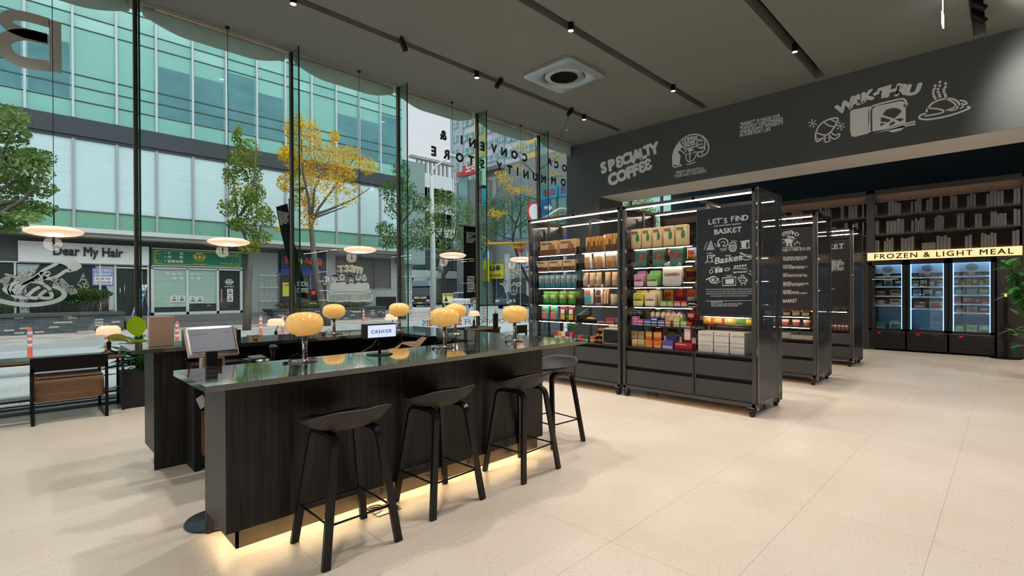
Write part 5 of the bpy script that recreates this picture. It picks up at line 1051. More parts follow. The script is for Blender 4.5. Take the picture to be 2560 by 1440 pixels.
# ---- cashier sign
v=at(949,886,2,ZT); t=thing('cashier_sign','black box sign on a round foot with the glowing word CASHIER','sign',(v.x,v.y,ZT),R(-2))
M().lathe([(0,0),(.09,0),(.09,.005),(0,.006)],n=36).build('base',METB,t); M().cyl((0,0,.005),(0,0,.12),.010,n=14).build('stem',METB,t)
M().box((-.115,-.035,.115),(.115,.045,.215)).build('case',BLK,t,bevel=.003); M().box((-.105,-.038,.124),(.107,-.034,.207)).build('light_panel',mat('cashier_panel',(190,205,235),.4,emit=(205,218,245),es=.9),t)
M().text('CASHIER',lambda p:Vector((-.082+p[0],-.0385-p[2],.152+p[1])),fit=(.155,.024),ext=.001,bold=.01,sp=1.25).build('lettering',mat('cashier_ink',(70,86,120),.5),t)
M().tube([(0,.03,.11),(-.02,.06,.06),(-.08,.1,.015),(-.14,.14,.006)],.0028,5).build('cord',mat('cord_beige',(170,160,145),.6),t)
# ---- point of sale terminal
c=at(528,850,1,4.0); v=Vector((c.x,4.03,0))
t=thing('cash_register','beige touch screen cash register facing the camera','cash register',(v.x,v.y,.80),0)
pq=[at(*q,1,3.95) for q in ((460,818),(582,812),(596,884),(474,891))]   # corners of the screen in the picture, screen leans back
fa=3.93; UL=at(461,819,1,4.03); UR=at(583,813,1,4.05); LR=at(597,883,1,3.92); LL=at(474,890,1,3.90)
def slab(q,n,d,grow_=0):
    cen=sum(q,Vector())/4; q=[p+(p-cen).normalized()*grow_ for p in q]; m_=M(); m_.add([p for p in q]+[p+n*d for p in q],[(3,2,1,0),(4,5,6,7),(0,1,5,4),(1,2,6,5),(2,3,7,6),(3,0,4,7)]); return m_
nb=-(UR-UL).cross(LL-UL).normalized(); nb=nb if nb.y>0 else -nb
q=[UL,UR,LR,LL]
BEI=mat('pos_beige',(184,164,142),.45); slab([p for p in q],nb,.03,.006).build('screen_case',BEI,t,world=True,bevel=.004)
slab([p-nb*.001 for p in q],nb,.002,-.004).build('black_bezel',mat('gloss_black',(14,14,15),.15,spec=.8),t,world=True)
U=(UR-UL);V=(LL-UL); inn=[UL+U*.05+V*.09,UL+U*.955+V*.08,UL+U*.955+V*.90,UL+U*.05+V*.91]
slab([p-nb*.003 for p in inn],nb,.002).build('display',mat('pos_display',(84,88,98),.35,spec=.3,emit=(130,136,150),es=.15),t,world=True)
mb=M()
for (a_,b_,c_,d_) in ((.10,.20,.16,.09),(.27,.20,.16,.09),(.78,.17,.13,.08)):
    p0=UL+U*a_+V*b_-nb*.005; mb.obox(p0,U*c_*.95,V*d_,nb*.002)
mb.build('screen_buttons',mat('pos_buttons',(88,92,122),.4),t,world=True)
M().obox(UL+U*.06+V*.85-nb*.005,U*.26,V*.05,nb*.002).build('screen_bar',mat('pos_blue',(96,112,160),.4),t,world=True)
M().text('Accounting Basics',lambda p:UL+U*(.16+p[0])+V*(.975-p[1])-nb*(.004+p[2]),fit=(.16,.035),ext=.001,bold=0).build('small_lettering',WH,t,world=True)
M().prism([(-.07,.0),(.09,.0),(.075,.16),(-.065,.16)],-.03,.05,lambda p:Vector((v.x+.02+p[0],v.y+.05+p[2],.80+p[1]))).build('stand',BEI,t,world=True,bevel=.006)
M().cbox((v.x+.16,v.y+.14,1.06),(.09,.05,.14),R(20)).build('rear_display',BEI,t,world=True)
M().tube([(v.x-.08,v.y+.06,.97),(v.x-.14,v.y+.05,.93),(v.x-.12,v.y+.05,.86),(v.x-.08,v.y+.05,.90),(v.x-.12,v.y+.06,.82)],.005,6).build('cable',BLK,t,world=True)
# work surface behind the front slab
o=tag(M().box((.98,3.62,.755),(2.9,4.43,.785)).build('work_desk',mat('desk_black',(20,19,19),.4)),'low black work desk inside the counter ring','desk')
def on(px_,py_,y_): return at(px_,py_,1,y_)
# power bank with leather strap standing on the counter
v=at(533,917,2,ZT); t=thing('power_bank','black battery pack with a looped tan strap standing on the counter','battery pack',(v.x,v.y+.02,ZT),R(-12)); M().box((-.035,-.012,0),(.028,.018,.092)).build('case',mat('pack_black',(24,24,25),.35),t,bevel=.003)
M().box((-.0355,-.0125,0),(-.028,.0185,.092)).build('metal_side',mat('pack_grey',(110,114,118),.35,.6),t); M().box((.028,-.01,0),(.05,.016,.045)).build('plug',BLK,t)
pts=[(.03,0,.05),(.025,0,.09),(.004,0,.118),(.003,0,.15),(.022,0,.166),(.042,0,.15),(.043,0,.12),(.034,0,.095),(.032,0,.08)]
vs=[];n=len(pts)
for p in pts: vs+=[Vector(p)+Vector((0,-.008,0)),Vector(p)+Vector((0,.008,0))]
M().add(vs,[(2*i,2*i+2,2*i+3,2*i+1) for i in range(n-1)],True).build('strap',mat('tan_leather',(176,136,108),.6),t)
# steel cup
v=on(657,900,3.75); t=thing('steel_cup','brushed steel cup with small holes beside the cash register','cup',(v.x,3.75,.785),0); M().lathe([(0,0),(.045,0),(.045,.125),(.048,.13),(.044,.13),(.042,.01),(0,.01)],n=32).build('body',STEEL,t)
d=M(); 
for k in range(3): d.cyl((-.01,-.0455,.05+.02*k),(-.01,-.0445,.05+.02*k),.0025,n=8)
d.build('hole',BLK,t)
# receipt printer, scanner
v=on(640,893,3.95); t=thing('receipt_printer','black receipt printer behind the front counter','printer',(v.x,3.95,.785),R(4)); M().cbox((0,0,.06),(.15,.17,.12),0,.02).build('body',mat('printer_black',(26,26,27),.35),t); M().obox((-.05,-.06,.125),(.10,0,0),(0,.09,.012),(0,0,.006)).build('lid',mat('printer_grey',(78,80,84),.3),t)
v=on(680,872,4.2); t=thing('barcode_scanner','black handheld barcode scanner on its stand','scanner',(v.x,4.2,.785),R(10)); M().ell((0,-.02,.17),(.03,.05,.022)).build('head',mat('scanner_gloss',(22,22,23),.2,spec=.8),t); M().tube([(0,0,.16),(.005,.0,.09),(.012,0,.0)],[.018,.014,.014],10).build('grip',mat('printer_black',(26,26,27),.35),t)
# small beige terminal on the rear counter
v=at(640,854,2,ZT); t=thing('card_terminal','small beige payment box with a loose cable on the rear counter','payment terminal',(v.x,v.y+.02,ZT),R(3)); M().cbox((0,.01,.03),(.125,.045,.058),0,.008).build('body',BEI,t); M().box((-.02,-.0145,.012),(-.005,-.012,.024)).box((.0,-.0145,.012),(.014,-.012,.024)).build('port',BLK,t); M().tube([(-.01,-.014,.02),(-.03,-.02,.05),(.01,-.02,.06),(.015,-.02,.03),(-.005,-.03,-.02)],.002,5).build('cable',BLK,t)
# beige panel box on the left
b0=at(372,868,2,ZT); b1=at(437,864,2,ZT); t=thing('display_board','tall blank beige box board standing on the left end of the counter','board',(b0.x,b0.y,ZT)); M().box((b0.x,b0.y,ZT),(b1.x,b0.y+.05,ZT+.245)).build('case',mat('board_white_edge',(214,208,202),.6),t,world=True); M().box((b0.x+.004,b0.y-.003,ZT+.003),(b1.x-.003,b0.y,ZT+.242)).build('face_panel',mat('board_beige',(190,158,134),.7),t,world=True)
# basket with boxes, cloth, jars in the dark inside
WIRE=mat('wire_beige',(150,132,112),.5)
v=on(745,885,4.35); t=thing('wire_basket','wire basket of small beige boxes under the rear counter','basket',(v.x,4.62,.53)); b=M()
for k in range(12): x=-.18+.033*k; b.tube([(x,-.1,0),(x,-.1,.10)],.002,4)
for z in (0,.05,.1): b.tube([(-.19,-.1,z),(.19,-.1,z),(.19,.1,z),(-.19,.1,z)],.003,4,True)
b.build('wire_frame',WIRE,t)
for i,(x,w_,h_) in enumerate(((-.13,.09,.10),(-.03,.08,.11),(.08,.11,.15))):
    tag(M().cbox((v.x+x,4.62,.53+h_/2+.004),(w_,.12,h_)).build('small_carton',mat('carton_tan',(168,140,110),.8)),['small tan carton at the left in the wire basket','small tan carton in the middle of the wire basket','taller tan carton at the right in the wire basket'][i],'carton')
tag(M().cbox((v.x+.1,4.60,.75),(.08,.06,.05)).build('red_tin',mat('tin_red',(120,30,36),.4)),'small dark red tin on the cartons in the basket','tin')
JAR=mat('jar_brown',(92,58,44),.15,spec=.8)
for px_,lb in ((980,'dark brown glass jar lying inside the counter ring'),(1015,'round glass jar of coiled white paper inside the counter ring')):
    v=on(px_,862,3.95); tag(M().cyl((v.x-.05,3.95,.83),(v.x+.06,3.93,.83),.045,n=20).build('glass_jar',JAR if px_==980 else mat('paper_coil',(150,138,122),.7)),lb,'jar')
ap=mat('apron_brown',(122,88,60),.9); b=M(); 
vs=[];n=9
for i in range(n):
    for j in range(4): vs.append((2.30+.09*i,3.78-.0*i+.09*j,.80+.10*math.sin(i*.38)*(1-.25*j)+.05*math.sin(i*1.7+j)+.05))
b.add(vs,[(4*i+j,4*i+j+1,4*i+4+j+1,4*i+4+j) for i in range(n-1) for j in range(3)],True); tag(b.build('brown_cloth',ap),'crumpled brown cloth bag lying inside the counter ring','cloth')
# ================================================================== bar stools
SHELL=mat('stool_shell',(62,58,55),.55,spec=.4); LEGB=mat('stool_leg_black',(22,22,22),.35,spec=.5)
def make_stool(label,loc,rz):
    t=thing('bar_stool',label,'stool',loc,rz,'black bar stools around the counter')
    # backrest towards local -y ; shell = scooped bowl
    nu,nv=36,12; vs=[]; 
    def rim(a):
        x=.25*math.cos(a); y=(.235 if math.sin(a)>0 else .2)*math.sin(a); back=max(0,-math.sin(a)); side=abs(math.cos(a))
        z=.685+.085*back**1.2+.03*side-.01*max(0,math.sin(a)); return x*(1+.05*back),y*(1.05 if y<0 else 1.0)-.01,z
    for off in (0,1):
        for j in range(nv+1):
            r=j/nv
            for i in range(nu):
                a=2*PI*i/nu; x,y,z=rim(a); k=r**.75
                zz=.645+(z-.645)*r**2.4; th=.007 if off else 0
                vs.append((x*k*(1-.03*off),y*k*(1-.03*off),zz+th))
    fs=[]; 
    for j in range(nv):
        for i in range(nu):
            a=j*nu+i;b=j*nu+(i+1)%nu; fs.append((a,a+nu,b+nu,b)); o=(nv+1)*nu; fs.append((o+a,o+b,o+b+nu,o+a+nu))
    o=(nv+1)*nu
    for i in range(nu): a=nv*nu+i;b=nv*nu+(i+1)%nu; fs.append((a,o+a,o+b,b))
    M().add(vs,fs,True).build('seat_shell',SHELL,t)
    for sx in (-1,1):
        # two bent plywood arches: leg - seat bearer - leg
        for sy in (-1,1):
            top=Vector((sx*.125,sy*.105,.632)); kn=Vector((sx*.13,sy*.135,.60)); ft=Vector((sx*.21,sy*.20,0))
            cl=[Vector((sx*.125,0,.640)),Vector((sx*.125,sy*.075,.640)),Vector((sx*.126,sy*.105,.634)),Vector((sx*.128,sy*.125,.618)),Vector((sx*.131,sy*.136,.592)),ft]
            m_=M(); w_=.021; tk=.011; sec=[]
            for i,p in enumerate(cl):
                a=cl[max(0,i-1)];b=cl[min(len(cl)-1,i+1)]; d=(b-a).normalized(); side=Vector((1,0,0)); side=(side-d*side.dot(d)).normalized(); nn=d.cross(side)
                sec.append([p+side*w_+nn*tk,p-side*w_+nn*tk,p-side*w_-nn*tk,p+side*w_-nn*tk])
            vs=[q for s_ in sec for q in s_]; fs=[]
            for i in range(len(sec)-1):
                for k in range(4): fs.append((4*i+k,4*i+(k+1)%4,4*i+4+(k+1)%4,4*i+4+k))
            fs+=[(3,2,1,0),tuple(4*(len(sec)-1)+k for k in range(4))]; m_.add(vs,fs); m_.build('leg',LEGB,t)
    M().cbox((0,0,.640),(.24,.05,.012)).cbox((0,0,.647),(.12,.12,.01)).build('seat_bearer',LEGB,t)
    z=.205; q=.172; qx=.178; M().tube([(-qx,-q,z),(qx,-q,z),(qx,q,z),(-qx,q,z)],.0065,8,True).build('footrest',METB,t)
    return t
st0=make_stool('nearest black bar stool, at the left of the counter front',(1.29,2.615,0),R(0))
dup(st0,(1.985,2.69,0),R(2),'middle black bar stool of the three along the counter front')
dup(st0,(2.78,2.69,0),R(3),'third black bar stool along the counter front, before its right end')
dup(st0,(3.53,3.02,0),R(86),'black bar stool half hidden at the right end of the counter')
# ================================================================== pendants
PEN=mat('pendant_opal',(250,222,196),.2,spec=.6,emit=(255,214,178),es=.62)
def pendant(loc,label):
    t=thing('pendant_lamp',label,'pendant lamp',loc,0,'flat opal pendant lamps along the window'); M().ell((0,0,0),(.27,.27,.062),44,16,1.0).build('glass_disc',PEN,t)
    M().cyl((0,0,.055),(0,0,3.08),.0035,n=6).build('cable',BLK,t); M().cyl((0,0,-.15),(0,0,.0),.009,n=10).build('lower_rod',METB,t); M().cyl((0,0,.05),(0,0,.25),.007,n=8).build('upper_rod',METB,t); M().cyl((0,0,3.06),(0,0,3.08),.03,n=12).build('ceiling_cap',METB,t); return t
P_=[('flat glowing pendant lamp at the far left above the salon sign'),('flat glowing pendant lamp over the green shop sign'),('flat glowing pendant lamp in front of the brown louvres'),('flat glowing pendant lamp beside the black truck'),('flat glowing pendant lamp partly hidden by the end of the shelf unit')]
px_=[(135,579),(572,605),(900,628),(1132,635),(1303,641)]
pos=[at(a,b,1,7.9) for a,b in px_]; pn=pendant((pos[0].x,7.9,2.12),P_[0])
for k in range(1,5): dup(pn,(pos[k].x,7.9,2.12),0,P_[k])
for k in range(5): light('POINT','lamp_glow',(pos[k].x,7.9,2.0),2.0,(1,.84,.66),shadow_soft_size=.1)
# ================================================================== window tables, benches, banker lamps, plants
WLEG=mat('table_leg_black',(24,24,25),.45); OAKE=mat('ply_edge',(150,112,80),.6)
def wtable(label,x0,x1,y0,y1,zt,legs):
    t=thing('window_table',label,'table',((x0+x1)/2,(y0+y1)/2,0),0,'low tables along the window'); M().box((x0,y0,zt-.006),(x1,y1,zt)).build('table_top',mat('table_top_grey',(84,92,92),.25,spec=.6),t,world=True); M().box((x0,y0,zt-.028),(x1,y1,zt-.006)).build('ply_edge',OAKE,t,world=True)
    b=M().box((x0+.01,y0+.005,zt-.045),(x1-.01,y0+.03,zt-.028)).box((x0+.01,y1-.03,zt-.045),(x1-.01,y1-.005,zt-.028)).box((x0+.01,y0,.16),(x0+.03,y1,.18)).box((x1-.03,y0,.16),(x1-.01,y1,.18)).box((x0,y1-.03,.16),(x1,y1-.01,.18)); b.build('frame',WLEG,t,world=True)
    for x in legs:
        for y in (y0+.01,y1-.035): M().box((x,y,0),(x+.026,y+.026,zt-.03)).build('leg',WLEG,t,world=True)
    return t
wtable('long low table along the window, behind the brown bench',-2.2,.90,7.45,7.93,.665,(-2.15,.86))
wtable('table along the window seen behind the right wing of the counter',5.45,7.0,7.35,7.93,.665,(5.47,6.95))
FAB=mat('bench_tweed',(150,116,88),.95,var=((90,90,90),.6,(116,88,66)),bump=((200,200,200),.4)); FAB2=mat('bench_tweed_top',(120,116,104),.95,var=((90,90,90),.6,(100,97,88)))
t=thing('upholstered_bench','black framed bench with a brown tweed seat facing the window','bench',(.4,7.5,0))
W=lambda mb,n,m,**k:mb.build(n,m,t,world=True,**k)
W(M().box((.075,7.215,.565),(.712,7.245,.712)),'backrest',METB,bevel=.003)
for x in (.08,.685):
    W(M().box((x,7.215,0),(x+.028,7.25,.60)),'rear_leg',METB); W(M().box((x,7.93,0),(x+.028,7.965,.48)),'front_leg',METB); W(M().box((x,7.25,0),(x+.028,7.93,.02)),'floor_runner',METB); W(M().box((x,7.25,.25),(x+.028,7.93,.275)),'seat_rail',METB)
pr=[(7.27,.23),(7.255,.30),(7.27,.40),(7.31,.455),(7.38,.475),(7.85,.475),(7.93,.44),(7.93,.25),(7.90,.23)]
W(M().prism(pr,.112,.682,lambda p:Vector((p[2],p[0],p[1]))),'seat_cushion',FAB,bevel=.01)
W(M().box((.115,7.33,.47),(.68,7.36,.478)),'dark_stripe',mat('tweed_stripe',(104,98,88),.95))
def seatback(label,px0,px1,py0,py1,y_):
    a=at(px0,py0,1,y_); b=at(px1,py1,1,y_); t=thing('window_bench',label,'bench',((a.x+b.x)/2,y_,0),0,'black benches behind the counter'); z0=.55; M().box((a.x,y_,z0),(b.x,y_+.03,.712)).build('backrest',METB,t,world=True)
    M().box((a.x+.03,y_+.04,.23),(b.x-.03,y_+.6,.46)).build('seat_cushion',FAB,t,world=True)
    for x in (a.x,b.x-.03): M().box((x,y_,0),(x+.03,y_+.035,z0)).build('rear_leg',METB,t,world=True); M().box((x,y_+.6,0),(x+.03,y_+.635,.46)).build('front_leg',METB,t,world=True)
seatback('black bench back seen between the mushroom lamps behind the counter',1085,1162,823,820,7.2)
seatback('long black bench back seen behind the right wing of the counter',1176,1240,822,816,6.6)
seatback('black bench back beside the end of the shelf unit',1292,1318,811,809,6.9)
BL=mat('banker_base',(30,28,27),.3,.5); BSH=mat('banker_shade',(240,212,184),.2,spec=.6,emit=(255,212,170),es=.55)
def banker(label,loc,rz=0):
    t=thing('banker_lamp',label,'table lamp',loc,rz,'cream shaded lamps on the window tables')
    M().lathe([(0,0),(.085,0),(.088,.012),(.07,.025),(.03,.045),(.02,.06),(.022,.075),(.018,.085),(.026,.095),(.02,.115),(.028,.125),(.018,.145),(.012,.16),(0,.165)],n=28).build('base',BL,t)
    M().tube([(0,0,.15),(.012,.0,.19),(.03,0,.23),(.03,0,.27),(.0,0,.30)],.006,8).build('arm',BL,t)
    pr=[]; n=14
    for k in range(n+1): a=PI*k/n; pr.append((-math.cos(a)*.072,.235+math.sin(a)**.6*.105))
    b=M(); L_=.115; sec=9; vs=[]
    for i in range(sec+1):
        x=-L_+2*L_*i/sec; e=1-max(0,abs(x)-L_*.72)/(L_*.28)*.35
        for (y,z) in pr: vs.append((x,y*e,.235+(z-.235)*e))
    m_=len(pr); b.add(vs,[(i*m_+k,(i+1)*m_+k,(i+1)*m_+k+1,i*m_+k+1) for i in range(sec) for k in range(m_-1)]+[tuple(range(m_)),tuple(sec*m_+k for k in reversed(range(m_)))],True); b.build('glass_shade',BSH,t)
    M().cyl((-.125,0,.29),(.125,0,.29),.005,n=8).ell((-.127,0,.29),(.008,.008,.008),8,6).ell((.127,0,.29),(.008,.008,.008),8,6).build('pivot',BL,t); return t
v=at(271,884,2,.665); bk=banker('cream shaded table lamp by the plant behind the brown bench',(v.x,7.62,.665),R(-10)); light('POINT','lamp_glow',(v.x,7.62,.9),.6,(1,.8,.6),shadow_soft_size=.05)
v=at(1185,812,1,7.6); dup(bk,(v.x,7.6,.665),0,'small cream shaded table lamp in front of the third window fin')
v=at(690,858,1,7.7); dup(bk,(v.x,7.7,.665),0,'cream shaded table lamp left of the biggest mushroom lamp')
v=at(979,830,1,7.7); dup(bk,(v.x,7.7,.665),0,'cream shaded table lamp mostly hidden by the mushroom lamp behind the cashier sign')
xa=at(690,858,1,7.7).x; wtable('long low table along the window behind the rear counter',xa-.5,xa+2.5,7.5,7.93,.665,(xa-.48,xa+2.45))
# planter and its plant
t=thing('black_planter','square tapered black planter box beside the window table','planter',(1.08,7.6,0)); M().add([(.89,7.50,0),(1.32,7.50,0),(1.32,7.9,0),(.89,7.9,0),(.88,7.50,.43),(1.33,7.50,.43),(1.33,7.92,.43),(.88,7.92,.43)],[(0,3,2,1),(0,1,5,4),(1,2,6,5),(2,3,7,6),(3,0,4,7),(4,5,6,7)]).build('pot',mat('planter_black',(32,33,34),.7),t,world=True,bevel=.004)
LEAF=mat('plant_green',(34,106,46),.35,spec=.5,var=((16,16,16),.35,(60,140,52))); LIME=mat('leaf_lime',(150,184,24),.4,spec=.4); LV2=mat('leaf_yellow_green',(140,160,56),.4,var=((18,18,18),.4,(186,160,70)))
def leaf(mb,base,d,L_,w_,up=(0,0,1),droop=.15,n=6):
    d=Vector(d).normalized(); s_=d.cross(Vector(up)).normalized(); nn=s_.cross(d); vs=[]
    for i in range(n+1):
        q=i/n; wd=w_*math.sin(PI*min(1,q*.92+.06))**.8*(1 if q<.97 else .1); p=Vector(base)+d*L_*q-nn*(-droop)*0+Vector((0,0,-droop*L_*q*q))
        vs+=[p-s_*wd/2+nn*wd*.12,p,p+s_*wd/2+nn*wd*.12]
    mb.add(vs,[(3*i+k,3*i+3+k,3*i+4+k,3*i+1+k) for i in range(n) for k in (0,1)],True)
def plant(label,cat,base,leaves_,m,stems=True,name='leafy_plant',extra=()):
    t=thing(name,label,cat,base); b=M(); s_=M(); base=Vector(base)
    for (p,d,L_,w_) in leaves_:
        p=Vector(p); leaf(b,p,d,L_,w_); s_.tube([base,base.lerp(p,.5)+Vector((0,0,.06)),p],.006,5)
    b.build('foliage',m,t,world=True); s_.build('stems',mat('stem_green',(70,120,50),.6),t,world=True)
    for (nm,p,d,L_,w_,mm,up) in extra: e=M(); leaf(e,p,d,L_,w_,up,0.02); e.build(nm,mm,t,world=True)
    return t
rg=random.Random(9); lv=[]
for k in range(60):
    a=rg.uniform(0,2*PI); h=rg.uniform(.0,.38); r=rg.uniform(.02,.22); p=(1.08+r*math.cos(a),7.68+r*math.sin(a)*.8,.44+h); lv.append((p,(math.cos(a),math.sin(a)*.7,rg.uniform(.0,.6)),rg.uniform(.18,.28),rg.uniform(.09,.13)))
for px_,py_,dx,L_ in ((330,900,-1,.24),(300,935,-1,.26),(345,905,-1,.2),(330,962,-1,.22),(350,930,-.8,.2),(318,915,-1,.26)):
    p=at(px_,py_,1,7.6); lv.append((tuple(p),(dx,-.1,.05),L_,.09))
pA=at(346,838,1,7.5); 
plant('leafy green plant growing out of the black planter','plant',(1.08,7.66,.43),lv,LEAF,extra=(('lime_leaf',at(346,840,1,7.45),(-.12,0,1),.255,.20,LIME,(0,1,0)),('yellow_leaf',at(318,846,1,7.4),(-1,0,.15),.20,.10,LV2,(0,1,.6)),('yellow_leaf',at(372,852,1,7.4),(-1,0,-.05),.24,.07,LV2,(0,1,.8))))
b=M(); p=at(346,840,1,7.45); b.tube([(1.08,7.66,.45),(1.1,7.55,.6),tuple(p)],.005,5); tag(b.build('leaf_stalk',mat('stem_green',(70,120,50),.6)),'thin stalk that carries the tall lime leaf','stalk') if False else None
# black totem by the right wing and small metal rail outside
v=at(1239,830,1,6.9); t=thing('black_totem','slim upright black battery lamp with a tan strap by the far table','device',(v.x,6.9,.712)); M().box((-.04,-.03,-.71),(.04,.03,.26)).build('body',METB,t); M().tube([(-.01,0,.26),(-.02,0,.31),(.0,0,.33),(.02,0,.31),(.012,0,.26)],.007,6).build('strap',mat('tan_leather',(176,136,108),.6),t)
v=at(30,1064,2,0); t=thing('floor_grille','slim metal floor plate near the window at the left edge','floor plate',(v.x-.1,v.y,0)); M().cbox((0,0,.003),(.5,.05,.006)).build('plate',STEEL,t)
# ================================================================== rolling display gondolas
def flute():
    m=D.materials.new('fluted_polycarbonate'); m.use_nodes=True; nt=m.node_tree; nt.nodes.clear(); L=nt.links.new
    o=nt.nodes.new('ShaderNodeOutputMaterial'); tc=nt.nodes.new('ShaderNodeNewGeometry'); w_=nt.nodes.new('ShaderNodeTexWave'); w_.bands_direction='X'; w_.inputs['Scale'].default_value=26; w_.inputs['Distortion'].default_value=.6; w_.inputs['Detail'].default_value=1
    L(tc.outputs['Position'],w_.inputs[0]); bp=nt.nodes.new('ShaderNodeBump'); bp.inputs['Strength'].default_value=.35; bp.inputs['Distance'].default_value=.004; L(w_.outputs['Fac'],bp.inputs['Height'])
    t=nt.nodes.new('ShaderNodeBsdfTransparent'); t.inputs[0].default_value=(.46,.50,.54,1); g=nt.nodes.new('ShaderNodeBsdfGlossy'); g.inputs['Roughness'].default_value=.12; g.inputs['Color'].default_value=(.9,.9,.92,1); L(bp.outputs[0],g.inputs['Normal'])
    df=nt.nodes.new('ShaderNodeBsdfDiffuse'); df.inputs[0].default_value=col((120,126,132)); m1=nt.nodes.new('ShaderNodeMixShader'); m1.inputs[0].default_value=.13; L(t.outputs[0],m1.inputs[1]); L(df.outputs[0],m1.inputs[2])
    m2=nt.nodes.new('ShaderNodeMixShader'); m2.inputs[0].default_value=.15; L(m1.outputs[0],m2.inputs[1]); L(g.outputs[0],m2.inputs[2]); L(m2.outputs[0],o.inputs[0]); return m
FLU=flute(); LED2=mat('shelf_led',(255,240,225),.5,emit=(255,226,196),es=20); SHF=mat('shelf_gunmetal',(70,68,66),.35,.6); CABT=mat('cabinet_top',(86,82,78),.22,.5); RUB=mat('caster_black',(26,27,30),.5); REDC=mat('caster_red',(190,40,44),.5)
def cart(label,x0,y0,y1,div,levels,poster=None,dep=.83,led_levels=True,backrow=True,group='rolling display shelf units'):
    """y0 is the near end; div: sub-bay boundary"""
    xm=x0+dep/2; x1=x0+dep; t=thing('display_gondola',label,'shelf unit',(xm,(y0+y1)/2,0),0,group); B=lambda mb,n,m:mb.build(n,m,t,world=True)
    for x in (x0,x1-.06):
        for y in (y0+.012,y1-.045): B(M().box((x,y,.105),(x+.05,y+.033,2.515)),'post',FRAME)
    for x in (x0,x1-.05):
        for z0,z1 in ((2.48,2.515),(.105,.145)): B(M().box((x,y0,z0),(x+.04,y1,z1)),'long_rail',FRAME)
    for y in (y0+.012,y1-.045,div-.015): B(M().box((x0,y,2.48),(x1-.02,y+.03,2.51)),'cross_rail',FRAME)
    for x in (x0+.025,x1-.04): B(M().box((x-.006,y0+.06,2.466),(x+.006,y1-.06,2.478)),'top_led_strip',LED2)
    for y in (y0+.10,div,y1-.08): 
        u=M().box((xm-.02,y-.012,.66),(xm+.02,y+.012,2.48)); B(u,'slotted_upright',FRAME)
        s_=M()
        for k in range(42): s_.box((xm-.0215,y-.004,.72+.04*k),(xm-.0195,y+.004,.738+.04*k))
        B(s_,'upright_slots',BLK)
    B(M().box((x0+.02,y0+.03,.125),(x1-.03,y1-.03,.14)),'base_plate',SHF)
    B(M().box((x0+.01,y0+.03,.645),(x1-.02,y1-.03,.662)),'cabinet_top',CABT)
    B(M().box((x0+.05,y0+.03,.145),(x1-.05,y1-.03,.645)),'cabinet_carcass',mat('carcass_black',(14,14,15),.7))
    for a,b in ((y0+.03,div-.01),(div+.01,y1-.03)):
        for x_,sg in ((x0+.02,1),(x1-.03,-1)):
            for z0,z1 in ((.40,.60),(.15,.352)): B(M().box((x_,a+.012,z0),(x_+sg*.03,b-.012,z1)),'drawer',CAB)
            for q0,q1 in ((a-.004,a+.01),(b-.01,b+.004)): B(M().box((x_,q0,.145),(x_+sg*.02,q1,.645)),'cabinet_side',CAB)
    B(M().box((x0+.045,y0+.06,.112),(x0+.06,y1-.06,.122)),'base_led_strip',mat('base_led',(255,220,180),.5,emit=(255,206,160),es=5))
    for x in (x0+.025,x1-.04):
        for y in (y0+.05,y1-.06):
            c_=B(M().cyl((x,y-.022,.035),(x,y+.022,.035),.035,n=18).box((x-.02,y-.02,.06),(x+.02,y+.02,.1)),'caster',RUB); B(M().box((x-.024,y-.014,.055),(x-.02,y+.014,.068)),'caster_brake',REDC)
            B(M().box((x-.045,y-.03,.1),(x+.03,y+.04,.106)),'caster_plate',STEEL)
    B(M().box((x0+.055,y0-.004,.075),(x1+.01,y0+.006,2.53)),'end_panel',FLU); B(M().box((x0+.055,y1-.006,.3),(x1-.05,y1+.004,2.5)),'end_panel',FLU)
    for x in (x0+.05,x1+.004): B(M().box((x,y0-.008,.07),(x+.008,y0+.008,2.532)),'panel_edge',STEEL)
    for x in (x0+.22,x1-.12):
        for z in (2.49,.06): B(M().box((x,y0-.014,z),(x+.02,y0+.012,z+.05)),'panel_clip',BLK)
    for (a,b,z,side,led) in levels:
        xa,xb=(x0+.10,xm-.02) if side<0 else (xm+.02,x1-.10); B(M().box((xa,a,z-.014),(xb,b,z)),'shelf',SHF)
        for y in (a,b-.004): B(M().box((xa,y,z),(xb,y+.004,z+.095)),'shelf_bracket',SHF)
        if led: xl=xa+.02 if side<0 else xb-.03; B(M().box((xl,a+.05,z-.022),(xl+.009,b-.05,z-.015)),'shelf_led_strip',LED2)
    if poster:
        ya,yb,za,zb=poster; B(M().box((x0+.035,ya,za),(x0+.05,yb,zb)),'poster_board',mat('poster_black',(33,35,40),.35,spec=.5)); B(M().box((x0+.03,ya-.01,za-.01),(x0+.036,ya,zb+.01)).box((x0+.03,yb,za-.01),(x0+.036,yb+.01,zb+.01)).box((x0+.03,ya,zb),(x0+.036,yb,zb+.01)).box((x0+.03,ya,za-.01),(x0+.036,yb,za)),'poster_frame',FRAME)
    return t
ZS=[1.955,1.71,1.45,1.19,.94]
lvA=[(2.68,3.58,z,-1,k<4) for k,z in enumerate(ZS)]+[(2.0,3.58,z,1,True) for z in (1.80,1.52,1.24,.96)]+[(2.02,2.63,1.12-.02,-1,True)]
lvB1=[(3.75,4.44,z,-1,k<5) for k,z in enumerate(ZS)]; lvB2=[(4.48,5.29,z,-1,True) for z in ZS]
cA=cart('nearest right display cart with a LET\'S FIND BASKET board, popcorn, tins and white boxes',5.70,1.945,3.64,2.66,lvA,poster=(1.985,2.62,1.115,2.345))
cB=cart('left display cart next to the window, with biscuit boxes and snack bags',5.70,3.665,5.36,4.46,lvB1+lvB2)
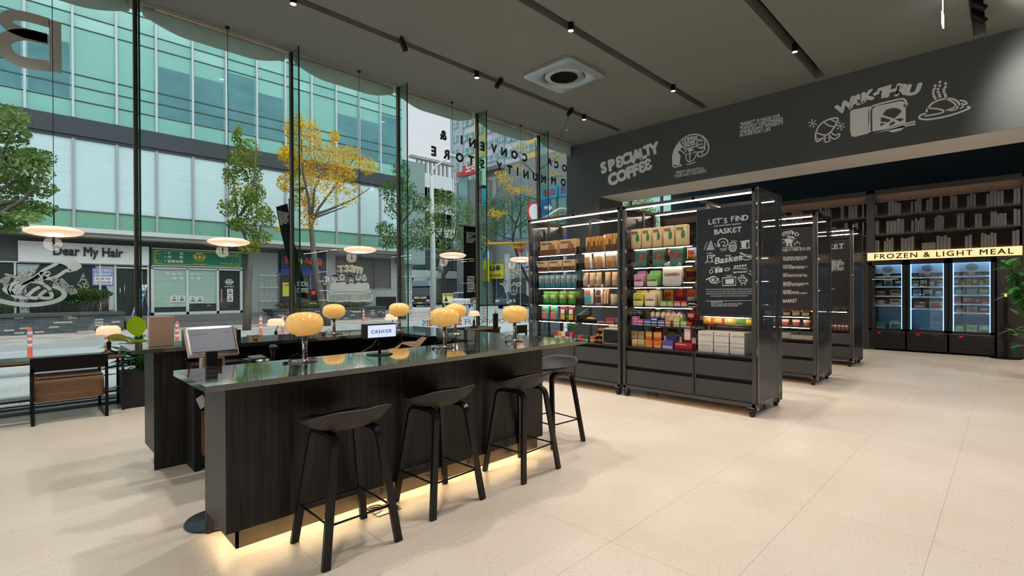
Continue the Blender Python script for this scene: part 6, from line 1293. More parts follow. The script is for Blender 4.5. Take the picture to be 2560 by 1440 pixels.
c2=cart('second display cart row, behind the nearest one, with a how to enjoy board',8.22,1.975,3.70,2.85,[(2.05,3.6,1.0,-1,True),(2.05,3.6,.84,-1,True),(2.05,3.6,1.9,1,True),(2.05,3.6,1.4,1,True)],poster=(2.035,2.80,1.095,2.31))
c3=cart('third display cart row, the farthest of the three boards',10.64,1.985,3.70,2.85,[(2.05,3.6,1.0,-1,True),(2.05,3.6,1.7,1,True)],poster=(2.02,2.80,1.09,2.30))
# ---- poster artwork (plane of each board)
PI_=mat('poster_ink_white',(214,216,218),.6); PB=mat('poster_ink_blue',(74,78,100),.6)
GP=(1540,440); kp=1/3.0
a=Art(0,5.7345,-1,kp,GP)
for i,(ch,p) in enumerate((('L',(706,345)),('Ɛ',(738,340)),('T',(770,335)),("'",(795,318)),('S',(822,335)),('F',(875,320)),('I',(901,318)),('N',(930,317)),('D',(972,312)))): a.glyph(ch,p,.022 if ch=="'" else .062,0,1.1,.03)
for ch,p in (('B',(752,420)),('A',(786,415)),('S',(820,411)),('K',(855,408)),('Ɛ',(890,404)),('T',(925,401))): a.glyph(ch,p,.062,0,1.1,.03)
a.row('LIFE GROCERY BASKET',(735,382),(940,362),.017)
a.glyph('Basket',(843,622),.075,6,1.15,.02,sl=.25); a.glyph('DAILY',(838,597),.016,4)
for tx,p,r_ in (('SPECIALTY',(808,545),6),('COFFEE',(808,558),6),('BASKET',(888,488),-8),('CHEERS',(702,580),4),('SNACKS',(712,645),4),('BAKE & TASTE',(1004,592),-6),('WALK THRU',(745,686),4),('MEET TOGETHER',(928,724),2),("LET'S",(1010,715),-30),('FIND',(1005,735),-30),('GOODS',(765,800),30),('JUST LOOK',(848,745),2),('& ENJOY',(848,753),2),('THE BOOKS',(672,525),70),('READ',(748,520),-60)): a.glyph(tx,p,.014,r_,1,.02)
w_=.007
for k in range(5): a.line([(680+6*k,555-14*k),(738-5*k,552-14*k),(735-5*k,543-14*k),(682+6*k,546-14*k)],w_,True,smooth=0)
a.line([(765,525),(762,490),(790,468),(825,470),(842,495),(835,520),(812,530),(800,520)],w_*1.6).line([(785,500),(805,490),(820,500),(812,518),(795,520)],w_).fill([(762,520),(775,500),(782,530),(770,535)])
a.line([(846,520),(905,515),(900,560),(870,570),(850,555)],w_*1.4,True).line([(846,520),(860,500),(890,498),(905,515)],w_*1.4)
for k in range(4): a.line([(848+3*k,530+9*k),(904-2*k,526+9*k)],w_*.7,smooth=0)
for k in range(3): a.line([(860+13*k,518),(864+11*k,566)],w_*.6,smooth=0)
a.fill([(932,490),(1000,478),(1002,492),(934,500)]); a.fill([(940,500),(978,495),(976,538),(942,538)]); a.line([(985,495),(1000,500),(995,530),(1008,540),(930,545)],w_*1.2)
a.line([(680,600),(720,595),(745,590),(735,605),(700,612)],w_*1.6).line([(670,655),(690,630),(685,605)],w_*1.6).line([(715,610),(725,635),(712,640)],w_*1.6)
a.line([(930,575),(960,590),(985,600),(1010,610)],w_*2.2).line([(935,610),(985,595),(1030,605),(1000,628),(960,630),(935,610)],w_*1.2).line([(955,600),(1000,612)],w_)
a.fill([(742,692),(765,690),(765,725),(742,728)]).fill([(770,692),(800,688),(800,720),(770,724)]); a.line([(700,710),(715,700),(728,710),(720,730),(702,730)],w_*1.3,True).line([(815,700),(840,685),(858,700),(835,712),(815,708)],w_*1.3,True)
for k in range(5): a.dot((892+20*k,678-2*k),.012); a.fill([(880+20*k,690),(902+20*k,688),(902+20*k,700),(880+20*k,702)])
a.line([(876,700),(984,694),(984,716),(878,720)],w_,True,smooth=0)
a.line([(700,760),(750,752),(762,785),(735,805),(705,795)],w_*2,True).line([(675,780),(700,765)],w_*2).line([(750,760),(772,770),(768,785)],w_*1.5).fill([(715,770),(740,768),(738,790),(718,790)])
a.line([(798,765),(900,757),(898,818),(800,822)],w_*1.6,True,smooth=0).fill([(820,775),(885,770),(882,808),(822,810)]); b_=None
a.line([(915,760),(990,770),(975,800),(935,805),(920,770)],w_*1.4,True).line([(935,755),(950,740),(965,760)],w_*1.5).dot((942,815),.008).dot((968,812),.008).line([(925,780),(982,785)],w_)
for tx,y_,x0_,x1_ in (('"BASKET" IS MADE FOR PLEASANT DISCOVERIES AND ELEGANT MOMENTS IN EVERYDAY LIFE,',855,675,1026),('IT IS NOT JUST A PLACE TO BUY AND SELL THINGS, BUT A PLACE WHERE LOCAL NEIGHBORS',872,675,1026),('SHARE COFFEE, BOOKS, AND BREAD WITH SHARING THEIR TIME AND CONNECTING WITH EACH',888,675,1028),('OTHER. ENJOY DELIGHTFUL FOOD AND CONTENTS, AND HAVE A NICE DAY!',905,708,990),('@B_BASKETSTORE',952,714,800),('BASKET의 새로운 소식을 계속 받아보고 싶다면?',966,714,948),('아래 QR코드를 통해 BASKET의 소식을 받아 보세요!',980,714,915)): a.row(tx,(x0_,y_),(x1_,y_-2),.0145 if y_<940 else .017,.01)
a.line([(672,938),(1032,934)],.005,smooth=0)
a.done('poster_print',PI_,parent=cA)
GQ=(1860,440); kq=300/2160
a=Art(0,8.2545,-1,kq,GQ)
for ch,p,r_ in (('Ɛ',(712,1050),14),('T',(750,1030),10),("'",(775,1010),6),('S',(790,1020),5),('F',(838,1012),0),('I',(868,1018),-5),('N',(905,1032),-12),('D',(955,1050),-20)): a.glyph(ch,p,.02 if ch=="'" else .055,r_,1.1,.03)
a.fill([(735,1130),(890,1120),(870,1210),(760,1215)]).line([(695,1140),(735,1145),(770,1235),(860,1235),(890,1130),(935,1125)],.012).dot((775,1250),.014).dot((850,1250),.014).line([(780,1080),(835,1075),(838,1100),(782,1105)],.012,True).line([(810,1105),(812,1130)],.012).dot((870,1115),.025)
for ch,p in (('S',(716,1200)),('K',(922,1225)),('E',(960,1190)),('T',(1000,1215))): a.glyph(ch,p,.03,0,1.1,.03)
a.row('KUGURI\'S COMMUNITY STORE',(700,1295),(1015,1280),.013); a.row('@B_BASKETSTORE',(1240,955),(1240.5,960),.01) if False else None
a.row('마을을 더 다채롭게 즐기는 방법',(695,1360),(1195,1330),.042,.015)
GR=(1900,430); kr=1/2.88
b=Art(0,8.2545,-1,kr,GR)
for tx,y_,x1_ in (('SELF COFFEE BAR / SPECIALTY COFFEE',620,340),('신선한 원두로 직접 내려 먹는 핸드드립 커피',630,335),('자유롭게 즐기는 셀프 커피',639,315),('SELF MINI BAR',680,228),('간단한 간식과 음료를 편하게 즐기는 공간',690,342),('누구나 자유롭게 이용하세요',699,320),('BOOKS',740,200),('마을 사람들과 함께 읽는 책과 이야기',749,335),('편하게 읽고 나누는 책장',757,342),('POPULAR BASKET',802,225),('계절마다 바뀌는 인기 바구니를 만나보세요',812,350),('좋은 물건만 골라 담았습니다',822,315),('FIND BRANDS',862,225),('SMALL BRAND BIG STORY!',872,280),('작은 브랜드의 이야기를 소개합니다',881,342)): b.row(tx,(166,y_),(x1_,y_-3),.024,.015)
b.row('BASKET',(166,940),(268,937),.05,.02)
for i,ch in enumerate('@B_BASKET'): b.glyph(ch,(384,415+8*i),.022,-90,1,.02)
a.m.add(b.m.v,b.m.f); a.done('poster_print',PI_,parent=c2)
b=Art(0,10.6745,-1,kr,GR)
for ch,p in (('K',(512,540)),('E',(548,537)),('T',(586,532))): b.glyph(ch,p,.085,0,1.1,.02)
b.row('COMMUNITY STORE',(514,558),(598,553),.024,.01); 
for tx,y_,x1_ in (('새로운 소식과',660,586),('아보고 싶다면?',676,606),('코드를 통해',695,568),('받아 보세요!',713,604)): b.row(tx,(514,y_),(x1_,y_-6),.06,.02)
b.row('@IAM',(514,846),(536,844),.025,.01); b.done('poster_print',PI_,parent=c3)
# ================================================================== goods
RP=random.Random(77)
def cmat(c,rough=.55): return mat('pack_%d_%d_%d'%c,c,rough)
def pillow(w,h,d,stand=True,lean=0,rng=RP):
    m_=M(); nu,nv=8,9; F_=[];  
    for sg in (-1,1):
        for j in range(nv+1):
            v=j/nv; f=(1-v**2.2)**.5 if stand else math.sin(PI*v)**.45
            if stand and v<.12: f=.85+v
            f=max(0.02,f); ww=w*(1-.10*f*(.5 if stand else 1))
            for i in range(nu+1):
                u=i/nu; t_=math.sin(PI*u)**.55*f; cr=.004*math.sin(i*2.1+j*1.3); F_.append((sg*(d/2*t_+cr*(t_>.2))-lean*v*h,(.5-u)*ww,v*h))
    o=(nu+1)*(nv+1); fs=[]
    for j in range(nv):
        for i in range(nu):
            a=j*(nu+1)+i; b=a+1; c=b+nu+1; e=a+nu+1; fs.append((a,b,c,e)); fs.append((o+a,o+e,o+c,o+b))
    for i in range(nu): fs.append((i,o+i,o+i+1,i+1)); q=nv*(nu+1); fs.append((q+i,q+i+1,o+q+i+1,o+q+i))
    for j in range(nv): a=j*(nu+1); b=a+nu+1; fs.append((a,b,o+b,o+a)); a+=nu; b+=nu; fs.append((a,o+a,o+b,b))
    return m_.add(F_,fs,True)
def patch(w,h,y0,y1,z0,z1,x): return M().box((x-.001,.5*w-y1*w,z0*h),(x,.5*w-y0*w,z1*h))
def curved(m_,w,h,d,lean,y0,y1,z0,z1,push=.0015,stand=True):
    """a printed field that follows the front of a pouch"""
    n=5; vs=[]
    for j in range(n+1):
        v=z0+(z1-z0)*j/n
        f=(1-v**2.2)**.5 if stand else math.sin(PI*v)**.45
        if stand and v<.12: f=.85+v
        for i in range(n+1):
            u=y0+(y1-y0)*i/n; t_=math.sin(PI*u)**.55*f; vs.append((-(d/2*t_)-lean*v*h-push-.004,(.5-u)*w*(1-.10*f*.5),v*h))
    m_.add(vs,[(j*(n+1)+i,j*(n+1)+i+1,(j+1)*(n+1)+i+1,(j+1)*(n+1)+i) for j in range(n) for i in range(n)]); return m_
PK={}
def goods(kind,loc,w,h,d,c1,c2,c3,txt,name,label,cat,group,rz=0,n=1,lean=0,txtc=(250,248,240)):
    """one pack; same specification -> a copy of the first"""
    key=(kind,round(w,3),round(h,3),round(d,3),c1,c2,c3,txt,name)
    if key in PK: return dup(PK[key],loc,rz,label,group)
    if kind=='bag': body=pillow(w,h,d,True,lean)
    elif kind=='pillow': body=pillow(w,h,d,False,lean)
    elif kind=='tin':
        pts=[]; r_=min(w,h)*.16
        for qx,qy,a0 in((1,1,0),(-1,1,90),(-1,-1,180),(1,-1,270)):
            for k in range(5): q=R(a0+k*22.5); pts.append((qx*(w/2-r_)+r_*math.cos(q),h/2+qy*(h/2-r_)+r_*math.sin(q)))
        body=M().prism(pts,-d/2,d/2,lambda p:Vector((p[2],p[0],p[1])))
    elif kind=='tub': body=M().lathe([(0,0),(w*.42,0),(w*.5,h*.86),(w*.5,h),(w*.1,h),(0,h)],n=24)
    else: body=M().box((-d/2,-w/2,0),(d/2,w/2,h))
    o=body.build(name,cmat(c1),bevel=.002 if kind in('box','tin') else 0); tag(o,label,cat,group); o.matrix_basis=Matrix.Translation(Vector(loc))@Matrix.Rotation(rz,4,'Z')
    x=-d/2-.0005
    if kind in('bag','pillow'):
        if c2: curved(M(),w,h,d,lean,.14,.86,.10,.42 if c3 else .8,stand=kind=='bag').build('printed_field',cmat(c2),o)
        if c3: curved(M(),w,h,d,lean,.2,.8,.46,.74,push=.002,stand=kind=='bag').build('upper_print',cmat(c3),o)
        x=-d/2-.012-lean*h*.8
        if txt: M().text(txt,lambda p:Vector((x-p[2],w*.32-p[0],h*.60+p[1])),fit=(w*.64,h*.10),ext=.001,bold=.02).build('lettering',cmat(txtc),o)
    elif kind=='tub':
        M().lathe([(w*.46,h*.3),(w*.462,h*.31),(w*.492,h*.72),(w*.49,h*.73)],n=24).build('printed_band',cmat(c2),o); M().lathe([(0,h),(w*.52,h),(w*.52,h*1.08),(0,h*1.08)],n=24).build('lid',cmat(c3),o)
    else:
        if c2: M().box((x-.001,-w*.47,h*.03),(x,w*.47,h*.38)).build('printed_field',cmat(c2),o)
        if c3: M().ell((x,-w*.18 if kind=='box' else 0,h*.5),(.0015,w*.2,h*.24),14,8).build('picture',cmat(c3),o)
        if txt: M().text(txt,lambda p:Vector((x-.0015-p[2],w*.42-p[0],h*(.74 if kind=='box' else .42)+p[1])),fit=(w*.62 if kind=='box' else w*.82,h*.14),ext=.001,bold=.02).build('lettering',cmat(txtc),o)
    PK[key]=o; return o
def row(spans,z,x,kind,hm,d,cs,txt,name,desc,cat,where,group,wfac=.94,lean=0,txtc=(250,248,240),rows=1,jit=3,ymode=False):
    """packs side by side; spans are the pixel edges of each pack at the shelf front"""
    n=len(spans); where=where.replace('the ','',1).replace(' of the ',', ').replace(' at the ',', ')
    for i,(a,b) in enumerate(spans):
        ya,yb=(a,b) if ymode else (at(a,700,0,x).y,at(b,700,0,x).y); w=abs(ya-yb)*wfac; yc=(ya+yb)/2
        w=round(w/.01)*.01; c_=cs[i%len(cs)]
        lb='%s, %s, %s'%(desc,nth(i,n),where) if n>1 else '%s, %s'%(desc,where)
        goods(kind,(x+d/2+.01,yc,z+.001),w,hm,d,c_[0],c_[1],c_[2],txt,name,lb,cat,group,R(RP.uniform(-jit,jit)),lean=lean,txtc=txtc)
XS=5.82
T1='the top shelf of the left cart'; T=['the top shelf','the second shelf','the third shelf','the fourth shelf','the fifth shelf']
TAN=(206,170,122);BRN=(104,66,46);CRM=(232,216,190)
row([(1349,1393),(1397,1441)],ZS[0],XS,'box',.215,.09,[(TAN,BRN,(150,96,70))],'MISURA','biscuit_box','large tan and brown filled biscuit box','box','the top shelf at the window end','biscuit boxes on the top shelf',txtc=(60,40,30))
row([(1339,1371),(1371,1404),(1405,1438)],ZS[1],XS,'box',.155,.09,[((222,192,146),BRN,(214,176,120))],'MISURA','cracker_box','pale tan cracker box with a brown base','box','the second shelf at the window end','cracker boxes on the second shelf',txtc=(60,40,30))
row([(1346+13.8*i,1358+13.8*i) for i in range(7)],ZS[2],XS,'box',.19,.12,[((128,176,184),(44,128,142),(150,96,60))],'MISURA','doughnut_box','narrow teal box with a ring biscuit picture','box','the third shelf at the window end','narrow teal boxes on the third shelf')
row([(1353,1371),(1370,1390),(1394,1412),(1417,1436)],ZS[3],XS,'bag',.20,.07,[((96,164,72),(52,150,62),(214,190,140))],'MISURA','snack_bag','bright green snack bag','snack bag','the fourth shelf at the window end','green snack bags on the fourth shelf')
row([(1384,1396),(1404,1420),(1430,1448)],ZS[3],XS+.1,'bag',.20,.06,[((140,170,60),(110,150,50),(190,180,90))],'','snack_bag','shiny yellow green snack bag behind the green ones','snack bag','the fourth shelf at the window end','yellow green bags on the fourth shelf')
row([(1349,1369),(1370,1391)],ZS[4],XS,'bag',.235,.07,[((70,170,156),(214,110,130),(206,160,120))],'MISURA','snack_bag','turquoise biscuit bag with a pink band','snack bag','the fifth shelf at the window end','turquoise bags on the fifth shelf',txtc=(30,50,50))
row([(1396,1413),(1417,1434)],ZS[4],XS,'bag',.24,.05,[((118,34,40),(214,170,80),(236,230,220))],'','snack_bag','dark red snack pouch with a white swirl','snack bag','the fifth shelf at the window end','dark red pouches on the fifth shelf')
row([(1463,1475),(1476,1488),(1489,1497),(1497,1505)],ZS[0],XS,'box',.215,.1,[((214,152,72),(112,70,44),(92,60,46)),((196,140,70),(104,60,40),(84,54,42))],'','cookie_box','slim orange brown cookie box','box','the top shelf of the middle bay','cookie boxes on the top shelf, left group')
row([(1505,1513),],ZS[0],XS+.02,'bag',.23,.05,[((236,230,220),(214,150,90),None)],'','snack_bag','white and orange snack bag between the cookie boxes','snack bag','the top shelf of the middle bay','bags on the top shelf')
row([(1512,1529),(1530,1548)],ZS[0],XS,'box',.235,.06,[((206,150,78),(92,56,44),(112,76,56))],'','cookie_box','brown and orange cookie box','box','the top shelf of the middle bay','cookie boxes on the top shelf, right group')
row([(1456,1478),(1480,1488),(1484,1508),(1510,1526),(1520,1543),(1546,1556)],ZS[1],XS,'bag',.225,.10,[((236,232,226),(206,130,70),(226,170,110))],'','bread_bag','white bread snack bag with an orange picture','snack bag','the second shelf of the middle bay','white bags on the second shelf',lean=.12,jit=10)
row([(1452,1467),(1468,1484),(1484,1500),(1507,1522),(1524,1543),(1545,1556)],ZS[2],XS,'bag',.21,.09,[((196,166,130),None,(226,206,176))],'','paper_bag','kraft brown paper snack bag','snack bag','the third shelf of the middle bay','kraft bags on the third shelf',jit=9)
row([(1454,1480),(1482,1504)],ZS[3],XS,'bag',.30,.08,[((236,230,220),(74,160,170),(176,130,90)),((236,230,220),(96,62,48),(110,72,56))],'','cookie_pouch','tall white cookie pouch','snack bag','the fourth shelf of the middle bay','tall cookie pouches on the fourth shelf',txtc=(60,50,40))
row([(1506,1514),(1513,1520)],ZS[3],XS,'bag',.25,.06,[((176,110,70),(230,200,160),None)],'','snack_bag','small brown nut bag','snack bag','the fourth shelf of the middle bay','brown nut bags on the fourth shelf')
row([(1521,1541),(1545,1560)],ZS[3],XS,'tub',.16,.1,[((234,226,206),(220,196,150),(196,60,50))],'','snack_tub','cream snack tub with a red lid','tub','the fourth shelf of the middle bay','snack tubs on the fourth shelf')
row([(1490,1510),(1511,1533),(1534,1553)],ZS[4],XS,'box',.075,.16,[((40,60,100),(200,170,80),None),((190,50,50),(224,150,100),None),((60,130,180),(200,60,60),None)],'','snack_carton','flat open display carton of snacks','box','the fifth shelf of the middle bay','display cartons on the fifth shelf')
v=at(1470,810,0,XS); tag(M().ell((XS+.12,v.y,ZS[4]+.02),(.10,.14,.02),20,8).build('snack_tray',mat('tray_black',(26,26,26),.3)),'flat black tray of bananas on the fifth shelf of the middle bay','tray')
tag(M().tube([(XS+.08,v.y-.08,ZS[4]+.045),(XS+.05,v.y,ZS[4]+.06),(XS+.08,v.y+.08,ZS[4]+.05)],[.012,.02,.01],8).build('banana',mat('banana_yellow',(222,180,90),.5)),'single banana lying on the black tray','fruit')
row([(1576,1601),(1604,1626),(1631,1653),(1657,1684),(1688,1716)],ZS[0],XS,'box',.26,.09,[((222,200,152),(206,180,130),(70,120,70))],'POPCORN','popcorn_box','cream popcorn box with a green bowl picture','box','the top shelf of the right cart','popcorn boxes on the top shelf',txtc=(60,64,70))
row([(1586,1616),(1629,1662),(1673,1706)],ZS[1],XS,'tin',.235,.09,[((66,104,90),(84,130,116),(176,70,60))],'','biscuit_tin','green oval cornered biscuit tin','tin','the second shelf of the right cart','green tins on the second shelf')
PKC=(226,160,186);GRC=(140,196,120)
for k,(sp,hh,cs_,de) in enumerate((((1583,1608),.165,(PKC,(240,214,220),None),'small pink nougat tin'),((1616,1643),.165,(GRC,(214,230,190),None),'small green nougat tin'),((1655,1704),.30,((228,226,214),(206,208,196),None),'big white nougat tin with red words'))):
    row([sp],ZS[2],XS,'tin',hh,.06,[cs_],'D.BARBERO','nougat_tin',de,'tin','the third shelf of the right cart','nougat tins on the third shelf',txtc=(150,50,60),jit=0)
row([(1591,1614)],ZS[2],XS+.13,'tin',.21,.06,[((206,140,186),None,None)],'','nougat_tin','lilac tin behind the pink one','tin','the third shelf of the right cart','rear tins on the third shelf'); row([(1622,1652)],ZS[2],XS+.13,'tin',.21,.06,[((120,190,110),None,None)],'','nougat_tin','green tin behind the small green one','tin','the third shelf of the right cart','rear tins on the third shelf')
row([(1581,1607)],ZS[3],XS,'tin',.175,.06,[((222,206,80),(240,230,150),None)],'D.BARBERO','nougat_tin','small yellow nougat tin','tin','the fourth shelf of the right cart','small tins on the fourth shelf',txtc=(60,80,60)); row([(1611,1636)],ZS[3],XS,'tin',.175,.06,[((226,214,180),(240,234,214),None)],'D.BARBERO','nougat_tin','small cream nougat tin','tin','the fourth shelf of the right cart','small tins on the fourth shelf',txtc=(170,60,50))
row([(1588,1618)],ZS[3],XS+.12,'tin',.21,.06,[((214,200,90),None,None)],'','nougat_tin','yellow tin behind the small yellow one','tin','the fourth shelf of the right cart','rear tins on the fourth shelf'); row([(1620,1650)],ZS[3],XS+.12,'tin',.21,.06,[((206,190,150),None,None)],'','nougat_tin','cream tin behind the small cream one','tin','the fourth shelf of the right cart','rear tins on the fourth shelf')
for k,(a,b,c1,c2,de) in enumerate(((1650,1665,(206,220,170),(120,170,90),'pale green'),(1666,1682,(214,200,170),(120,170,90),'cream and green'),(1683,1700,(226,190,180),(206,70,70),'pink and red'),(1701,1716,(226,200,180),(206,80,70),'cream and red'))):
    row([(a,b)],ZS[3],XS,'box',.035,.06,[(c1,c2,None)],'','mint_box',de+' flat mint box','box','the fourth shelf, bottom of its pair','flat mint boxes on the fourth shelf',jit=0); row([(a,b)],ZS[3]+.037,XS+.01,'box',.035,.06,[(c2,c1,None)],'','mint_box',de+' flat mint box','box','the fourth shelf, top of its pair','flat mint boxes on the fourth shelf',jit=0)
for k,(a,b,c1,c2,de) in enumerate(((1577,1592,(206,110,170),(240,220,240),'magenta'),(1592,1606,(196,90,150),(240,220,240),'deep pink'),(1608,1626,(70,90,150),(226,226,240),'blue checked'),(1627,1641,(60,80,140),(226,226,240),'dark blue checked'),(1643,1660,(90,110,160),(230,230,240),'grey blue'),(1661,1675,(206,120,80),(240,220,200),'orange'),(1682,1698,(160,190,110),(240,240,210),'light green'),(1699,1716,(150,180,100),(240,240,210),'olive green'))):
    for q in range(2 if k%3 else 3): row([(a,b)],ZS[4]+.037*q,XS+.005*q,'box',.035,.07,[(c1,c2,None)],'','candy_box',de+' flat candy box','box','the fifth shelf, %s of its stack'%('bottom','second','top')[q],'flat candy boxes on the fifth shelf',jit=0)
row([(1662,1682),(1683,1706)],ZS[4],XS+.16,'box',.15,.08,[((226,206,170),(200,170,130),None)],'','snack_carton','cream snack carton behind the flat candy boxes','box','the fifth shelf of the right cart','cream cartons on the fifth shelf')
for i in range(6):
    y_=3.36-.075*i; tag(M().ell((XS+.19,y_,ZS[4]+.13),(.035,.032,.05),14,10).build('egg_shaped_snack',mat('egg_pink',(232,206,190),.4)),'pale pink egg shaped snack cup, %s behind the pink candy boxes'%nth(i,6),'snack',group='egg shaped snack cups')
# on the cabinet top of the right cart
ZC2=.663
for k,(sp,c1,c2,tx,de) in enumerate((((1577,1592),(214,190,150),(200,150,100),'','pale tan'),((1593,1609),(206,180,136),(190,150,100),'','tan'),((1612,1629),(226,130,56),(240,180,110),'','orange'),((1632,1652),(226,120,50),(240,180,110),'','bright orange'))):
    row([sp],ZC2,XS-.06,'box',.085,.11,[(c1,c2,None)],tx,'display_carton',de+' open display carton with a raised back','carton','the cabinet top of the right cart','open display cartons on the cabinet top',jit=0)
    row([sp],ZC2+.086,XS+.03,'box',.11,.006,[(c2,c1,None)],'','carton_header',de+' raised header card behind its carton','card','the cabinet top of the right cart','header cards on the cabinet top',jit=0)
row([(1654,1681)],ZC2,XS-.06,'box',.10,.10,[((104,80,160),(206,190,226),None)],'','biscuit_carton','purple biscuit carton','carton','the cabinet top of the right cart','cartons on the cabinet top',jit=0)
row([(1662,1690)],ZC2,XS+.10,'box',.16,.10,[((120,110,190),(240,230,240),None)],'','biscuit_carton','lilac biscuit carton behind the purple one','carton','the cabinet top of the right cart','cartons on the cabinet top',jit=4)
row([(1684,1730)],ZC2,XS-.06,'box',.085,.10,[((186,28,40),(150,20,30),None)],'KitKat','chocolate_carton','red chocolate bar display carton with white words','carton','the cabinet top of the right cart','red cartons on the cabinet top',jit=0)
row([(1706,1728)],ZC2+.10,XS+.0,'bag',.24,.03,[((180,26,38),(236,230,226),None)],'KitKat','carton_header','tall red pointed header card above the chocolate carton','card','the cabinet top of the right cart','red cards on the cabinet top',jit=0)
WB=(232,226,218)
for i,(a,b) in enumerate(((1744,1781),(1783,1821),(1823,1860))):
    for j in range(2): row([(a,b)],ZC2+.125*j,XS-.04,'box',.122,.26,[(WB,None,None)],'','white_carton','plain white carton, %s of the lower cabinet pile'%('left','middle','right')[i],'carton',('the bottom layer','the top layer')[j],'white cartons piled on the cabinet top',jit=0,wfac=.98)
tt=M()
for i,(a,b) in enumerate(((1744,1781),(1783,1821),(1823,1860))):
    for j in range(2): y_=at(a,700,0,XS-.04).y; y2=at(b,700,0,XS-.04).y; tt.obox((XS-.035,y_-.02,ZC2+.125*j+.065),(0,y2-y_+.05,0),(.001,0,0),(0,0,.035)) if False else tt.text('BASKETSTORE',lambda p,y_=y_,j=j:Vector((XS-.033-p[2],y_-.025-p[0],ZC2+.125*j+.07+p[1])),fit=(.13,.018),ext=.001,bold=.0)
tag(tt.build('carton_lettering',mat('ink_grey',(176,170,166),.7)),'faint grey lettering on the pile of white cartons','lettering')
# wire basket of crisps under the board
t=thing('wire_basket','silver wire basket of crisp bags hanging under the nearest poster board','basket',(5.93,2.30,.97)); b=M()
for k in range(21): y=-.29+.029*k; b.tube([(-.12,y,.10),(-.10,y,0),(.10,y,0)],.0018,4)
for z,x in ((.10,-.12),(.05,-.11),(0,-.10)): b.tube([(x,-.3,z),(x,.3,z)],.003,4)
b.build('wire_frame',STEEL,t)
CRISP=[((206,70,40),(240,200,80),(230,226,210),'red crisp'),((196,80,50),(236,190,90),(236,230,220),'orange red crisp'),((226,190,60),(240,220,150),(60,120,60),'yellow crisp'),((222,200,110),(96,150,70),(240,236,220),'pale yellow crisp'),((120,160,60),(230,200,80),(240,236,220),'green crisp')]
for i,c_ in enumerate(CRISP):
    y=2.56-.125*i; goods('pillow',(5.90,y,.985),.15,.20,.07,c_[0],c_[1],c_[2],'','crisp_bag',c_[3]+' bag in the wire basket under the board','snack bag','crisp bags in the wire basket',R(RP.uniform(-15,15)))
# packs on the far side of the right cart, seen through it
NOI=[(214,60,50),(230,200,80),(60,120,180),(226,120,60),(236,226,206),(196,40,60),(90,160,90),(240,180,70),(150,50,60),(200,210,220)]
for l,z in enumerate((1.80,1.52,1.24,.96)):
    for i in range(9):
        y=3.46-.165*i; c_=NOI[(i*3+l*2)%10]; c2_=NOI[(i+l+4)%10]
        goods('pillow' if l in(0,2,3) else 'tub',(6.32,y,z+.002),.14,.17,.07,c_,c2_,(240,234,220) if l%2 else (226,60,50),'','instant_noodles','noodle pack on the far side of the right cart, %s, %s level'%(nth(i,9),('top','second','third','lowest')[l]),'noodles','noodle packs on the far side',R(RP.uniform(-6,6)))
for i in range(8):
    goods('bag',(6.34,3.45-.2*i,.665),.15,.21,.08,((60,60,40),(196,180,130),(30,30,28))[0] if i%2 else (206,60,56),(196,180,130),None,'','snack_bag','dark snack bag at the bottom of the far side, %s'%nth(i,8),'snack bag','bags at the bottom of the far side',0)
# window end: small colour cartons, jars, radio
SM=[((206,60,80),(240,220,220),'pink'),((226,170,60),(240,230,200),'golden'),((240,232,220),(206,150,60),'cream'),((110,50,120),(226,200,230),'violet'),((226,90,80),(240,200,180),'coral'),((40,90,150),(200,220,240),'blue'),((226,110,80),(240,200,190),'salmon'),((206,40,60),(240,220,220),'crimson'),((30,120,90),(220,240,230),'green')]
for i,(c1,c2,de) in enumerate(SM):
    a=1384+9.2*i+ (0 if i<5 else 2); row([(a,a+9)],ZC2,XS+.02+(.03 if i<5 else 0),'box',.11 if i<5 else .075,.11,[(c1,c2,None)],'','tea_carton','small %s tea carton at the window end'%de,'carton','the cabinet top','tea cartons on the cabinet top',jit=0)
row([(1473,1488)],ZC2,XS,'box',.08,.12,[((226,130,70),(240,200,120),None)],'','tea_carton','orange tea carton beside the jars','carton','the cabinet top','orange carton',jit=0)
JB=mat('honey_jar',(84,44,20),.12,spec=.9); JL=mat('jar_label_orange',(206,130,60),.5)
k=0
for lv_,n_ in ((0,3),(1,2),(2,1)):
    for i in range(n_):
        y=at(1499,700,0,5.82).y+.075*(n_-1)/2-.075*i; tj=goods if False else None; k+=1
        o=M().lathe([(0,0),(.032,0),(.033,.055),(.026,.062),(0,.062)],n=20).build('honey_jar',JB); tag(o,'small dark honey jar in the pyramid by the radio, %s in the %s layer'%(nth(i,n_),('bottom','middle','top')[lv_]),'jar',group='honey jars in a pyramid'); o.matrix_basis=Matrix.Translation((5.84,y,ZC2+.078*lv_)); M().lathe([(0,.062),(.03,.062),(.03,.077),(0,.077)],n=20).build('lid',BLK,o); M().lathe([(.0335,.015),(.0338,.016),(.0338,.045),(.0335,.046)],n=20).build('label',JL,o)
y0=at(1506,700,0,5.74).y; y1=at(1551,700,0,5.74).y; t=thing('radio_speaker','retro black radio speaker with a cream rim between the two carts','radio',(5.80,(y0+y1)/2,ZC2)); w_=(y0-y1)
M().prism([(math.copysign(w_/2-.02,sx)+.02*math.cos(q),.11+math.copysign(.085,sy)+.02*math.sin(q)) for sx,sy,a0 in((1,1,0),(-1,1,90),(-1,-1,180),(1,-1,270)) for q in [R(a0+22.5*k) for k in range(5)]],-.06,.08,lambda p:Vector((p[2],p[0],p[1]))).build('rim',mat('radio_cream',(200,186,164),.4),t); M().box((-.064,-w_/2+.014,.018),(-.058,w_/2-.014,.198)).build('quilted_front',mat('radio_black',(28,32,38),.6,bump=((60,60,60),.8)),t)
b=M()
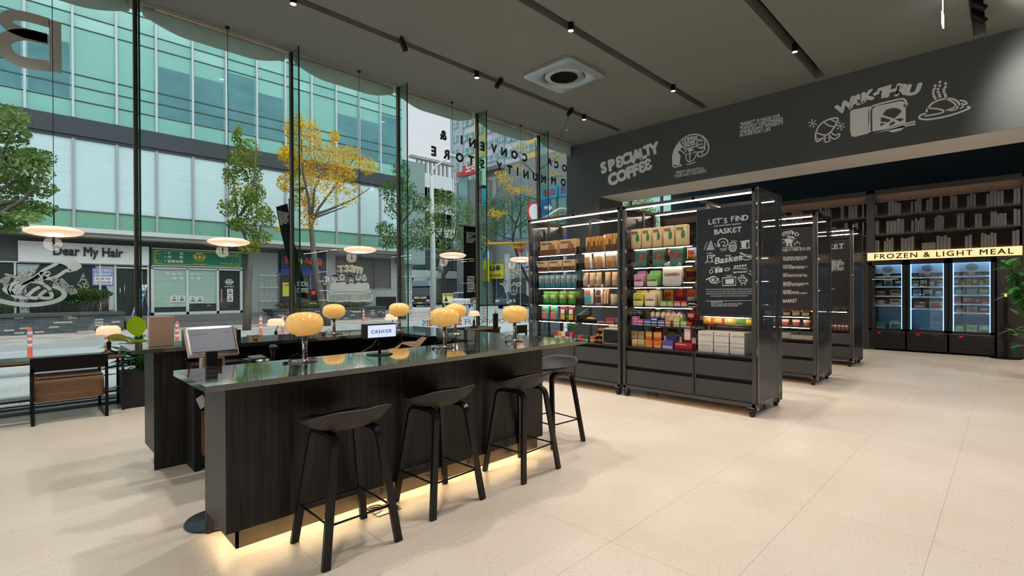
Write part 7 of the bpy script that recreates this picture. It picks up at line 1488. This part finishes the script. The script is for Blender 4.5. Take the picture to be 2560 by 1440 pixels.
for i in range(7): b.box((-.0655,-w_/2+.02+i*w_/7.2,.02),(-.064,-w_/2+.023+i*w_/7.2,.196))
for j in range(5): b.box((-.0655,-w_/2+.014,.03+.034*j),(-.064,w_/2-.014,.033+.034*j))
b.build('quilting_lines',BLK,t); M().tube([(0,-.08,.215),(0,-.07,.235),(0,.07,.235),(0,.08,.215)],.008,6).build('handle',mat('radio_cream',(200,186,164),.4),t)
# second and third rows: what shows beside and under their boards
for i in range(7): goods('box',(8.40,2.15+.13*i,1.003),.10,.13,.10,((176,110,50),(206,160,90),(120,70,40))[i%3],(236,220,190),None,'','honey_carton','amber honey pack under the second board, %s from the right end'%ORD[i],'carton','amber packs under the second board',0)
for i in range(6): goods('tub',(8.40,2.14+.15*i,.843),.10,.09,.1,(236,230,224),(206,90,70),(236,230,224),'','yoghurt_tub','small white and red tub under the second board, %s from the right end'%ORD[i],'tub','small tubs under the second board',0)
tag(M().cbox((8.30,2.42,.705),(.06,.16,.07)).build('card_holder',mat('holder_grey',(150,150,150),.5)),'small grey box on the lit cabinet top of the second row','box')
for i in range(7): goods('bag',(10.82,2.14+.13*i,1.003),.11,.17,.07,((206,196,120),(236,226,190),(170,150,90))[i%3],(120,160,80),None,'','snack_bag','pale snack bag under the third board, %s from the right end'%ORD[i],'snack bag','pale bags under the third board',0)
t=thing('black_speaker','black box speaker on the cabinet top of the third row','speaker',(10.75,2.55,.663)); M().cbox((0,0,.11),(.12,.26,.21),0,.015).build('case',BLK,t); M().cyl((-.062,.0,.08),(-.066,0,.08),.03,n=18).build('knob',METB,t)
for i in range(5): goods('tub',(10.78,2.10+.06*i-.0,.664),.05,.07,.05,(236,226,206),(206,90,70),(240,230,214),'','snack_tub','tiny bright tub at the right end of the third row cabinet, %s'%ORD[i],'tub','tiny tubs on the third cabinet',0)
# ---- indoor plant by the window pier, seen through the left cart
v=at(1432,836,0,8.9); lv=[]
for k in range(9): q=rg.uniform(0,2*PI); lv.append(((v.x+.05*math.cos(q),v.y+.05*math.sin(q),.55+rg.uniform(0,.3)),(math.cos(q),math.sin(q),.8),rg.uniform(.35,.5),.12))
plant('green leafy plant seen through the left cart near the pier','plant',(v.x,v.y,.02),lv,LEAF)
# ================================================================== bookshelf wall and freezers
XB=14.1; SHW=mat('bookshelf_dark',(72,68,66),.6); SHB=mat('bookshelf_back',(64,60,60),.8)
t=thing('bookshelf_wall','long dark bookshelf wall above the freezers','bookshelf',(XB+.2,3.7,0)); B=lambda mb,n,m:mb.build(n,m,t,world=True)
yL,yM0,yM1,yR=7.63,2.36,2.20,-.19
B(M().box((XB+.36,yR,2.25),(XB+.4,yL,3.66)),'back_panel',SHB)
B(M().box((XB,yR-.02,3.62),(XB+.4,yL,3.70)),'top_board',SHW)
for a,b,nm in ((yM1,yM0,'pillar'),(yR-.14,yR,'side_post'),(yL-.04,yL,'side_post')): B(M().box((XB,a,0),(XB+.4,b,3.70)),nm,SHW)
ZR=[2.25,2.675,3.10]
for a,b in ((yR,yM1),(yM0,yL-.04)):
    for z in ZR:
        segs=3 if b<3 else 6
        for k in range(segs): y0_=lerp(a,b,k/segs)+.01; y1_=lerp(a,b,(k+1)/segs)-.01; B(M().box((XB+.05,y0_,z-.03),(XB+.36,y1_,z)),'shelf_board',SHW)
        B(M().box((XB+.33,a+.02,z+.002),(XB+.345,b-.02,z+.012)),'shelf_led_strip',mat('book_led',(255,220,180),.5,emit=(255,200,150),es=5))
    B(M().box((XB+.045,a+.02,3.612),(XB+.055,b-.02,3.62)),'header_led_strip',mat('book_led_top',(255,220,180),.5,emit=(255,205,165),es=4.0)); B(M().box((XB,a,3.585),(XB+.015,b,3.62)),'front_lip',SHW); B(M().box((XB+.15,a,3.42),(XB+.17,b,3.62)),'header_board',mat('header_board_brown',(120,104,94),.7))
for y in (lerp(yR,yM1,1/3),lerp(yR,yM1,2/3)): B(M().box((XB+.33,y-.012,2.25),(XB+.36,y+.012,3.6)),'slotted_upright',BLK)
B(M().box((XB,yM0,0),(XB+.4,yL-.04,2.2)),'lower_panel',SHB); B(M().box((XB+.02,yR-.14,0),(XB+.4,yR-2.3,3.7)),'right_panel',mat('wall_panel_grey',(74,70,70),.7)); B(M().box((XB-.0,yR-.9,0),(XB+.02,yR-2.3,3.7)),'right_panel',mat('wall_panel_grey',(74,70,70),.7))
B(M().box((XB+.02,yR,0),(XB+.4,.17,2.06)),'side_filler',mat('wall_panel_grey',(74,70,70),.7))
BK=mat('book_grey',(118,118,116),.7); BK2=mat('book_pages',(150,148,144),.8)
bproto={}
def book(y,z,h,th,label,lay=False):
    key=(round(h,2),round(th,3),lay)
    if key not in bproto:
        o=M().box((0,-th/2,0),(.20,th/2,h)).build('grey_book',BK,bevel=.002); M().box((.004,-th/2+.004,h-.001),(.196,th/2-.004,h+.001)).build('page_block',BK2,o); bproto[key]=o; tag(o,label,'book',group='grey books on the shelf wall'); o.matrix_basis=Matrix.Translation((XB+.07,y,z)); return o
    return dup(bproto[key],(XB+.07,y,z),0,label,'grey books on the shelf wall')
rb=random.Random(4); SHN=('lowest','middle','top')
def books(groups,rowi,f,where):
    for gi,(a,b,n) in enumerate(groups):
        ya,yb=f(a),f(b); th=abs(ya-yb)/n; 
        for k in range(n):
            h=round(rb.choice((.26,.29,.31,.33)),2); y=ya+(yb-ya)*(k+.5)/n
            book(y,ZR[rowi]+.001,h,round(th*.9,3),'grey book, %s of the %s group, %s shelf %s'%(nth(k,n),ORD[gi],SHN[rowi],where))
f4=lambda x:at(2140+x/3,500,0,XB+.07).y
books([(105,155,3),(240,335,4),(410,430,1),(440,490,3),(525,575,2),(625,645,1),(705,760,2),(830,900,3),(975,1110,5),(1180,1235,2)],2,f4,'above the freezers')
books([(100,170,4),(225,360,5),(412,435,1),(440,515,4),(588,660,4),(755,810,2),(890,945,2),(1008,1130,5),(1180,1235,2)],1,f4,'above the freezers')
books([(100,175,4),(207,280,4),(335,435,4),(602,710,4),(815,870,2),(935,1055,5),(1170,1228,2)],0,f4,'above the freezers')
y0=f4(490);y1=f4(598)
for k in range(5): tag(M().box((XB+.07,y1,ZR[0]+.035*k+.001),(XB+.27,y0-.01*(k%2),ZR[0]+.035*k+.033)).build('grey_book',BK),'plain grey book lying flat, %s from the bottom of the stack above the middle freezer'%ORD[k],'book',group='flat stack of grey books')
f3=lambda x:at(1900+x/2.88,500,0,XB+.07).y
books([(-235,-180,3),(-140,-90,2),(165,192,2),(225,305,4),(425,505,4),(580,600,1),(635,700,3),(735,748,1)],2,f3,'behind the boards')
books([(-240,-150,4),(520,545,1),(608,630,1),(662,705,2),(735,748,1)],1,f3,'behind the boards')
# lit sign
t=thing('lit_shop_sign','long glowing cream sign reading FROZEN & LIGHT MEAL above the freezers','sign',(XB,1.0,2.07)); M().box((XB-.03,yR,2.07),(XB+.03,2.335,2.25)).build('light_box',mat('sign_glow',(255,226,170),.5,emit=(255,222,158),es=.85),t,world=True)
a=Art(0,XB-.0305,-1,1/3.0,(2140,440)); Pa=a.P((137,627)); Pb=a.P((1183,583)); vs,fs=text_mesh('FROZEN & LIGHT MEAL',.012,1.22,1.0,'L'); 
x0=min(v[0] for v in vs);x1=max(v[0] for v in vs);h0=max(v[1] for v in vs); kx=(Pa.x-Pb.x)/(x1-x0)
M().add([(XB-.031-.002*v[2],Pa.x-(v[0]-x0)*kx,2.105+v[1]*.11/h0) for v in vs],fs).build('lettering',mat('sign_brown_black',(44,36,28),.6),t,world=True)
# freezers
FB=mat('freezer_black',(26,25,25),.35,spec=.5); FI=mat('freezer_inner',(176,206,222),.5); FW=mat('freezer_white',(206,222,232),.4); FL=mat('freezer_led',(170,215,255),.5,emit=(150,205,255),es=4.5)
GD=glassmat('freezer_glass',(226,240,248),refl=.9)
ye=[2.325,1.625,.915,.19]
zt=lambda py,k:at((2218,2320,2430)[k],py,0,XB+.03).z
FZ=[]
shelves=[[1.69,1.46,1.245,1.03],[1.66,1.45,1.23,.965],[1.67,1.465,1.27,1.075,.895]]
ordn=('left','middle','right')
for k in range(3):
    a,b=ye[k+1]+.006,ye[k]-.006; t=thing('upright_freezer','black glass door freezer, %s one of three under the lit sign'%ordn[k],'freezer',(XB+.3,(a+b)/2,0),0,'glass door freezers'); B=lambda mb,n,m:mb.build(n,m,t,world=True)
    B(M().box((XB+.02,a,.04),(XB+.65,a+.035,2.05)).box((XB+.02,b-.035,.04),(XB+.65,b,2.05)).box((XB+.02,a,1.99),(XB+.65,b,2.05)).box((XB+.62,a,.04),(XB+.65,b,2.05)).box((XB+.02,a,.04),(XB+.65,b,.45)),'cabinet',FB)
    B(M().box((XB+.60,a+.035,.45),(XB+.62,b-.035,1.99)).box((XB+.06,a+.035,.45),(XB+.6,b-.035,.47)),'inner_liner',FI)
    B(M().box((XB+.08,a+.036,.47),(XB+.60,a+.04,1.99)).box((XB+.08,b-.04,.47),(XB+.60,b-.036,1.99)),'inner_side',FI)
    fr=M().box((XB-.03,a,.44),(XB+.02,a+.065,2.03)).box((XB-.03,b-.065,.44),(XB+.02,b,2.03)).box((XB-.03,a,.44),(XB+.02,b,.50)).box((XB-.03,a,1.955),(XB+.02,b,2.03)); d_=B(fr,'door_frame',FB)
    B(M().quad((XB-.005,a+.06,.49),(XB-.005,b-.06,.49),(XB-.005,b-.06,1.96),(XB-.005,a+.06,1.96)),'door_glass',GD); B(M().box((XB-.032,a,.435),(XB+.0,b,.442)),'door_trim',STEEL)
    B(M().box((XB-.035,b-.02,.6),(XB-.03,b-.012,1.9)),'door_handle',METB)
    for y in (a+.07,b-.07-.012): B(M().box((XB+.03,y,.50),(XB+.045,y+.012,1.95)),'light_strip',FL)
    B(M().box((XB+.06,a+.05,1.955),(XB+.08,b-.05,1.965)),'light_strip',FL)
    B(M().box((XB+.12,a+.05,1.76),(XB+.60,b-.05,1.97)),'cooling_unit',FW); gx=M(); yc=(a+b)/2
    for i in range(9): hh=.075*math.sqrt(max(0,1-((i-4)/4.6)**2)); gx.box((XB+.117,yc-.09+.0215*i+.0,1.865-hh),(XB+.12,yc-.09+.0215*i+.010,1.865+hh))
    B(gx,'fan_grille',mat('grille_dark',(70,80,90),.6))
    for z in shelves[k]: B(M().box((XB+.08,a+.04,z-.012),(XB+.55,b-.04,z)),'wire_shelf',FI); B(M().box((XB+.066,a+.06,z-.022),(XB+.08,b-.06,z+.012)),'price_rail',FW)
    g=M()
    for i in range(4): g.box((XB-.022,a+.02,.09+.08*i),(XB-.005,b-.02,.125+.08*i))
    g.box((XB-.01,a+.01,.04),(XB+.02,b-.01,.43)); B(g,'base_grille',FB); B(M().box((XB-.024,a+.07,.37),(XB-.01,a+.27,.42)),'control_panel',mat('panel_blueblack',(40,42,52),.3)) ; B(M().box((XB-.026,b-.23,.385),(XB-.024,b-.17,.405)),'red_display',mat('red_digits',(160,30,30),.5,emit=(255,30,20),es=.6))
    w2=('FROZEN\nFOOD','FROZEN\nFOOD','LIGHT\nMEAL')[k]
    B(M().text(w2,lambda p:Vector((XB-.008-p[2],yc+.06-p[0],1.70+p[1])),fit=(.13,.055),ext=.001,bold=.02,align='C'),'door_lettering',PI_)
    if k<2: B(M().text('CJ Foods',lambda p:Vector((XB-.008-p[2],a+.28-p[0],.66+p[1])),fit=(.14,.025),ext=.001,bold=.01),'door_lettering',PI_)
    # contents
    tones=[[((66,78,84),(120,110,90),(150,150,140)),((72,84,86),(206,196,176),(96,90,70)),((150,44,40),(206,130,90),(226,190,150)),((170,40,40),(226,200,170),(236,220,200)),((60,110,84),(150,180,170),(110,130,140))],
           [((206,196,170),(226,160,120),(196,60,50)),((190,206,60),(240,236,220),(206,90,120)),((160,190,196),(226,230,230),(150,110,90)),((170,96,70),(226,200,180),(206,60,50)),((80,120,160),(120,160,190),(160,190,206))],
           [((110,80,130),(120,180,80),(196,170,180)),((120,190,110),(206,60,100),(226,210,60)),((150,180,190),(200,210,210),(222,206,80)),((196,50,50),(200,180,150),(160,60,60)),((190,90,80),(226,226,200),(206,120,100)),((120,190,60),(226,226,220),(226,220,210))]][k]
    lv_=[z for z in shelves[k]]+[.47]
    nper=[2,3,2,2,2] if k==0 else [5,4,3,2,0] if k==1 else [5,6,3,4,3,3]
    for li,z in enumerate(lv_):
        n=nper[li]; hs=(shelves[k]+[.47]); up=(1.76 if li==0 else hs[li-1]-.03)-z; hh=round(min(.17,up*.82),3)
        for i in range(n):
            w_=round((b-a-.14)/max(n,1)*.92,2); y=b-.07-(b-a-.14)*(i+.5)/n; c_=tones[li%len(tones)]; c1=c_[i%3]; c2=c_[(i+1)%3]
            goods('pillow' if (k,li)!=(2,3) else 'box',(XB+.19,y,z+.003),w_,hh,.07,c1,c2,c_[(i+2)%3],'','frozen_food_pack','frozen food pack, %s on the %s level of the %s freezer'%(nth(i,n),('top','second','third','fourth','fifth','bottom')[li],ordn[k]),'frozen food','packs inside the %s freezer'%ordn[k],R(RP.uniform(-5,5)))
# black cable stand and plant at the right
v=at(2514,896,2,0); t=thing('black_pole_stand','slim black pole stand with a coiled cord beside the right freezer','stand',(v.x,v.y,0)); M().lathe([(0,0),(.24,0),(.24,.012),(0,.014)],n=36).build('base',METB,t); M().box((-.03,-.03,.01),(.03,.03,1.1)).build('pole',METB,t); M().box((-.04,-.035,1.1),(.03,.035,1.3)).build('head',BLK,t); M().box((-.045,-.02,1.24),(-.04,.02,1.31)).build('lit_tip',mat('lamp_tip',(255,200,140),.5,emit=(255,180,110),es=1.5),t)
M().tube([(-.03,-.04,.7),(-.04,-.1,.6),(-.04,-.09,.4),(-.04,-.04,.3),(-.04,.05,.4),(-.04,.06,.6),(-.03,.03,.68)],.012,6).build('cord',BLK,t)
xp=11.0; lv=[]; rg2=random.Random(13)
def cl(px_,py_,n,rr):
    c_=at(px_,py_,0,xp)
    for k in range(n): q=rg2.uniform(0,2*PI); e=rg2.uniform(-.7,.7); lv.append(((c_.x+rg2.uniform(-.2,.2),c_.y+rg2.uniform(-rr,rr),c_.z+rg2.uniform(-rr,rr)*.8),(rg2.uniform(-1,.3),math.cos(q),e),rg2.uniform(.16,.24),rg2.uniform(.08,.11)))
cl(2555,665,26,.16); cl(2545,730,22,.12); cl(2575,700,20,.2); cl(2572,840,22,.2); cl(2590,780,10,.2)
c_=at(2625,860,0,xp); plant('tall indoor plant leaning in from the right edge of the picture','plant',(c_.x,c_.y,.35),lv,mat('plant_variegated',(44,120,50),.35,spec=.5,var=((22,22,22),.35,(84,160,70))))
tag(M().lathe([(0,0),(.16,0),(.2,.36),(.17,.36),(.16,.1),(0,.1)],(c_.x,c_.y,0),n=28).build('plant_pot',mat('planter_black',(32,33,34),.7)),'dark pot of the tall indoor plant at the right edge','pot')
